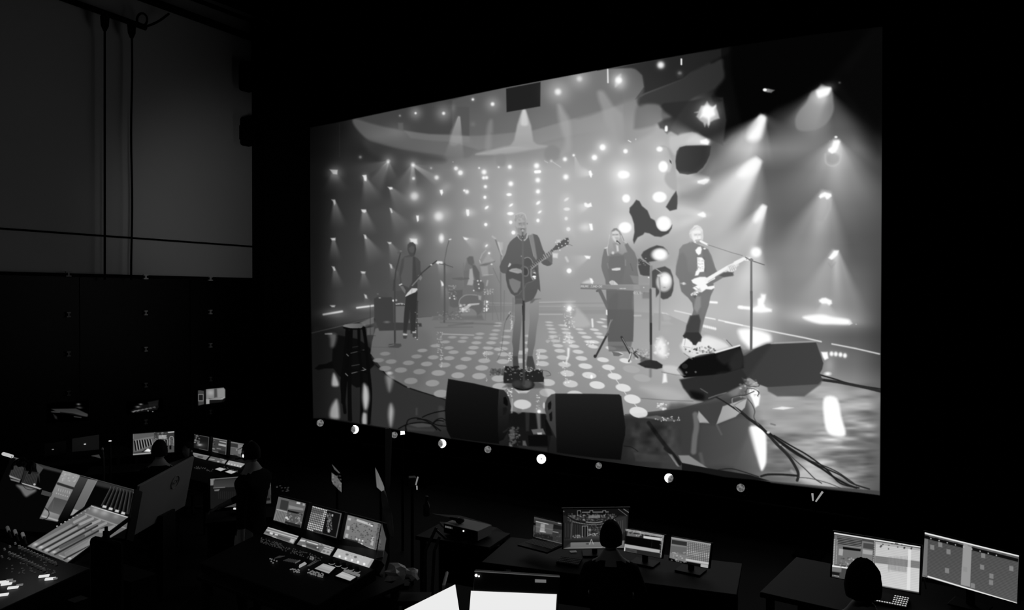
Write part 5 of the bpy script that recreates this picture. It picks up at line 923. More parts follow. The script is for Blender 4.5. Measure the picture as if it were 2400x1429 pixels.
# a thin cable line and a soft ledge on the plaster
p0, p1 = on(-60, 531, WL, .03), on(604, 578.3, WL, .03)
ga_ = on(590, 600, WL); gv = ga_.dot(EVv); struct(MB().box(uv(U0+.05, (gv+V1)/2, (ZG+9.6)/2), .09, V1-gv-.02, 9.6-ZG-.1, YW).build('trim_1', M['matte']))
tag(MB().tube([p0, p1], .017).build('wall_cable', M['matte']), 'thin black cable running level along the grey wall above the glass', 'cable')
# ceiling pipes and hanging cables
def wallbar(name, label, pts, r, cat='pipe'):
    return tag(MB().tube([on(x, y, WL, .30) for x, y in pts], r, 10).build(name, M['matte'], None, True), label, cat)
pr = wallbar('ceiling_pipe', 'short black pipe under the ceiling from which two cables hang', [(60, -35), (342, 65)], .055)
wallbar('ceiling_pipe', 'long black pipe running down to the corner at top left', [(260, -32), (640, 107)], .075)
wallbar('ceiling_pipe', 'thin black pipe above the long pipe at top left', [(380, -30), (640, 68)], .045)
for X, Y0, lb in ((245.5, 44, 'straight black cable hanging left of its pair against the grey wall'), (308.5, 62, 'slightly wavy black cable hanging right of its pair against the grey wall')):
    P = [on(X+(1.2*math.sin(i*.8) if X > 300 else 0), Y0+(656-Y0)*i/14, WL, .30 if i == 0 else .22) for i in range(15)]
    r = thing('hanging_cable', lb, 'cable', P[-1]); MB().tube(P, .02, 6).build('cable', M['matte'], r, True)
    MB().lathe(P[0]+Vector((0, 0, -.22)), (0, 0, 1), [(0, .03), (.1, .07), (.25, .08), (.3, .03)], 10).build('clamp', M['matte'], r)
P = [on(333+12*math.cos(t), 50-15*math.sin(t)-4, WL, .3) for t in np.linspace(-1.5, 4.6, 16)]
tag(MB().tube(P, .022, 6).build('rope_loop', M['matte'], None, True), 'loop of black rope tied to the end of the short ceiling pipe', 'rope')
P = [on(342+58*t, 62-34*t+5*math.sin(t*3.1), WL, .3) for t in np.linspace(0, .93, 8)]
tag(MB().tube(P, .022, 6).build('tie_rope', M['matte'], None, True), 'black rope linking the short ceiling pipe to the long one', 'rope')
# black drape in the corner
mb = MB(); N = 40; top = []; bot = []
for i in range(N+1):
    t = i/N; u = U0+.12+t*1.62; v = V1-.30-.07*math.sin(t*34)
    bot.append(uv(u, v, .02)); top.append(uv(u, v, 9.2))
mb.add(bot+top, [(i, i+1, N+2+i, N+1+i) for i in range(N)])
tag(mb.build('corner_curtain', M['matte'], None, True), 'tall black drape hanging in the room corner left of the video wall', 'curtain')
mb = MB(); 
for X, Y, w, h in ((581, 180, .30, .62), (582, 308, .26, .62)):
    p = on(X, Y, WL, .3); r = thing('hanging_speaker', 'upper dark loudspeaker box mounted high beside the corner drape' if Y < 200 else 'lower dark loudspeaker box mounted beside the corner drape', 'loudspeaker', p)
    MB().box(p, .3, w, h, YW).build('cabinet', M['matte'], r, bevel=.06); MB().box(p-EU*.2, .1, .1, .3, YW).build('bracket', M['matte'], r)
# ---------------------------------------------------------------- the video wall
WP = (Vector((-4.246, 16.048, .796)), npl(-34.3, 0))
Q = [on(*q, WP) for q in ((724, 291), (2069, 38), (2063, 1170), (731, 987))]
zt = (Q[0].z+Q[1].z)/2; zb = (Q[2].z+Q[3].z)/2
l_ = (Q[0]+Q[3])/2; r_ = (Q[1]+Q[2])/2
Q = [Vector((l_.x, l_.y, zt)), Vector((r_.x, r_.y, zt)), Vector((r_.x, r_.y, zb)), Vector((l_.x, l_.y, zb))]
vw = thing('video_wall', 'huge lit video wall showing a band on a smoky stage', 'video wall', (Q[2]+Q[3])/2*1.0-Vector((0, 0, zb)))
n = WP[1]; c = sum(Q, Vector())/4
MB().slab([q-n*.012 for q in Q], n, .22, .0).build('housing', M['matte'], vw)
for s_ in (.08, .5, .92):
    b = Q[3]*(1-s_)+Q[2]*s_-n*.12; MB().box((b.x, b.y, zb/2-.01), .25, .18, zb-.02, YW).build('support_leg', M['matte'], vw)
# columns spaced evenly as seen from the room
tt = []
for X in np.linspace(724.5, 2068.5, 1180):
    p = on(X, 640, WP); tt.append((Vector((p.x, p.y, 0))-Vector((Q[0].x, Q[0].y, 0))).length/(Q[1]-Q[0]).length)
us = np.clip(np.array([0.]+tt[1:-1]+[1.]), 0, 1)
NM = {1: ('pictured_bar_stool', 'dark bar stool shown at the left of the picture'), 2: ('pictured_amplifier', 'dark amplifier cabinets shown behind the bass player'), 3: ('pictured_bass_player', 'bass player in dark clothes shown at the left, white bass low'),
 4: ('pictured_microphone_stand', 'microphone stands shown around the bass player'), 5: ('pictured_drum_kit', 'hazy drum kit with its drummer shown behind the singer'), 6: ('pictured_singer', 'singer in a dark jumper playing an acoustic guitar, shown in the middle'),
 7: ('pictured_pedalboard', "pedalboard and round stand base shown at the singer's feet"), 8: ('pictured_floor_monitor', 'black wedge loudspeaker shown at lower centre, left of the pair'), 9: ('pictured_floor_monitor', 'black wedge loudspeaker shown at lower centre, right of the pair'),
 10: ('pictured_keyboard_player', 'long-haired keyboard player in a dark dress'), 11: ('pictured_keyboard', 'stage keyboard on a crossed stand'), 12: ('pictured_microphone_stand', 'microphone stand shown beside the keyboard player'),
 13: ('pictured_guitarist', 'fair-haired guitarist in a dark jacket with a white guitar'), 14: ('pictured_microphone_stand', "tall microphone stand shown at the guitarist's right"), 15: ('pictured_floor_monitor', 'two black wedge loudspeakers shown at the right')}
picture('stage_picture', Q, 0, 960, pic, vw, NM, 'lit picture of a smoky concert stage', us=us)
# row of round lamps on a pipe under the wall
LPp = (WP[0]+n*.42, n)
pa, pb = on(700, 972, LPp), on(2040, 1182, LPp)
bar = thing('lamp_rail', 'black pipe on short legs carrying the round lamps under the video wall', 'rail', Vector((pa.x, pa.y, 0)).lerp(Vector((pb.x, pb.y, 0)), .5))
LZ = []
lamps = [(750, 991, 10, 0, 'first, dim'), (831.5, 1006, 11, 1, ''), (924, 1019, 9, 0, ''), (1036, 1039, 11.5, 1, ''), (1143, 1053, 10, 0, ''), (1269, 1075, 12.5, 3, ''), (1403, 1091, 9, 0, ''), (1568, 1120, 12, 2, ''), (1736, 1143, 11.5, 0, '')]
tx = ['unlit round lamp at the far left end of the lamp rail', 'lit round lamp second from the left under the video wall', 'unlit round lamp half hidden beside the middle post', 'lit round lamp under the left floor monitor of the picture', 'unlit round lamp between two lit ones under the left of centre',
      'brightest, fully lit round lamp under the middle of the video wall', 'very dim round lamp just right of the brightest lamp', 'crescent-lit round lamp under the right half of the video wall', 'unlit round lamp nearest the right end of the lamp rail']
for (X, Y, r, lit, _), lb in zip(lamps, tx):
    p = on(X, Y, LPp); d = (p-EY).dot(FV); R_ = r*d/F_PX; LZ.append(p.z)
    ax = ((EY-p).normalized()+n*.6+Vector((.15, 0, 0))).normalized(); t = thing('round_lamp', lb, 'lamp', p, 'round lamps under the video wall')
    MB().lathe(p-ax*.16, ax, [(0, R_*.5), (.02, R_*.8), (.12, R_), (.17, R_*1.06), (.17, R_*.93), (.14, R_*.9)], 24).build('lamp_body', M['black'], t, True)
    MB().lathe(p-ax*.035, ax, [(0, R_*.88), (.02, R_*.8), (.035, R_*.4), (.04, 0)], 24).build('lens', M['lens'] if lit != 3 else emat('dim_lens', 150), t, True)
    MB().tube([p+EU*R_*1.2-ax*.06, p+EU*R_*1.2-ax*.06-Vector((0, 0, R_*1.5)), p-ax*.06-Vector((0, 0, R_*1.6)), p-EU*R_*1.2-ax*.06-Vector((0, 0, R_*1.5)), p-EU*R_*1.2-ax*.06], .01, 6).build('yoke', M['black'], t)
    if lit:
        a = ax.orthogonal().normalized(); hz = Vector((0, 0, 1)).cross(ax).normalized(); vz = ax.cross(hz); V_ = []; Fc = []
        a0, a1_ = {1: (-1.9, 2.0), 2: (.8, 4.6), 3: (0, 6.283)}[lit]; n_ = 28
        for i in range(n_+1):
            an = a0+(a1_-a0)*i/n_; e_ = math.sin(math.pi*i/n_) if lit != 3 else 1
            for rr in (R_*.86, R_*(.88-.66*e_) if lit != 3 else R_*.16): V_.append(p+ax*.012+hz*math.cos(an)*rr+vz*math.sin(an)*rr)
        Fc = [(2*i, 2*i+1, 2*i+3, 2*i+2) for i in range(n_)]; MB().add(V_, Fc).build('lit_crescent' if lit != 3 else 'lit_disc', M['lamp'], t)
pa2, pb2 = pa-Vector((0, 0, .17)), pb-Vector((0, 0, .17))
zr = min(LZ)-.2
pa2.z = zr; pb2.z = zr
MB().tube([pa2-n*.06, pb2-n*.06], .03, 10).build('pipe', M['matte'], bar)
for s_ in (.04, .3, .6, .93):
    q = pa2.lerp(pb2, s_)-n*.06; MB().tube([q, Vector((q.x, q.y, .02))], .025, 8).build('leg', M['matte'], bar); MB().box((q.x, q.y, .015), .35, .35, .03, YW).build('foot_plate', M['matte'], bar)
# two stand glints made as glowing tubes, and a lit card at the foot of the wall
for i, (P, lb) in enumerate((([(1904, 1156), (1905.5, 1173)], 'short upright painted glint below the right end of the video wall'), ([(1928, 1152), (1912, 1175)], 'slanted painted glint below the right end of the video wall'))):
    a, b = on(*P[0], LPp), on(*P[1], LPp); t = thing('stand_glint', lb, 'light', Vector((b.x, b.y, 0)), 'painted stand glints'); MB().tube([a, b], .014, 8, .010).build('tube', M['edge'], t); MB().tube([b, Vector((b.x, b.y, .01))], .008, 6).build('pole', M['matte'], t)
a = at(943, 1014, 10.2); t = thing('glowing_card', 'small bright white card on a dark pole right of the middle post', 'card', Vector((a.x, a.y, 0)))
V_ = [at(938.5, 1010, 10.2), at(948, 1010, 10.2), at(949, 1017.5, 10.2), at(938.5, 1019, 10.2)]; MB().slab(V_, Vector((0, -1, 0)), .01).build('card', M['led'], t); MB().tube([a+Vector((0, .02, 0)), Vector((a.x, a.y+.02, .01))], .02, 6).build('pole', M['matte'], t)
# ---------------------------------------------------------------- displays and desks
YD = math.radians(-36)
ED = Vector((math.cos(YD), math.sin(YD), 0)); ND = Vector((math.sin(YD), -math.cos(YD), 0))   # along a desk, towards its operator
def rect(q, pl, off=0): return [on(x, y, pl, off) for x, y in q]
def display(root, q, pl, nx, ny, name='screen', bez='bezel', t=.04, grow=.045, art=None, back=None, label=None):
    Q = rect(q, pl); n = pl[1]
    if n.dot(EY-Q[0]) < 0: n = -n
    MB().slab([p-n*.004 for p in Q], n, t, grow).build(bez, back or M['black'], root, bevel=.004)
    return picture(name, Q, nx, ny, art or low, root, label=label), Q
def stand(root, Q, ztop, m=None):
    c = sum(Q, Vector())/4; d = (Q[1]-Q[0]).normalized(); b = Vector((d.y, -d.x, 0)).normalized(); b = b if b.y > 0 else -b; bc = (Q[2]+Q[3])/2
    MB().box((bc.x+b.x*.07, bc.y+b.y*.07, (bc.z+.1+ztop)/2), .05, .025, bc.z+.1-ztop, math.atan2(d.y, d.x)).build('stand_neck', M['black'], root)
    MB().box((bc.x+b.x*.06, bc.y+b.y*.06, ztop+.009), .24, .18, .014, math.atan2(d.y, d.x)).build('stand_base', M['black'], root, bevel=.004)
def monitor(name, label, q, pl, nx, ny, ztop, cat='monitor', group=None, **k):
    Q = rect(q, pl); b = (Q[2]+Q[3])/2; t = thing(name, label, cat, Vector((b.x, b.y, ztop)), group)
    display(t, q, pl, nx, ny, **k); stand(t, Q, ztop); return t, Q
def desk(label, c, w, d, z, yaw, z0=0.):
    c = Vector(c); t = thing('desk', label, 'desk', Vector((c.x, c.y, z0))); X = Vector((math.cos(yaw), math.sin(yaw), 0)); Y = Vector((-math.sin(yaw), math.cos(yaw), 0))
    MB().box((c.x, c.y, z-.02), w, d, .04, yaw).build('desk_top', M['wood'], t, bevel=.006)
    for a in (-1, 1):
        for b in (-1, 1):
            p = c+X*a*(w/2-.06)+Y*b*(d/2-.06); MB().box((p.x, p.y, (z-.04+z0)/2), .05, .05, z-.04-z0, yaw).build('leg', M['black'], t)
    MB().box(c*1+Y*(d/2-.05)+Vector((0, 0, (z+z0)/2-c.z+.1)), w-.16, .02, (z-z0)*.5, yaw).build('modesty_panel', M['matte'], t)
    return t
def PL(x, y, d, yaw, tilt, roll=0): return (at(x, y, d), npl(yaw, tilt, roll))
# engineer's monitor at the back left
eng, Qe = monitor('desk_monitor', 'lit monitor with a striped stage plan behind a seated person at the back left', [(311.6,1015.2),(408.4,1009.8),(408.6,1059.5),(311.6,1068)], PL(311.6,1068,11,21.8,3.7), 110, 60, .96)
desk('dark desk under the striped monitor at the back left', (-5.5, 11.0, 0), 1.15, .55, .95, math.radians(20))
# two laptops seen from behind
for q, lb, m, lg in (([(169,1028),(232.4,1018.3),(232.4,1053),(169,1059)], 'closer grey laptop lid with a small bright badge, back left', M['alu'], (199,1040.5)), ([(104,1041),(155,1033),(155,1062),(104,1070)], 'darker laptop lid left of the grey laptop lid', M['dim'], (124,1052.8))):
    pl = PL(q[3][0], q[3][1], 11.2, 46.9, -4); Q = rect(q, pl); b = (Q[2]+Q[3])/2; t = thing('laptop', lb, 'laptop', b, 'laptops seen from behind'); n_ = pl[1] if pl[1].y < 0 else -pl[1]
    MB().slab(Q, n_, .012).build('lid', m, t, bevel=.003); X = (Q[2]-Q[3]); Y = Vector((-X.y, X.x, 0)).normalized(); MB().slab([Q[3], Q[2], Q[2]+Y*.24, Q[3]+Y*.24], Vector((0, 0, 1)), .018).build('base', M['black'], t)
    p = on(*lg, pl, .004 if n_ == pl[1] else -.004); MB().ball(p, .016, .004, .008, .5).build('badge_or_glint', emat('badge_and_glint_glow', 190 if m == M['alu'] else 110), t)  # on the darker lid this glow stands for a glint
desk('low dark desk holding the two laptops', (-6.75, 11.35, 0), 2.0, .9, 1.02, math.radians(46))
for X, Y, lb in ((258, 1033, 'tiny lit indicator lamp right of the grey laptop lid'),):
    a = at(X, Y, 10.3); t = thing('indicator_lamp', lb, 'lamp', Vector((a.x, a.y, 0))); MB().ball(a, .02, .02, .008, .4).build('light', M['butt'], t); MB().tube([a, Vector((a.x, a.y, .02))], .012, 6).build('pole', M['black'], t)
# gooseneck piece and folded sheet near the laptops
a = [at(239.5, 1053, 9.8), at(241.5, 1062, 9.8), at(242.5, 1075, 9.8), at(243, 1100, 9.8)]
t = thing('gooseneck_microphone', 'thin gooseneck microphone standing right of the laptops', 'microphone', Vector((a[3].x, a[3].y, 0))); MB().tube(a+[Vector((a[3].x, a[3].y, .02))], .010, 6).build('neck', M['dim'], t, True); MB().ball(a[0], .018, .018, .03).build('capsule', M['metal'], t, True); MB().lathe((a[3].x, a[3].y, 0), (0, 0, 1), [(0, .12), (.03, .11)], 20).build('base', M['black'], t)
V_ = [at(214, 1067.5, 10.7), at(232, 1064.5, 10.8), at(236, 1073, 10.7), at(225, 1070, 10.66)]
tag(MB().slab(V_, Vector((0, 0, 1)), .004).build('paper_sheet', emat('paper_self_glow', 52)), 'dim folded paper sheet lying below the grey laptop lid', 'paper')  # lit look of the paper put in as its own glow
# ---- lighting consoles -------------------------------------------------------
def console(label, screens, strips, touches, D, grid, keysets, group='lighting consoles'):
    pls = []; ll = strips[0][3]; lr = strips[-1][2]; base = at(ll[0], ll[1], D)
    t = thing('lighting_console', label, 'lighting console', Vector((base.x, base.y, .0))+ED*.6)
    Qs = []
    for i, (q, d) in enumerate(screens):
        r = MB; pl = PL(q[3][0], q[3][1], d, -36, 17); Q = rect(q, pl); n_ = pl[1]
        b = bpy.data.objects.new('upright_screen', None); col.objects.link(b); b.parent = t; cc = sum(Q, Vector())/4; b.location = cc-t.location
        MB().slab([p-n_*.004 for p in Q], n_, .05, .12).build('bezel', M['black'], b, bevel=.006); picture('screen', Q, *grid[0], low, b); Qs.append(Q)
    ps = PL(ll[0], ll[1], D, -36, 49); St = []
    for q in strips:
        Q = rect(q, ps); St.append(Q); picture('touch_strip', Q, *grid[1], low, t)
    n_ = ps[1]; a, b, c, d = St[0][0], St[-1][1], St[-1][2], St[0][3]; X = (c-d).normalized()
    MB().slab([p-n_*.004 for p in (a-X*.06, b+X*.06, c+X*.06, d-X*.06)], n_, .05, .03).build('strip_housing', M['black'], t)
    # keyboard surface
    sp = (St[0][3]-n_*.0, npl(-36, 80)); o1 = St[0][3]-X*.07; o2 = St[-1][2]+X*.07; dn = (ND-Vector((0, 0, .12))).normalized(); o2.z = o2.z*.5+o1.z*.5; o1.z = o2.z
    sp = ((o1+o2)/2, Vector((0, 0, 1))*.985+ND*.17); sp = (sp[0], sp[1].normalized()); dn = (ND-sp[1]*ND.dot(sp[1])).normalized()
    o1 = o1-sp[1]*(o1-sp[0]).dot(sp[1]); o2 = o2-sp[1]*(o2-sp[0]).dot(sp[1]); L = .62 if D < 8 else .55
    low_ = [o1, o2, o2+dn*L, o1+dn*L]; MB().slab([low_[0], low_[1], low_[2], low_[3]], sp[1], .10).build('control_surface', M['black'], t, bevel=.01)
    # back body under the screens
    bb = (Qs[0][3]+Qs[-1][2])/2; MB().slab([d-X*.08-n_*.05, c+X*.08-n_*.05, Qs[-1][2]+X*.06-ND*.05, Qs[0][3]-X*.06-ND*.05], n_, .06).build('rear_body', M['black'], t)
    for q in touches: 
        Q = rect(q, sp, .012); MB().slab([p-sp[1]*.002 for p in Q], sp[1], .012, .06).build('touchscreen_frame', M['black'], t); picture('small_touchscreen', Q, 60, 40, low, t)
    for (m, P, s_) in keysets:
        mb = MB()
        for x, y in P:
            p = on(x, y, sp, .010); mb.box(p, s_, s_*.8, .008, YD)
        o = mb.build('key_field', m, t); o['kind'] = 'stuff'
    zt_ = min(p.z for p in low_)-.10
    return t, sp, low_, zt_
rk = random.Random(3)
def field(P0, P1, P2, n, m, jit=.5, keep=.8):
    return [(P0[0]+(P1[0]-P0[0])*i/n+(P2[0]-P0[0])*j/m+rk.uniform(-jit, jit), P0[1]+(P1[1]-P0[1])*i/n+(P2[1]-P0[1])*j/m+rk.uniform(-jit, jit)) for i in range(n) for j in range(m) if rk.random() < keep]
def z6(P): return [(580+x/5.715, 1150+y/5.715) for x, y in P]
k1 = z6(field((190,630),(480,720),(170,700),16,4,6,.75)+field((480,740),(1020,900),(440,800),24,4,8,.55)); k2 = z6(field((300,910),(420,950),(280,960),4,2,9,.8)+field((580,1030),(720,1070),(570,1080),6,3,9,.7)+field((820,1060),(1030,1120),(800,1110),12,4,6,.7)+field((850,880),(900,900),(830,920),4,3,6,.9))
mac, sp, lw, zl = console('large lighting console with three bright upright screens at lower centre left',
    [([(652.9,1163.5),(717.5,1179.2),(705,1237),(640,1219.2)], 7.48), ([(732.3,1184.8),(801.9,1202.2),(789,1261.5),(718.3,1242.3)], 7.33), ([(815,1205.5),(893,1227),(881.5,1290),(803,1266.5)], 7.18)],
    [[(628,1234.3),(700.2,1255.6),(687.5,1275),(617,1250.5)], [(706.5,1259),(785,1282.5),(772.5,1302),(695,1275.2)], [(791.7,1284.3),(877.6,1310),(865.5,1330.8),(779.5,1303.7)]],
    [[(757.6,1319.7),(786.5,1328.5),(770.4,1344),(736.6,1332)], [(803,1338.6),(835.5,1351),(820.6,1361),(785.6,1349)]], 7.18, ((90, 80), (100, 36)), [(M['keyd'], k1, .008), (M['key'], k2, .010)])
def fad(x0, y0, x1, y1, w, v):
    a, b = on(580+x0/5.715, 1150+y0/5.715, sp, .013), on(580+x1/5.715, 1150+y1/5.715, sp, .013); MB().tube([a, b], w, 6).build('fader_strip', emat('fader_glow', v), mac)
for i in range(5): fad(360+i*18, 905-i*4, 430+i*18, 870-i*0, .004, 46)
for i in range(7): fad(480+i*22, 935+i*4, 560+i*22, 905+i*4, .004, 44)
for P in ((640,965,705,930,.006,80),(700,1000,770,960,.008,150),(695,1020,785,972,.008,150),(800,1005,910,935,.004,60),(820,1005,930,945,.004,60),(1300,1065,1495,1130,.012,110)): fad(*P)
for i in range(5):
    x, y = 1130+i*85, 968+i*27; mb = MB(); P = [on(580+(x+40*math.cos(t))/5.715, 1150+(y+16*math.sin(t))/5.715, sp, .02) for t in np.linspace(.2, 2.9, 9)]; mb.tube(P, .004, 5).build('encoder_ring', M['key'], mac)
    p = on(580+x/5.715, 1150+(y-4)/5.715, sp, .0); MB().lathe(p, sp[1], [(0, .022), (.03, .020)], 16).build('encoder', M['black'], mac)
# side sheet at its right end, its reflection painted and glowing
spl = PL(885, 1289, 6.72, 30, 12); Q = rect([(893,1226),(905,1262),(894,1338),(878,1338)], spl); tq = thing('side_reflection_sheet', 'upright sheet with a painted reflection at the right end of the front lighting console', 'panel', (Q[2]+Q[3])/2)
picture('painted_reflection_face', rect([(895,1226),(905.5,1262),(893,1338),(877,1334)], spl), 30, 80, low, tq); MB().slab([p+Vector((0, .006, 0)) for p in rect([(895,1226),(906,1262),(893,1338),(877,1334)], spl)], Vector((0, -1, 0)), .01).build('panel_back', M['black'], tq)
_c = (lw[0]+lw[1]+lw[2]+lw[3])/4; desk('dark table under the front lighting console', (_c.x-ND.x*.15, _c.y-ND.y*.15, 0), 1.62, .95, zl-.005, YD)
Zt = lambda P: [(430+x/8.93, 1000+y/8.93) for x, y in P]
bk = Zt(field((250,830),(640,900),(220,880),16,3,12,.5)+field((830,840),(1150,920),(820,880),14,3,12,.5))
bac, sp2, lw2, zl2 = console('smaller lighting console with three dim upright screens at the back left',
    [([(455.2,1017),(490.2,1023.8),(488,1056.7),(453.5,1049)], 11.2), ([(496.2,1024.5),(532.2,1031.2),(529.8,1065.8),(494.2,1058)], 11.1), ([(538.4,1033.5),(576.5,1040.5),(575,1075),(536.8,1067)], 11.0)],
    [[(453,1060),(491,1068),(482.5,1077.5),(450,1068.5)], [(494,1068.5),(533,1077.5),(526,1087.5),(486.5,1078.5)], [(536.5,1078.2),(575,1086.5),(564.5,1095.8),(529,1088)]],
    [[(503,1098.8),(515,1094.5),(530.5,1098.5),(517,1104)], [(526,1105),(539,1100.5),(556,1104.7),(542,1110.5)]], 10.8, ((44, 40), (44, 18)), [(M['keyd'], bk, .012)])
_c = (lw2[0]+lw2[1]+lw2[2]+lw2[3])/4; desk('dark table under the back lighting console', (_c.x-ND.x*.15, _c.y-ND.y*.15, 0), 1.3, .8, zl2-.005, YD)
# wide display behind the standing operator
wd_, Qw = monitor('wide_monitor', 'wide dim monitor partly hidden by the standing person', [(492.5,1121.6),(634.4,1109.5),(635.5,1179),(493,1192)], PL(493,1192,8.9,20.3,4.7), 150, 76, .86)
desk('dark desk under the wide dim monitor', (-3.12, 9.0, 0), .95, .45, .85, math.radians(20))
b = at(556, 1191.5, 8.82); t = thing('status_display', 'tiny bright digit display under the wide dim monitor', 'display', b-Vector((0, 0, .03)))
for i in range(5):
    if i != 3: MB().box(b+Vector((i*.018-.035, 0, 0)), .014, .02, .016).build('digit', M['butt'], t)
MB().box(b+Vector((0, .02, -.012)), .12, .02, .03).build('case', M['black'], t)
# small lit cluster right of the wide monitor
mb = MB()
for i in range(12):
    p = at(642+rk.uniform(0, 34), 1143+rk.uniform(-6, 8), 8.9); mb.box(p, .02, .01, .006, .5)
mb.build('key_field', M['keyd'], wd_)['kind'] = 'stuff'
# ---- mixing desk at the left --------------------------------------------------
mpl = (at(-47, 1236, 8.45), npl(-31, 28)); tpl = (at(62.5, 1278.7, 7.0), npl(-31, 66))
mix = thing('mixing_console', 'big tilted mixing console with lit meter panels and touchscreen at the left edge', 'mixing console', Vector((-4.6, 7.2, 0)))
b = bpy.data.objects.new('meter_bridge', None); col.objects.link(b); b.parent = mix; Qm = rect([(27,1069.5),(314,1147),(292,1262),(-47,1236)], mpl)
b.location = sum(Qm, Vector())/4-mix.location
picture('meter_screen', Qm, 420, 190, low, b); MB().slab([p-mpl[1]*.004 for p in Qm], mpl[1], .08, .02).build('meter_housing', M['black'], b)
Qt = rect([(213.8,1184.5),(300.8,1210.8),(157.7,1317.7),(62.5,1278.7)], tpl)
b2 = bpy.data.objects.new('tilted_touchscreen', None); col.objects.link(b2); b2.parent = mix; b2.location = sum(Qt, Vector())/4-mix.location
picture('touchscreen_face', Qt, 260, 230, low, b2); MB().slab([p-tpl[1]*.004 for p in Qt], tpl[1], .035, .03).build('touchscreen_frame', M['black'], b2, bevel=.004)
mb = MB()
for i in range(9):
    x, y = 740+i*52, 348-i*28; p = on(0+x/5.518, 1170+y/5.518, tpl, .0); mb.box(p, .02, .008, .012, YD)
mb.build('edge_buttons', M['edge'], b2)
kp = (at(62.5, 1290, 6.95), (Vector((0, 0, 1))+ND*.15).normalized())
e31 = math.radians(-31); XM = Vector((math.cos(e31), math.sin(e31), 0)); YM = Vector((-XM.y, XM.x, 0))
p0 = on(-60, 1250, kp); p1 = on(215, 1362, kp); dq = (p1-p0); dx = XM*dq.dot(XM); 
base = [p0-XM*.5, p0-XM*.5+XM*2.5, p0-XM*.5+XM*2.5-YM*.9, p0-XM*.5-YM*.9]; base = [q-kp[1]*((q-kp[0]).dot(kp[1])) for q in base]
MB().slab([base[3], base[2], base[1], base[0]], kp[1], .14).build('fader_surface', M['black'], mix, bevel=.01)
def z4(x, y): return (x/5.518, 1170+y/5.518)
def knob(x, y, r=.012, h=.028, m='knob', nm='knob'):
    p = on(*z4(x, y), kp); MB().lathe(p-kp[1]*.0, kp[1], [(0, r*1.2), (h*.5, r), (h, r*.85)], 10).build(nm, M[m], mix)
for i in range(13): knob(255+i*38.5, 632+i*18)
for i in range(13): knob(125+i*37, 715+i*17.5)
for x, y in ((200,580),(130,620),(60,655),(25,755)): knob(x, y, .009, .02)
for x, y in ((112,418),(208,462),(308,500)):
    a = on(*z4(x+38, y+90), kp); b_ = on(*z4(x-6, y+4), kp)+kp[1]*.05; MB().tube([a, b_], .010, 8).build('fader_arm', M['black'], mix); MB().tube([b_, b_.lerp(a, .35)], .016, 8).build('fader_cap', M['knob'], mix)
for x, y, s_ in ((570,990,1),(650,1025,1),(85,1092,1),(50,1065,1),(170,1138,1),(38,1232,1),(255,1105,.6),(125,1042,.6),(170,1060,.5),(715,1022,.4)):
    p = on(*z4(x, y), kp, .008); MB().box(p, .075*s_, .035*s_, .012, e31+.9).build('lit_button', M['butt'] if s_ == 1 else M['key'], mix)
mb = MB()
for i in range(70): p = on(*z4(rk.uniform(60, 720), rk.uniform(690, 960)), kp, .004); mb.box(p, rk.uniform(.006, .02), .008, .006, rk.uniform(0, 3))
mb.build('small_keys', M['keyd'], mix)['kind'] = 'stuff'
zk = min(q.z for q in base)-.14
for a in (.15, 2.3):
    for c_ in (0, .8): q = base[0]+XM*a-YM*c_; MB().box((q.x, q.y, zk/2), .12, .12, zk, e31).build('leg', M['black'], mix)
q = (base[0]+base[1])/2; MB().box((q.x+YM.x*.55, q.y+YM.y*.55, .42), 2.3, .25, .84, e31).build('rear_body', M['black'], mix)
# headphones hung on the bridge, little lamp, card
hp = on(70, 1098, mpl, .05); t = thing('headphones', 'black headphones hung over the meter panels at far left', 'headphones', hp)
P = [on(50+22*math.cos(a_), 1098-22*math.sin(a_), mpl, .07) for a_ in np.linspace(-.6, 3.2, 14)]; MB().tube(P, .014, 8).build('headband', M['black'], t, True)
for x, y in ((77, 1093), (55, 1084)): MB().lathe(on(x, y, mpl, .03), mpl[1], [(0, .045), (.03, .06), (.05, .05)], 18).build('ear_cup', M['black'], t, True)
a, b_ = on(8, 1063, mpl, .06), on(28, 1069, mpl, .06); t = thing('console_lamp', 'short glowing lamp head on a bent arm at the far left edge', 'lamp', on(12, 1095, mpl, .02)); MB().tube([a, b_], .020, 10).build('lamp_head', emat('lamp_head_glow', 190), t, True); MB().tube([b_, on(22, 1080, mpl, .05), on(15, 1092, mpl, .0)], .006, 6).build('arm', M['dim'], t)
V_ = rect([(99,1148),(113,1152),(109,1161),(96,1158)], mpl, .06); tag(MB().slab(V_, mpl[1], .05).build('small_box', emat('box_self_glow', 62)), 'small grey box at the end of a cable on the meter panels', 'box')  # box glows faintly in place of light falling on it
# big display seen from behind
dpl = (Vector((-3.982, 7.878, .886)), npl(84.2, -14.0, -3.8)); Qd = rect([(328,1138),(456,1069),(434,1185),(302,1262)], dpl); nn = dpl[1]; nn = nn if nn.dot(EY-Qd[0]) > 0 else -nn
bcn = (Qd[2]+Qd[3])/2; dl = thing('large_monitor', 'large grey monitor seen from behind with a round emblem, left of centre', 'monitor', Vector((bcn.x, bcn.y, 0)))
MB().slab(Qd, nn, .03).build('rear_shell', M['lcdback'], dl, bevel=.006)
lc = on(410, 1129, dpl, .0); ux = (Qd[1]-Qd[0]).normalized(); uy = nn.cross(ux).normalized(); uy = uy if uy.z > 0 else -uy; mb = MB()
k_ = .075; P = [lc+nn*.004+ux*math.cos(a_)*k_+uy*math.sin(a_)*k_ for a_ in np.linspace(0, 6.283, 33)]; mb.tube(P, .006, 6)
def seg(x0, y0, x1, y1): mb.tube([lc+nn*.004+ux*x0*k_+uy*y0*k_, lc+nn*.004+ux*x1*k_+uy*y1*k_], .005, 5)
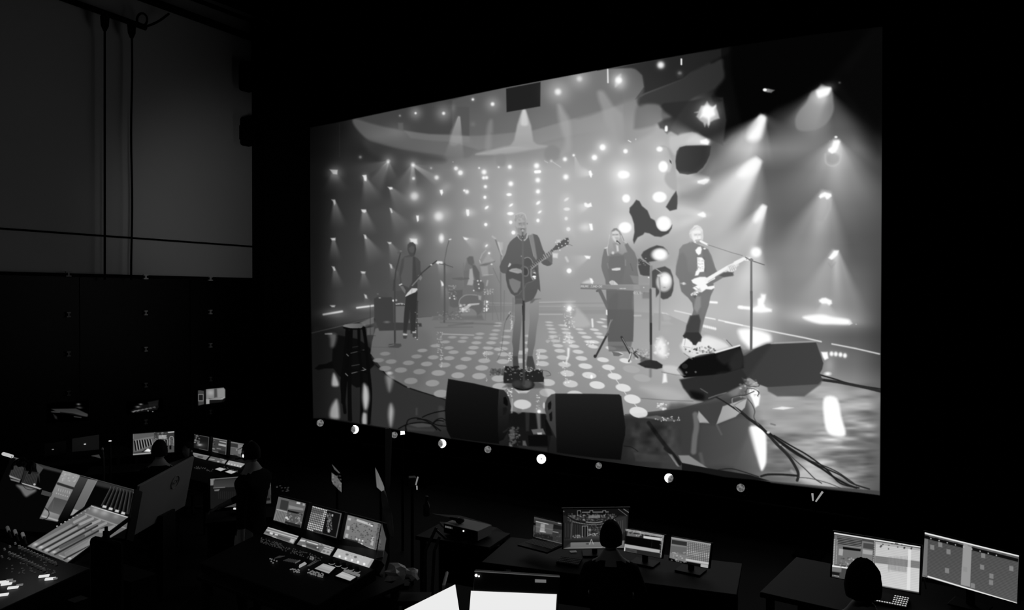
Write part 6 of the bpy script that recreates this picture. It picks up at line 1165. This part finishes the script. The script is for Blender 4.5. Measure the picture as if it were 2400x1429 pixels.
for S_ in ((-.72,.22,-.72,-.22),(-.72,.22,-.5,.12),(-.5,.12,-.5,-.12),(-.5,-.12,-.72,-.22),(-.34,.0,-.1,.3),(-.34,0,-.1,-.3),(-.34,0,-.0,.12),(-.2,-.16,.06,.0),(.16,.22,.16,-.22),(.16,-.22,.38,-.22),(.5,.22,.5,-.22),(.5,-.22,.72,-.22)): seg(*S_)
mb.build('emblem', mat('emblem_metal', .3, .4), dl, label='round metal emblem')
MB().box((bcn.x+.03, bcn.y+.1, .55), .08, .3, .9, 0).build('stand_column', M['black'], dl); MB().box((bcn.x+.03, bcn.y+.1, .02), .5, .7, .04).build('stand_base', M['black'], dl)
# ---- middle desk ----------------------------------------------------------------
Zd = .93
lp, Ql = rect, None
t = thing('laptop', 'open laptop with a lit screen at the left of the middle desk', 'laptop', at(1290, 1277, 7.4)); Ql = rect([(1252,1210),(1317.5,1225.5),(1317,1275),(1248.5,1257.5)], PL(1248.5,1259,7.5,-38.7,4.4))
display(t, [(1252,1210),(1317.5,1225.5),(1317,1275),(1248.5,1257.5)], PL(1248.5,1259,7.5,-38.7,4.4), 80, 60, bez='lid', t=.012, grow=.05)
X = (Ql[2]-Ql[3]); X.z = 0; Yb = Vector((X.y, -X.x, 0)).normalized(); bb = [Ql[3]-Vector((0, 0, .02)), Ql[2]-Vector((0, 0, .02)), Ql[2]+Yb*.24-Vector((0, 0, .03)), Ql[3]+Yb*.24-Vector((0, 0, .03))]
for b_ in bb: b_.z = Ql[3].z*.5+Ql[2].z*.5-.015
MB().slab(bb, Vector((0, 0, 1)), .016).build('base', M['black'], t)
mb = MB()
for r in range(5):
    for c_ in range(13): p = bb[0].lerp(bb[1], .08+c_*.07); mb.box(p+Yb*(.03+r*.026)+Vector((0, 0, .003)), .016, .016, .004, math.atan2(X.y, X.x))
mb.build('keyboard', emat('laptop_keys', 34), t)['kind'] = 'stuff'
mon2, Q2 = monitor('desk_monitor', 'lit monitor showing an empty curved stage behind a head', [(1319.6,1193),(1474.5,1190.7),(1469.5,1283.5),(1320.5,1285.5)], PL(1320.5,1285.5,7.3,-2,3), 170, 100, Zd)
mon3, Q3 = monitor('desk_monitor', 'lit monitor with a black bar right of the stage monitor', [(1468,1238.7),(1556.9,1253.8),(1549.3,1308),(1462,1291)], PL(1462,1291,7.15,-33,12), 110, 70, Zd)
mon4, Q4 = monitor('desk_monitor', 'lit monitor with a dotted grid at the right end of the middle desk', [(1573.5,1257),(1666.5,1273),(1659.6,1331),(1568,1312)], PL(1568,1312,6.95,-35,12), 110, 70, Zd)
desk('long dark desk in the middle carrying the laptop and three monitors', (.93, 7.1, 0), 2.3, .8, Zd, math.radians(-20))
# keyboard and scattered small things on the middle desk
zp = (Vector((0, 0, Zd+.004)), Vector((0, 0, 1)))
a, b_, c_, d_ = on(1315,1305,zp), on(1365,1312,zp), on(1355,1328,zp), on(1303,1320,zp); t = thing('computer_keyboard', 'dim computer keyboard in front of the stage monitor', 'keyboard', (a+c_)/2); MB().slab([p+Vector((0, 0, .016)) for p in (d_, c_, b_, a)], Vector((0, 0, 1)), .016).build('case', M['black'], t)
mb = MB()
for i in range(13):
    for j in range(4): p = a.lerp(b_, (i+.5)/13).lerp(d_.lerp(c_, (i+.5)/13), (j+.6)/4.4); mb.box(p+Vector((0, 0, .018)), .012, .012, .004)
mb.build('keys', emat('kbd_keys', 30), t)['kind'] = 'stuff'
P = [on(1335,1292,zp), on(1350,1291,zp), on(1352,1294,zp), on(1338,1295,zp)]; tag(MB().slab([p+Vector((0,0,.008)) for p in P], Vector((0, 0, 1)), .006).build('note_paper', emat('note_self_glow', 80)), 'small pale note lying under the stage monitor', 'paper')  # pale tone of the note comes from added emission
# ---- right desk on a riser ---------------------------------------------------------
RZ = .45
riser = tag(MB().box((3.05, 4.3, RZ/2), 3.0, 2.9, RZ, math.radians(-30)).build('riser_platform', M['matte'], None, bevel=.02), 'low black riser platform under the right desk', 'platform')
r1, QR1 = monitor('desk_monitor', 'bright monitor with a pale timeline, left of the pair at lower right', [(1955,1246.6),(2157.3,1280.3),(2153.4,1392),(1949,1351)], PL(1950,1349.5,5.6,-31,6), 230, 130, 1.24)
r2, QR2 = monitor('desk_monitor', 'striped grid monitor, right of the pair at lower right', [(2167.5,1246.6),(2388,1301.3),(2383.5,1413.5),(2161.5,1350)], PL(2161.5,1349.5,5.5,-45,5), 250, 130, 1.24)
desk('dark desk under the two bright monitors at lower right', (3.0, 5.35, 0), 2.2, .95, 1.23, math.radians(-36), RZ)
zr_ = (Vector((0, 0, 1.235)), Vector((0, 0, 1)))
a, b_ = on(2050, 1390, zr_), on(2132, 1405, zr_); c_, d_ = on(2124, 1428, zr_), on(2040, 1412, zr_)
t = thing('computer_keyboard', 'backlit computer keyboard in front of the pale timeline monitor', 'keyboard', (a+c_)/2); MB().slab([p+Vector((0, 0, .016)) for p in (d_, c_, b_, a)], Vector((0, 0, 1)), .016).build('case', M['black'], t); mb = MB()
for i in range(14):
    for j in range(5): p = a.lerp(b_, (i+.5)/14).lerp(d_.lerp(c_, (i+.5)/14), (j+.5)/5); mb.box(p+Vector((0, 0, .018)), .009, .009, .004)
mb.build('keys', emat('kbd_keys_bright', 200), t)['kind'] = 'stuff'
P = [on(2126,1383,mpl) for _ in ()]; rp = PL(2154,1353,5.45,-31,6); P = [on(2124+30*math.sin(a_*1.57)*1.0, 1384-32*(1-math.cos(a_*1.57))*1.0-0, rp) for a_ in np.linspace(0, 1, 10)]
P = [on(x, y, rp) for x, y in ((2124,1386),(2126,1372),(2132,1360),(2142,1353),(2155,1351),(2166,1356))]; tag(MB().tube(P+[on(2170,1380,rp)], .006, 6).build('cable', mat('grey_cable', .05, .5), None, True), 'grey cable looping up in front of the pale timeline monitor', 'cable')
# ---- foreground bottom centre --------------------------------------------------------
fp = PL(1112, 1385, 5.6, -3.5, 10); Q = rect([(1112,1337),(1312,1350),(1306,1475),(1104,1462)], fp); t = thing('rack_display', 'thick-framed bright display at the bottom centre edge', 'display', (Q[2]+Q[3])/2); n_ = fp[1]
MB().slab(Q, n_, .06, 0).build('frame', M['dim'], t, bevel=.006); MB().slab([p+n_*.004 for p in rect([(1104,1384),(1305,1392),(1300,1470),(1098,1458)], fp)], n_, .003).build('screen', M['bright'], t)
MB().slab([p+n_*.006 for p in rect([(1254,1357),(1280,1358),(1280,1365),(1254,1364)], fp)], n_, .004).build('label_plate', emat('plate_glow', 105), t); 
for x, r_ in ((1116, .011), (1122.5, .007)): MB().ball(on(x, 1348+(x-1116)*.3, fp, .01), r_, .006, r_).build('indicator_light', M['led'], t)
MB().slab([p+n_*.005 for p in rect([(1112,1337),(1312,1350),(1312,1352),(1112,1339)], fp)], n_, .003).build('top_edge', emat('edge_dim', 78), t)
zq = Q[3].z; c = (Q[2]+Q[3])/2; desk('dark desk at the bottom centre edge', (c.x+.05, c.y+.1, 0), .75, .45, min(Q[2].z, Q[3].z)-.01, math.radians(-4))
gp = PL(1060, 1400, 5.9, 38, 40); Q = rect([(1067,1368.5),(1069,1386),(950,1452),(935,1437)], gp); t = thing('tablet', 'bright tablet edge rising at the bottom left of centre', 'tablet', (Q[2]+Q[3])/2)
Q = rect([(948,1428),(1067,1369),(1078,1440),(960,1490)], gp); n_ = gp[1]; MB().slab([p-n_*.004 for p in Q], n_, .01, .02).build('case', M['black'], t); MB().slab(Q, n_, .003).build('screen', M['bright'], t)
Q_ = min(p.z for p in Q)-.02; cc = sum(Q, Vector())/4; desk('small dark desk under the bright tablet', (cc.x-.05, cc.y+.05, 0), .36, .34, Q_, math.radians(38))
# ---- box with mouse on a draped table ------------------------------------------------
bz = (at(1040, 1226, 7.9), Vector((0, 0, 1))); Q = rect([(1075.5,1211.5),(1152.5,1229.5),(1119.5,1244.5),(1040.5,1225.5)], bz); bt = thing('rack_unit', 'flat grey rack unit on the draped table left of the middle desk', 'rack unit', sum(Q, Vector())/4-Vector((0, 0, .11)))
MB().slab([Q[3], Q[2], Q[1], Q[0]], Vector((0, 0, 1)), .10).build('case', mat('grey_case', .6, .6, noise=.15, nscale=6), bt, bevel=.004)
fv = (Q[2]-Q[3]).normalized(); fn = Vector((fv.y, -fv.x, 0)); fn = fn if fn.y < 0 else -fn
MB().slab([Q[3]+fn*.002-Vector((0,0,.004)), Q[2]+fn*.002-Vector((0,0,.004)), Q[2]+fn*.002-Vector((0,0,.096)), Q[3]+fn*.002-Vector((0,0,.096))], fn, .004).build('front_panel', M['black'], bt)
for i in range(5): p = Q[3]+fv*(.03+i*.021)+fn*.005-Vector((0, 0, .03)); MB().box(p, .016, .003, .018, math.atan2(fv.y, fv.x)).build('lit_digit', emat('digit_glow', 90 if i < 4 else 50), bt)
MB().ball(Q[3].lerp(Q[2], .60)+fn*.006-Vector((0, 0, .03)), .009, .004, .009).build('power_light', M['led'], bt)
mc = Q[3].lerp(Q[2], .27).lerp(Q[0].lerp(Q[1], .2), .35); t = thing('tape_dispenser', 'small black hand tool lying on top of the rack unit', 'tool', mc)
MB().ball(mc+Vector((.03, -.02, .03)), .05, .035, .03, .6).build('body', M['black'], t, True); MB().tube([mc+Vector((.02, 0, .03)), mc+Vector((-.08, .06, .035))], .022, 8, .012).build('handle', M['black'], t, True)
tz = Q[0].z-.11; tc = sum(Q, Vector())/4; tb = desk('dark folding table under the rack unit and its cloth', (tc.x-.05, tc.y+.02, 0), .85, .5, tz-.006, math.radians(-25))
tp = (Vector((0, 0, tz)), Vector((0, 0, 1))); top = [on(x, y, tp) for x, y in ((1000,1202),(1085,1212),(1160,1238),(1190,1250),(1175,1262),(1090,1268),(1030,1240))]
hang = [(1188,1250),(1176,1260),(1165,1262),(1150,1272),(1133,1287),(1118,1306),(1110,1305),(1104,1292),(1088,1272),(1075,1268),(1064,1292),(1050,1288),(1034,1281),(1028,1262),(1024,1238)]
V_ = [on(x, y, tp, .004) for x, y in ((1165,1236),(1160,1240),(1150,1244),(1138,1248),(1128,1250),(1118,1252),(1108,1250),(1098,1250),(1085,1248),(1074,1246),(1064,1244),(1052,1240),(1044,1236),(1038,1232),(1030,1222))]
H_ = [Vector((a.x, a.y, 0)) for a in V_]; lowv = []
for a, (x, y) in zip(V_, hang):
    r_ = ray(x, y); d_ = (Vector((a.x, a.y, 0))).length; k = (Vector((a.x, a.y, 0)).dot(Vector((a.x, a.y, 0)).normalized()))/(Vector((r_.x, r_.y, 0)).length); lowv.append(EY+r_*(k*.985))
N = len(V_); cen = on(1095, 1222, tp, .004); mb = MB(); bk_ = [on(x, y, tp, .004) for x, y in ((1150,1228),(1080,1208),(1012,1203))]
mb.add(V_+lowv, [(i, i+1, N+i+1, N+i) for i in range(N-1)]); mb.add([cen]+V_+bk_, [(0, i+2, i+1) for i in range(N+2)]+[(0, 1, N+3)])
tag(mb.build('draped_cloth', mat('table_cloth', .14, .9, noise=.3, nscale=5, bump=.2), None, True), 'dim cloth draped with hanging points under the rack unit', 'cloth')
p = on(1000, 1208, tp); tag(MB().lathe(p, (0, 0, 1), [(0, .035), (.01, .038), (.12, .038), (.16, .016), (.2, .014), (.205, .018), (.22, .018)], 18).build('water_bottle', mat('bottle_plastic', .04, .2, spec=.6), None, True), 'dim clear water bottle standing at the left of the rack unit', 'bottle')
# folding easel left of the cloth
t = thing('folding_stand', 'dim folding stand leaning left of the draped table', 'stand', at(1010, 1290, 7.6)*Vector((1, 1, 0)) if False else Vector((at(1010,1290,7.6).x, at(1010,1290,7.6).y, 0)))
for P in (((1023,1236),(998,1288)),((1030,1258),(1018,1290))):
    a, b_ = at(*P[0], 7.55), at(*P[1], 7.5); MB().tube([a, b_, Vector((b_.x-.05, b_.y-.02, .01))], .016, 6).build('leg', M['dim'], t)
MB().tube([at(1020,1240,7.55), at(1045,1262,7.6)], .012, 6).build('brace', M['dim'], t)
# ---- middle post with hung jacket -----------------------------------------------------
b_ = at(908, 1150, 9.2); pst = thing('equipment_post', 'tall thin grey post standing in front of the video wall', 'post', Vector((b_.x, b_.y, 0)))
a = at(909, 1004, 9.2); MB().box((b_.x, b_.y, a.z/2), .05, .03, a.z, .3).build('pole', mat('post_grey', .2, .6), pst); MB().add([at(904,1015,9.19), at(914,1002,9.2), at(919,1012,9.2), at(917,1085,9.2), at(914,1140,9.2), at(904,1140,9.2), at(904,1080,9.2)], [(0, 6, 5, 4, 3, 2, 1)]).build('hanging_strap', M['greycloth'], pst); MB().box((b_.x, b_.y, .02), .6, .6, .04).build('base_plate', M['black'], pst)
def sheet(P, D, name, m, label, cat, dep=.04):
    V_ = []; F_ = []; n_ = len(P)//2
    for i in range(n_):
        for k in (0, 1): V_.append(at(P[2*i+k][0], P[2*i+k][1], D+dep*math.sin(i*1.9+k*2)))
        mid = (P[2*i][0]+P[2*i+1][0])/2, (P[2*i][1]+P[2*i+1][1])/2; V_.append(at(mid[0], mid[1], D-dep*.8*math.cos(i*1.3)))
    for i in range(n_-1): F_ += [(3*i, 3*i+2, 3*i+5, 3*i+3), (3*i+2, 3*i+1, 3*i+4, 3*i+5)]
    o = MB().add(V_, F_).build(name, m, None, True); s_ = o.modifiers.new('thick', 'SOLIDIFY'); s_.thickness = .012; ss = o.modifiers.new('sub', 'SUBSURF'); ss.levels = 1; ss.render_levels = 2
    return tag(o, label, cat)
sheet([(893,1150),(903,1146),(894,1172),(908,1170),(897,1195),(914,1185),(900,1216),(920,1205),(908,1235),(922,1232),(916,1258),(923,1262)], 7.9, 'hanging_jacket', M['greycloth'], 'dark crumpled jacket hanging on the lower part of the middle post', 'jacket')
# edge-on panels beside the post, glass reflections painted on as glow
for q, lb, pl in (([(777,1086),(801,1112),(801,1155),(777,1131)], 'small slanted panel with a painted reflection above the front lighting console', PL(777,1131,8.4,-66,-3)), ([(879,1092),(902,1142),(902,1156),(881,1146)], 'triangular panel with a painted reflection left of the middle post', PL(881,1146,8.3,-60,-3))):
    Q = rect(q, pl); t = thing('painted_reflection_panel', lb, 'panel', Vector(((Q[2]+Q[3])/2).to_tuple())*1.0); MB().slab([p-pl[1]*.003*(1 if pl[1].dot(EY-Q[0]) > 0 else -1) for p in Q], pl[1] if pl[1].dot(EY-Q[0]) > 0 else -pl[1], .01).build('backing', M['matte'], t); picture('painted_reflection_face', Q, 40, 60, low, t)
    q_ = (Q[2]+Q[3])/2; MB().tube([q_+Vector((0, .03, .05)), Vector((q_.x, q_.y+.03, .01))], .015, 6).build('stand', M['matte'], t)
# camera like box with a lit edge
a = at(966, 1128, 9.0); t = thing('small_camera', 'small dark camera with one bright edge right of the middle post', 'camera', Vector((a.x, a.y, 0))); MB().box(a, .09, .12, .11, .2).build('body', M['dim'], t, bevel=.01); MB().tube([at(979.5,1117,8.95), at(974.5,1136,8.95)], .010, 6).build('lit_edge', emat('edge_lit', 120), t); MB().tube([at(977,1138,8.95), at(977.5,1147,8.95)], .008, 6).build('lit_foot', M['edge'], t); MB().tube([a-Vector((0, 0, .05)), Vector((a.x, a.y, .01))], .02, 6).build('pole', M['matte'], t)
# crumpled clear things near the bottom
for X, Y, s_, lb, sd in ((925, 1343, .11, 'crumpled clear plastic bag at the bottom left of the rack display', 1), (962, 1347, .08, 'smaller crumpled clear wrapper right of the plastic bag', 2)):
    rg = random.Random(sd); c = at(X, Y, 6.4); bm = bmesh.new(); bmesh.ops.create_icosphere(bm, subdivisions=2, radius=s_)
    for v in bm.verts: v.co *= rg.uniform(.5, 1.15); v.co.z *= .7
    me = bpy.data.meshes.new('crumpled_bag'); bm.to_mesh(me); bm.free(); me.materials.append(M['clear']); o = bpy.data.objects.new('crumpled_bag', me); o.location = c; col.objects.link(o); tag(o, lb, 'bag')
c = at(930, 1352, 6.4); desk('small dark side table under the crumpled bags', (c.x+.17, c.y-.16, 0), .26, .2, c.z-.1, 0)
a, b_ = at(1048, 1342, 6.2), at(1040, 1370, 6.0); t = thing('metal_rod', 'short pale rod standing left of the rack display', 'rod', Vector((b_.x, b_.y, 0))); MB().tube([a, b_, Vector((b_.x, b_.y, .01))], .014, 8).build('rod', M['knob'], t)
# black backrest with a radio on it
c = at(250, 1325, 5.9); pts = []
ch = thing('chair_with_radio', 'black rounded chair back with a handheld radio in front of the touchscreen', 'chair', Vector((c.x, c.y, 0)))
tpz = at(250, 1262, 5.9).z; MB().box((c.x, c.y, (tpz+.55)/2+.0), .36, .08, tpz-.55, -.5).build('backrest', M['cloth'], ch, bevel=.07); MB().box((c.x-.12, c.y-.25, .5), .48, .46, .08, -.5).build('seat', M['cloth'], ch, bevel=.03); MB().tube([(c.x-.12, c.y-.25, .46), (c.x-.12, c.y-.25, .06)], .03, 8).build('post', M['black'], ch)
for k in range(5):
    an = k*1.2566; MB().tube([(c.x-.12, c.y-.25, .08), (c.x-.12+.28*math.cos(an), c.y-.25+.28*math.sin(an), .03)], .02, 6).build('foot', M['black'], ch)
a = at(249, 1262, 5.85); t = thing('handheld_radio', 'black handheld radio with an upright antenna on the chair back', 'radio', a-Vector((0, 0, .02))); MB().box(a+Vector((0, 0, .02)), .05, .03, .08, -.5).build('body', M['black'], t, bevel=.005); MB().tube([a+Vector((0, 0, .05)), Vector((a.x, a.y, at(249, 1234, 5.85).z))], .013, 8).build('antenna', M['black'], t)
# monitor reflections painted on glowing panels at the glass partition
def glass_reflection(label, q, nx, ny, off=.13):
    pl = (WL[0], WL[1]); Q = rect(q, pl, off); t = thing('painted_glass_reflection', label, 'display', (Q[2]+Q[3])/2, 'painted reflections on the glass partition'); MB().slab([p-EU*.006 for p in Q], EU, .03).build('backing', M['matte'], t); picture('reflection_face', Q, nx, ny, low, t)
glass_reflection('brightest rounded painted reflection low on the dark glass, left of the corner', [(462.5,915),(529,904.5),(529,942),(462.5,951)], 90, 60)
glass_reflection('striped dim reflection low on the dark glass in the middle', [(303,940),(383,934),(383,964),(303,970)], 90, 40)
glass_reflection('faintest reflection low on the dark glass at the left', [(118,945),(208,938),(208,985),(118,990)], 90, 50)
# ---------------------------------------------------------------- people
def person(label, base, yaw, head_z, seated=True, lean=.06, hands=None, hair_style=1, cap=False, headset=False, hs=1.):
    """base: floor point under the pelvis; local x right, y forward"""
    root = thing('person', label, 'person', Vector(base)); z0 = base[2]; cy, sy = math.cos(yaw), math.sin(yaw)
    def G(p): return Vector((p[0]*cy-p[1]*sy, p[0]*sy+p[1]*cy, p[2]))
    hz = head_z-z0; k = 1.
    if seated: pel = .56; 
    else: pel = hz-.78
    sh = hz-.245
    nodes = [((0, 0, pel), .135), ((0, lean*.4, (pel*1.4+sh*.6)/2), .125), ((0, lean*.8, sh-.12), .15), ((0, lean, sh+.02), .10), ((0, lean+.02, sh+.10), .066), ((0, lean+.03, hz-.06), .055)]
    edges = [(i, i+1) for i in range(5)]
    for s_ in (-1, 1):
        i = len(nodes)
        if seated: nodes += [((s_*.10, .04, pel-.02), .10), ((s_*.14, .42, pel+.0), .065), ((s_*.13, .44, .12), .04), ((s_*.13, .56, .045), .035)]
        else: nodes += [((s_*.10, 0, pel-.08), .095), ((s_*.12, .03, pel*.52), .06), ((s_*.13, -.02, .10), .04), ((s_*.14, .13, .04), .036)]
        edges += [(0, i), (i, i+1), (i+1, i+2), (i+2, i+3)]
        el, wr = hands[0 if s_ < 0 else 1] if hands else ((s_*.27, .12, sh-.27), (s_*.16, .36, sh-.30))
        i = len(nodes); nodes += [((s_*.175, lean*.9, sh-.01), .062), (el, .043), (wr, .027)]; edges += [(3, i), (i, i+1), (i+1, i+2)]
        W_ = Vector(wr); d = (W_-Vector(el)).normalized(); pm = W_+d*.05; j = len(nodes); nodes += [(tuple(pm), .028)]; edges += [(i+2, j)]
        side = Vector((1, 0, 0)) if abs(d.x) < .8 else Vector((0, 1, 0)); up = side.cross(d).normalized(); side = d.cross(up).normalized(); dn = up if up.z < 0 else -up
        for f, (o_, L) in enumerate(((-.026, .072), (-.009, .082), (.009, .077), (.026, .060))):
            a = len(nodes); nodes += [(tuple(pm+d*.02+side*o_), .010), (tuple(pm+d*(.02+L*.55)+side*o_*1.1+dn*.006), .0085), (tuple(pm+d*(.02+L)+side*o_*1.1+dn*.028), .007)]; edges += [(j, a), (a, a+1), (a+1, a+2)]
        a = len(nodes); nodes += [(tuple(W_+d*.02-side*s_*.03), .011), (tuple(W_+d*.06-side*s_*.055+dn*.01), .009), (tuple(W_+d*.085-side*s_*.052+dn*.02), .008)]; edges += [(j, a), (a, a+1), (a+1, a+2)]
    me = bpy.data.meshes.new('tmp'); me.from_pydata([p for p, _ in nodes], edges, []); ob = bpy.data.objects.new('tmp', me); col.objects.link(ob)
    m = ob.modifiers.new('s', 'SKIN'); sv = me.skin_vertices[0].data
    for v, (_, r) in zip(sv, nodes): r = r*1.22 if r > .03 else r; v.radius = (r, r*.92 if r > .1 else r)
    for i in (0, 1, 2): sv[i].radius = (nodes[i][1]*1.35, nodes[i][1]*.95)
    sv[0].use_root = True; q = ob.modifiers.new('u', 'SUBSURF'); q.levels = 2
    bpy.context.view_layer.update(); ev = ob.evaluated_get(bpy.context.evaluated_depsgraph_get()); m2 = bpy.data.meshes.new_from_object(ev)
    bm = bmesh.new(); bm.from_mesh(m2); bpy.data.objects.remove(ob)
    hc = Vector((0, lean+.045, hz)); bb = bmesh.new(); bmesh.ops.create_uvsphere(bb, u_segments=28, v_segments=20, radius=1)
    for v in bb.verts:
        x, y, z = v.co; w = 1-.28*max(0, -z)**1.5
        px, py, pz = x*.074*w, y*.094*(1-.12*max(0, -z)), z*.118
        if y > 0:
            py += .020*math.exp(-((x/.16)**2+((z+.08)/.2)**2))              # nose
            py -= .010*(math.exp(-(((x-.42)/.2)**2+((z-.08)/.14)**2))+math.exp(-(((x+.42)/.2)**2+((z-.08)/.14)**2)))
            py += .006*math.exp(-((x/.35)**2+((z+.5)/.1)**2))+.008*math.exp(-((x/.4)**2+((z+.85)/.15)**2)); py += .005*math.exp(-((x/.6)**2+((z-.28)/.1)**2))
        v.co = hc+Vector((px, py, pz))
    for s_ in (-1, 1):
        r_ = bmesh.ops.create_uvsphere(bb, u_segments=10, v_segments=8, radius=1)
        for v in r_['verts']: v.co = hc+Vector((s_*.076+v.co.x*.012, -.004+v.co.y*.022, -.005+v.co.z*.034))
    th = bpy.data.meshes.new('t2'); bb.to_mesh(th); bb.free(); nb = len(bm.faces); bm.from_mesh(th)
    sk = [f for f in bm.faces]
    wr_ = [Vector(hands[i][1]) if hands else Vector((s_*.16, .36, sh-.30)) for i, s_ in ((0, -1), (1, 1))]
    for f in sk:
        c = f.calc_center_median(); f.smooth = True
        f.material_index = 0 if (c.z > sh+.07 or min((c-w).length for w in wr_) < .16 and min((c-w).dot((w-Vector((0, 0, sh-.2))).normalized()) for w in wr_) < 9 and min((c-w).length for w in wr_) < .15) else (2 if c.z < pel+.02 else 1)
    for v in bm.verts: v.co = G(v.co)
    fm = bpy.data.meshes.new('body'); bm.to_mesh(fm); bm.free()
    for mm in (M['skin'], M['shirt'], M['jeans']): fm.materials.append(mm)
    o = bpy.data.objects.new('body', fm); col.objects.link(o); o.parent = root
    hb = bmesh.new(); bmesh.ops.create_uvsphere(hb, u_segments=28, v_segments=18, radius=1)
    for v in list(hb.verts):
        x, y, z = v.co; r_ = 1.10+.04*math.sin(x*23+z*17)*math.sin(y*19)
        v.co = G(hc+Vector((x*.078*r_*hs, y*.098*r_*hs-.006, z*.120*r_*hs+.004))); 
    bmesh.ops.delete(hb, geom=[v for v in hb.verts if (lambda q: q.z < (-.05 if q.y < .02 else .045) or (q.y > .07 and q.z < .07))(Matrix.Rotation(-yaw, 3, 'Z') @ v.co-hc)], context='VERTS')
    hm = bpy.data.meshes.new('hair'); hb.to_mesh(hm); hb.free(); hm.materials.append(M['hair']); hm.polygons.foreach_set('use_smooth', [True]*len(hm.polygons)); ho = bpy.data.objects.new('cap' if cap else 'hair', hm); col.objects.link(ho); ho.parent = root
    if cap: ho.data.materials[0] = M['shirt']; P = [G(hc+Vector((x, .085+.07*math.sqrt(max(0, 1-(x/.07)**2)), .05))) for x in np.linspace(-.07, .07, 9)]+[G(hc+Vector((x, .07, .055))) for x in np.linspace(.07, -.07, 9)]; off = root.location; MB().add([p+off for p in P], [tuple(range(18))]).build('cap_visor', M['shirt'], root)
    if headset:
        off = root.location; P = [off+G(hc+Vector((math.cos(a)*.088, -.005, math.sin(a)*.135))) for a in np.linspace(0, math.pi, 14)]; MB().tube(P, .009, 8).build('headset_band', M['black'], root, True)
        for s_ in (-1, 1): MB().lathe(off+G(hc+Vector((s_*.078, -.005, -.01))), G((s_, 0, 0)), [(0, .035), (.025, .038), (.03, .03)], 16).build('headset_cup', M['black'], root, True)
        P = [off+G(hc+Vector((-.09, 0, -.02))), off+G(hc+Vector((-.09, .09, -.04))), off+G(hc+Vector((-.05, .14, -.05)))]; MB().tube(P, .006, 6).build('microphone_boom', M['black'], root); MB().ball(off+G(hc+Vector((-.10, .01, .0))), .012, .014, .022).build('headset_light', M['led'], root)
    if seated:
        s_ = thing('office_chair', 'black office chair under the '+label.split(' ', 1)[1] if False else 'office chair under the '+' '.join(label.split(',')[0].split()[:11]), 'chair', Vector(base)); off = Vector(base)
        MB().box(off+G((0, .05, .37)), .46, .46, .06, yaw).build('seat', M['cloth'], s_, bevel=.02); MB().box(off+G((0, -.27, .74)), .42, .04, .42, yaw).build('backrest', M['cloth'], s_, bevel=.02)
        MB().tube([off+G((0, -.27, .56)), off+G((0, -.14, .36))], .02, 6).build('back_bracket', M['black'], s_); MB().tube([off+G((0, .03, .36)), off+G((0, .03, .07))], .025, 8).build('post', M['black'], s_)
        for a in range(5): MB().tube([off+G((0, .03, .09)), off+G((.27*math.cos(a*1.2566), .03+.27*math.sin(a*1.2566), .04))], .018, 6).build('foot', M['black'], s_)
    return root
def under(px, py, D): p = at(px, py, D); return p
def pplace(px, py, D, yaw, lean=.06, z0=0.):
    p = at(px, py, D); f = Vector((-math.sin(yaw), math.cos(yaw), 0))*(lean+.045); return (p.x-f.x, p.y-f.y, z0), p.z
R_ = math.radians
b, hz = pplace(374, 1058, 9.5, R_(20)); person('dark-haired person seated before the striped monitor, seen from behind', b, R_(20), hz, hs=1.12)
b, hz = pplace(441, 1055, 12.0, R_(150)); person('dim person seated behind the desks, between the striped monitor and the back console', b, R_(150), hz)
b, hz = pplace(594, 1064, 7.95, R_(75), -.09); person('standing person wearing a headset, arm down beside the wide monitor', b, R_(75), hz, False, -.05, hands=[((-.21, -.04, hz-.62), (-.23, -.06, hz-.86)), ((.24, .20, hz-.50), (.14, .46, hz-.62))], headset=True)
b, hz = pplace(1432, 1260, 6.3, R_(-8)); person('person with short hair seated before the stage monitor, seen from behind', b, R_(-8), hz, hs=1.1)
b, hz = pplace(2024, 1372, 4.2, R_(-35), .08, RZ); person('person in a flat cap seated before the pale timeline monitor', b, R_(-35), hz, True, .08, cap=True, hs=1.12)
# ---------------------------------------------------------------- added unseen lights
def spot(name, loc, tgt, e, size, blend=1., r=.3):
    l = bpy.data.lights.new(name, 'SPOT'); l.energy = e; l.spot_size = math.radians(size); l.spot_blend = blend; l.shadow_soft_size = r
    o = bpy.data.objects.new(name, l); col.objects.link(o); o.location = loc; o.rotation_euler = (Vector(tgt)-Vector(loc)).to_track_quat('-Z', 'Y').to_euler(); return o
wallp = on(535, 530, WL)
spot('added_wall_wash', uv(-9.5, 6.6, 5.3), wallp, 58, 64, 1., .5)  # added spot that brightens the plaster near the corner
spot('added_fill_light', (-.5, -1.5, 8.8), (-1.5, 9, 1), 50, 75, 1., .4)  # unseen fill from the camera side, added to lift the dark equipment
l_ = bpy.data.lights.new('knob_fill_light', 'POINT'); l_.energy = 2.4; l_.shadow_soft_size = .03; lo = bpy.data.objects.new('knob_fill_light', l_); col.objects.link(lo); lo.location = on(30, 1120, mpl, .95)  # added fill to brighten the knobs, set away from the lamp head
sc.cycles.max_bounces = 4; sc.cycles.diffuse_bounces = 2; sc.cycles.glossy_bounces = 2
